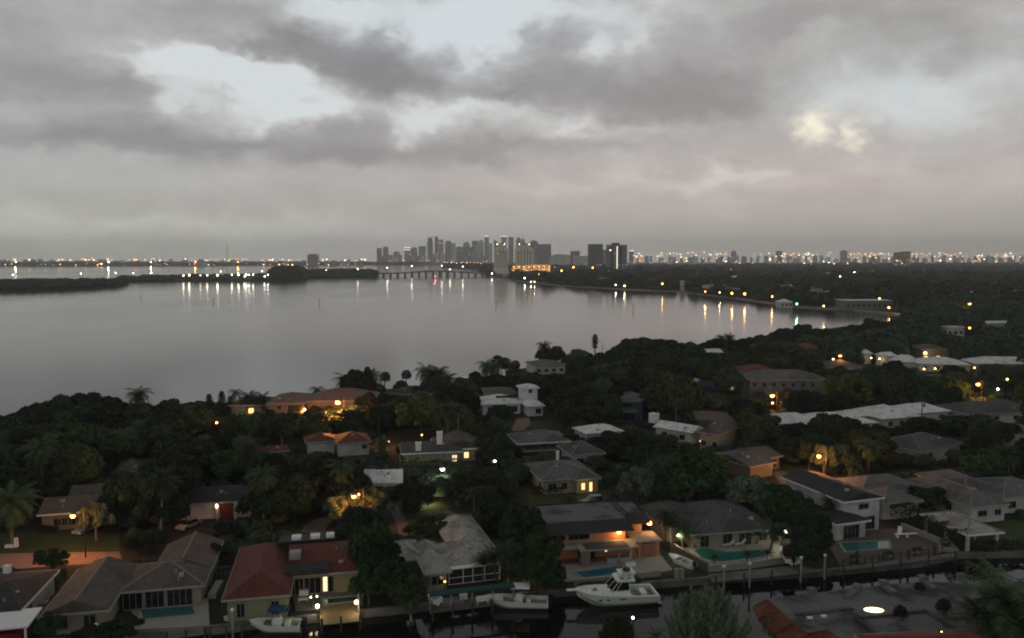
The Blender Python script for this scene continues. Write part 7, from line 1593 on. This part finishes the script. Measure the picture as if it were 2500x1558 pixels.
for (x0, x1, yt, tn, d, crown, lb) in SKY[:-1]:
    xa = (x0 - 1250) / FPX * d; xb = (x1 - 1250) / FPX * d; h = ZT(d, yt); w = xb - xa; dp = max(w * .7, 22)
    t = empty('tower', ((xa + xb) / 2, d, 0), 0, lb, 'tower'); m = TM[tn]
    b = MB(); top = h
    if crown == 'step': b.box(-w / 2, 0, 0, w / 2, dp, h * .86); b.box(-w * .38, 2, h * .86, w * .42, dp - 2, h)
    elif crown == 'box': top = h * .94; b.box(-w / 2, 0, 0, w / 2, dp, top)
    elif crown == 'slant':
        b.box(-w / 2, 0, 0, w / 2, dp, h * .9); b.face([(-w / 2, 0, h * .9), (w / 2, 0, h * .9), (-w / 2, 0, h)]); b.face([(-w / 2, 0, h), (w / 2, 0, h * .9), (w / 2, dp, h * .9), (-w / 2, dp, h)])
        b.face([(-w / 2, dp, h * .9), (-w / 2, 0, h * .9), (-w / 2, 0, h), (-w / 2, dp, h)])
    else: b.box(-w / 2, 0, 0, w / 2, dp, h)
    if w > 120: b.box(-w * .1, 3, h, w * .1, dp - 3, h + 5)
    else:
        # balcony piers give the slab a ribbed face
        for k in range(4): xx = -w / 2 + w * (k + .5) / 4; b.box(xx - w * .03, -1.2, 0, xx + w * .03, -.01, top * .96)
    b.build('wall', m, t)
    if crown == 'box': MB().box(-w * .3, 2, top, w * .3, dp - 2, h).build('penthouse', m, t)
    if crown == 'lit':
        for k, zz in enumerate((h - 4, h - 22) if d > 6500 and tn == 'lt' else (h - 3,)): MB().box(-w / 2 - .4, -1.6, zz, w / 2 + .4, -1.25, zz + 4).build('lit_floor', M['litband'] if 'litband' in M else M.setdefault('litband', emit('lit_band', (1, .98, .9), 2.2)), t)
    if crown == 'red': MB().box(-w * .4, -1.8, h * .84, w * .3, -1.25, h * .84 + 7).build('red_sign', M['redlamp'] if 0 else M.setdefault('redband', emit('red_band', (1, .2, .15), 1.2)), t)
    if crown == 'spire':
        for xx in (-w * .3, w * .25): MB().tube((xx, 4, h), (xx, 4, h + (62 if xx < 0 else 40)), 1.6, .5, 5).build('mast', M['grey'], t)
# cream twins
def cream(x0, x1, yt, lb, d=2420):
    xa = (x0 - 1250) / FPX * d; xb = (x1 - 1250) / FPX * d; w = xb - xa; h = ZT(d, yt + 9); dp = w * .8
    t = empty('apartment_tower', ((xa + xb) / 2, d, 0), 0, lb, 'tower'); m = TM['cr']
    b = MB(); b.box(-w * .40, 0, 0, w * .40, dp, h); b.box(-w / 2, 5, 0, w / 2, dp - 5, h - 7); b.box(-w * .56, -4, 0, w * .56, dp + 4, 16); b.build('wall', m, t)
    for k in range(5):
        xx = -w * .32 + w * .64 * k / 4; MB().box(xx - w * .022, -.45, 18, xx + w * .022, -.01, h - (16 if k in (0, 4) else 6)).build('window_column', M['greystucco'], t)
    for z in (h - 20, h - 2): MB().box(-w * .42, -1.0, z, w * .42, -.46, z + 1.6).build('cornice', M['cream'], t)
    r = MB(); r.box(-w * .27, 4, h, w * .27, dp - 4, h + 5); r.build('penthouse', m, t)
    r = MB(); hip(r, None, -w * .30, 2, w * .30, dp - 2, h + 5, 4.0); ro = r.build('roof', M['darkroof'], t)
    for xx in (-w * .26, w * .26): MB().ball((xx, 1.5, h + 5.5), .9, 6, 4).build('roof_lamp', M['cool'], t)
    return t
cream(1206, 1240, 592, 'cream twin tower nearer the bridge with dark roof cap and window columns')
cream(1257, 1303, 592, 'wider cream twin tower above the floodlit terrace building', 2380)
# floodlit terrace building in front
def podium():
    d = 2150; xa = (1249 - 1250) / FPX * d; xb = (1344 - 1250) / FPX * d; w = xb - xa
    t = empty('terrace_building', (xa, d, 0), 0, 'long low building glowing orange under floodlights below the cream towers', 'building')
    b = MB(); z1 = ZT(d, 646); b.box(0, 0, 0, w * .42, 24, z1 - 4); b.box(w * .42, 2, 0, w, 24, z1); b.box(w * .03, -6, 0, w * .3, -.01, z1 * .5); b.build('wall', M['cream'], t)
    for k in range(14): xx = w * (k + .5) / 14; MB().box(xx - 1.2, (-.6 if k < 6 else 1.4), z1 * .55, xx + 1.2, (-.01 if k < 6 else 1.99), z1 * .8).build('window', M['glass'], t)
    for k in range(8):
        xx = w * (.06 + .9 * k / 7); MB().ball((xx, -7.5, z1 * .8), 1.0, 6, 4).build('flood_lamp', M['na2'], t); 
        light(t, (xx, -9, z1 * .55), 9000, (1, .50, .2), 1.0)
podium()
def block(x0, x1, yt, lb, d, col, strips):
    xa = (x0 - 1250) / FPX * d; xb = (x1 - 1250) / FPX * d; w = xb - xa; h = ZT(d, yt); dp = w * .5
    t = empty('office_tower', ((xa + xb) / 2, d, 0), 0, lb, 'tower'); b = MB(); b.box(-w / 2, 0, 0, w / 2, dp, h); b.build('wall', TM[col], t)
    for (u0, u1, m, nm) in strips: MB().box(-w / 2 + w * u0, -.8, 4, -w / 2 + w * u1, -.01, h - 3).build(nm, m, t)
    MB().box(-w / 2 - .6, -1.2, h, w / 2 + .6, dp + .6, h + 1.5).build('parapet', M['grey'], t)
    return t, w, h, dp
M['nite'] = emit('stair_light', (1, .95, .7), 2.0)
block(1436, 1471, 597, 'dark office block with pale centre strip, narrower of the inland pair', 2650, 'dk', [(.0, .05, M['conc'], 'corner_pier'), (.28, .36, M['grey'], 'strip'), (.5, .62, M['grey'], 'strip'), (.95, 1., M['conc'], 'corner_pier')])
t, w, h, dp = block(1482, 1530, 599, 'black office block with a lit vertical stair line and rooftop plant', 2600, 'dk', [(.48, .51, M['nite'], 'stair_light'), (.18, .30, M['dark'], 'strip'), (.62, .75, M['dark'], 'strip')])
MB().box(-w * .25, 6, h + 1.6, w * .12, dp - 6, h + 8).build('rooftop_plant', M['dark'], t)
MB().box(-w * .40, -1.0, h - 18, -w * .30, -.82, h - 14).build('lit_window', M['nite'], t)
# mast
t = empty('radio_mast', ((557 - 1250) / FPX * 4900, 4900, 0), 0, 'tall thin lattice radio mast over the ocean-side shore', 'mast')
b = MB(); hm_ = ZT(4900, 590)
for q in ((-2, 0), (2, 0), (0, 3)): b.tube((q[0], q[1], 0), (q[0] * .4, q[1] * .4, hm_), .7, .5, 4)
for k in range(20): b.tube((-2, 0, hm_ * k / 20), (1.8, 0, hm_ * (k + 1) / 20), .35, n=4)
b.build('lattice', M['grey'], t)
# low distant buildings under the lights
rng = random.Random(8)
protos = []
for k in range(4):
    b = MB(); b.box(0, 0, 0, 1, .5, 1); b.box(.15, .1, 1, .5, .4, 1.12); b.box(.6, .12, 1, .85, .3, 1.08); b.box(-.01, -.02, .46, 1.01, 0, .5)
    o = b.build('distant_building', [TM['lt'], TM['md'], TM['br'], TM['md']][k]); protos.append([o, False])
def far_bld(px0, px1, d, h, k, group, lb):
    o, used = protos[k]
    if used: o = o.copy(); COL.objects.link(o)
    protos[k][1] = True
    w = (px1 - px0) / FPX * d; o.location = ((px0 - 1250) / FPX * d, d, 0); o.scale = (w, w, h); tag(o, lb, 'building', group)
for i in range(58):
    px = 1540 + i * 17 + rng.uniform(-6, 6); d = rng.uniform(4500, 9000); far_bld(px, px + rng.uniform(5, 14), d, ZT(d, rng.uniform(625, 633)), rng.randrange(4), 'low hazy buildings under the city lights', 'low hazy building under the mainland city lights')
for i in range(46):
    px = -25 + i * 20 + rng.uniform(-7, 7); d = rng.uniform(5100, 6300); far_bld(px, px + rng.uniform(6, 18), d, ZT(d, rng.uniform(634, 639)), rng.randrange(4), 'low blocks along the ocean-side shore', 'low dim block along the far ocean-side shore')
for i in range(18):
    px = 925 + i * 15 + rng.uniform(-5, 5); d = rng.uniform(6200, 6600); far_bld(px, px + rng.uniform(8, 18), d, ZT(d, rng.uniform(618, 630)), rng.randrange(4), 'low blocks at the foot of the skyline', 'low grey block at the foot of the skyline towers')
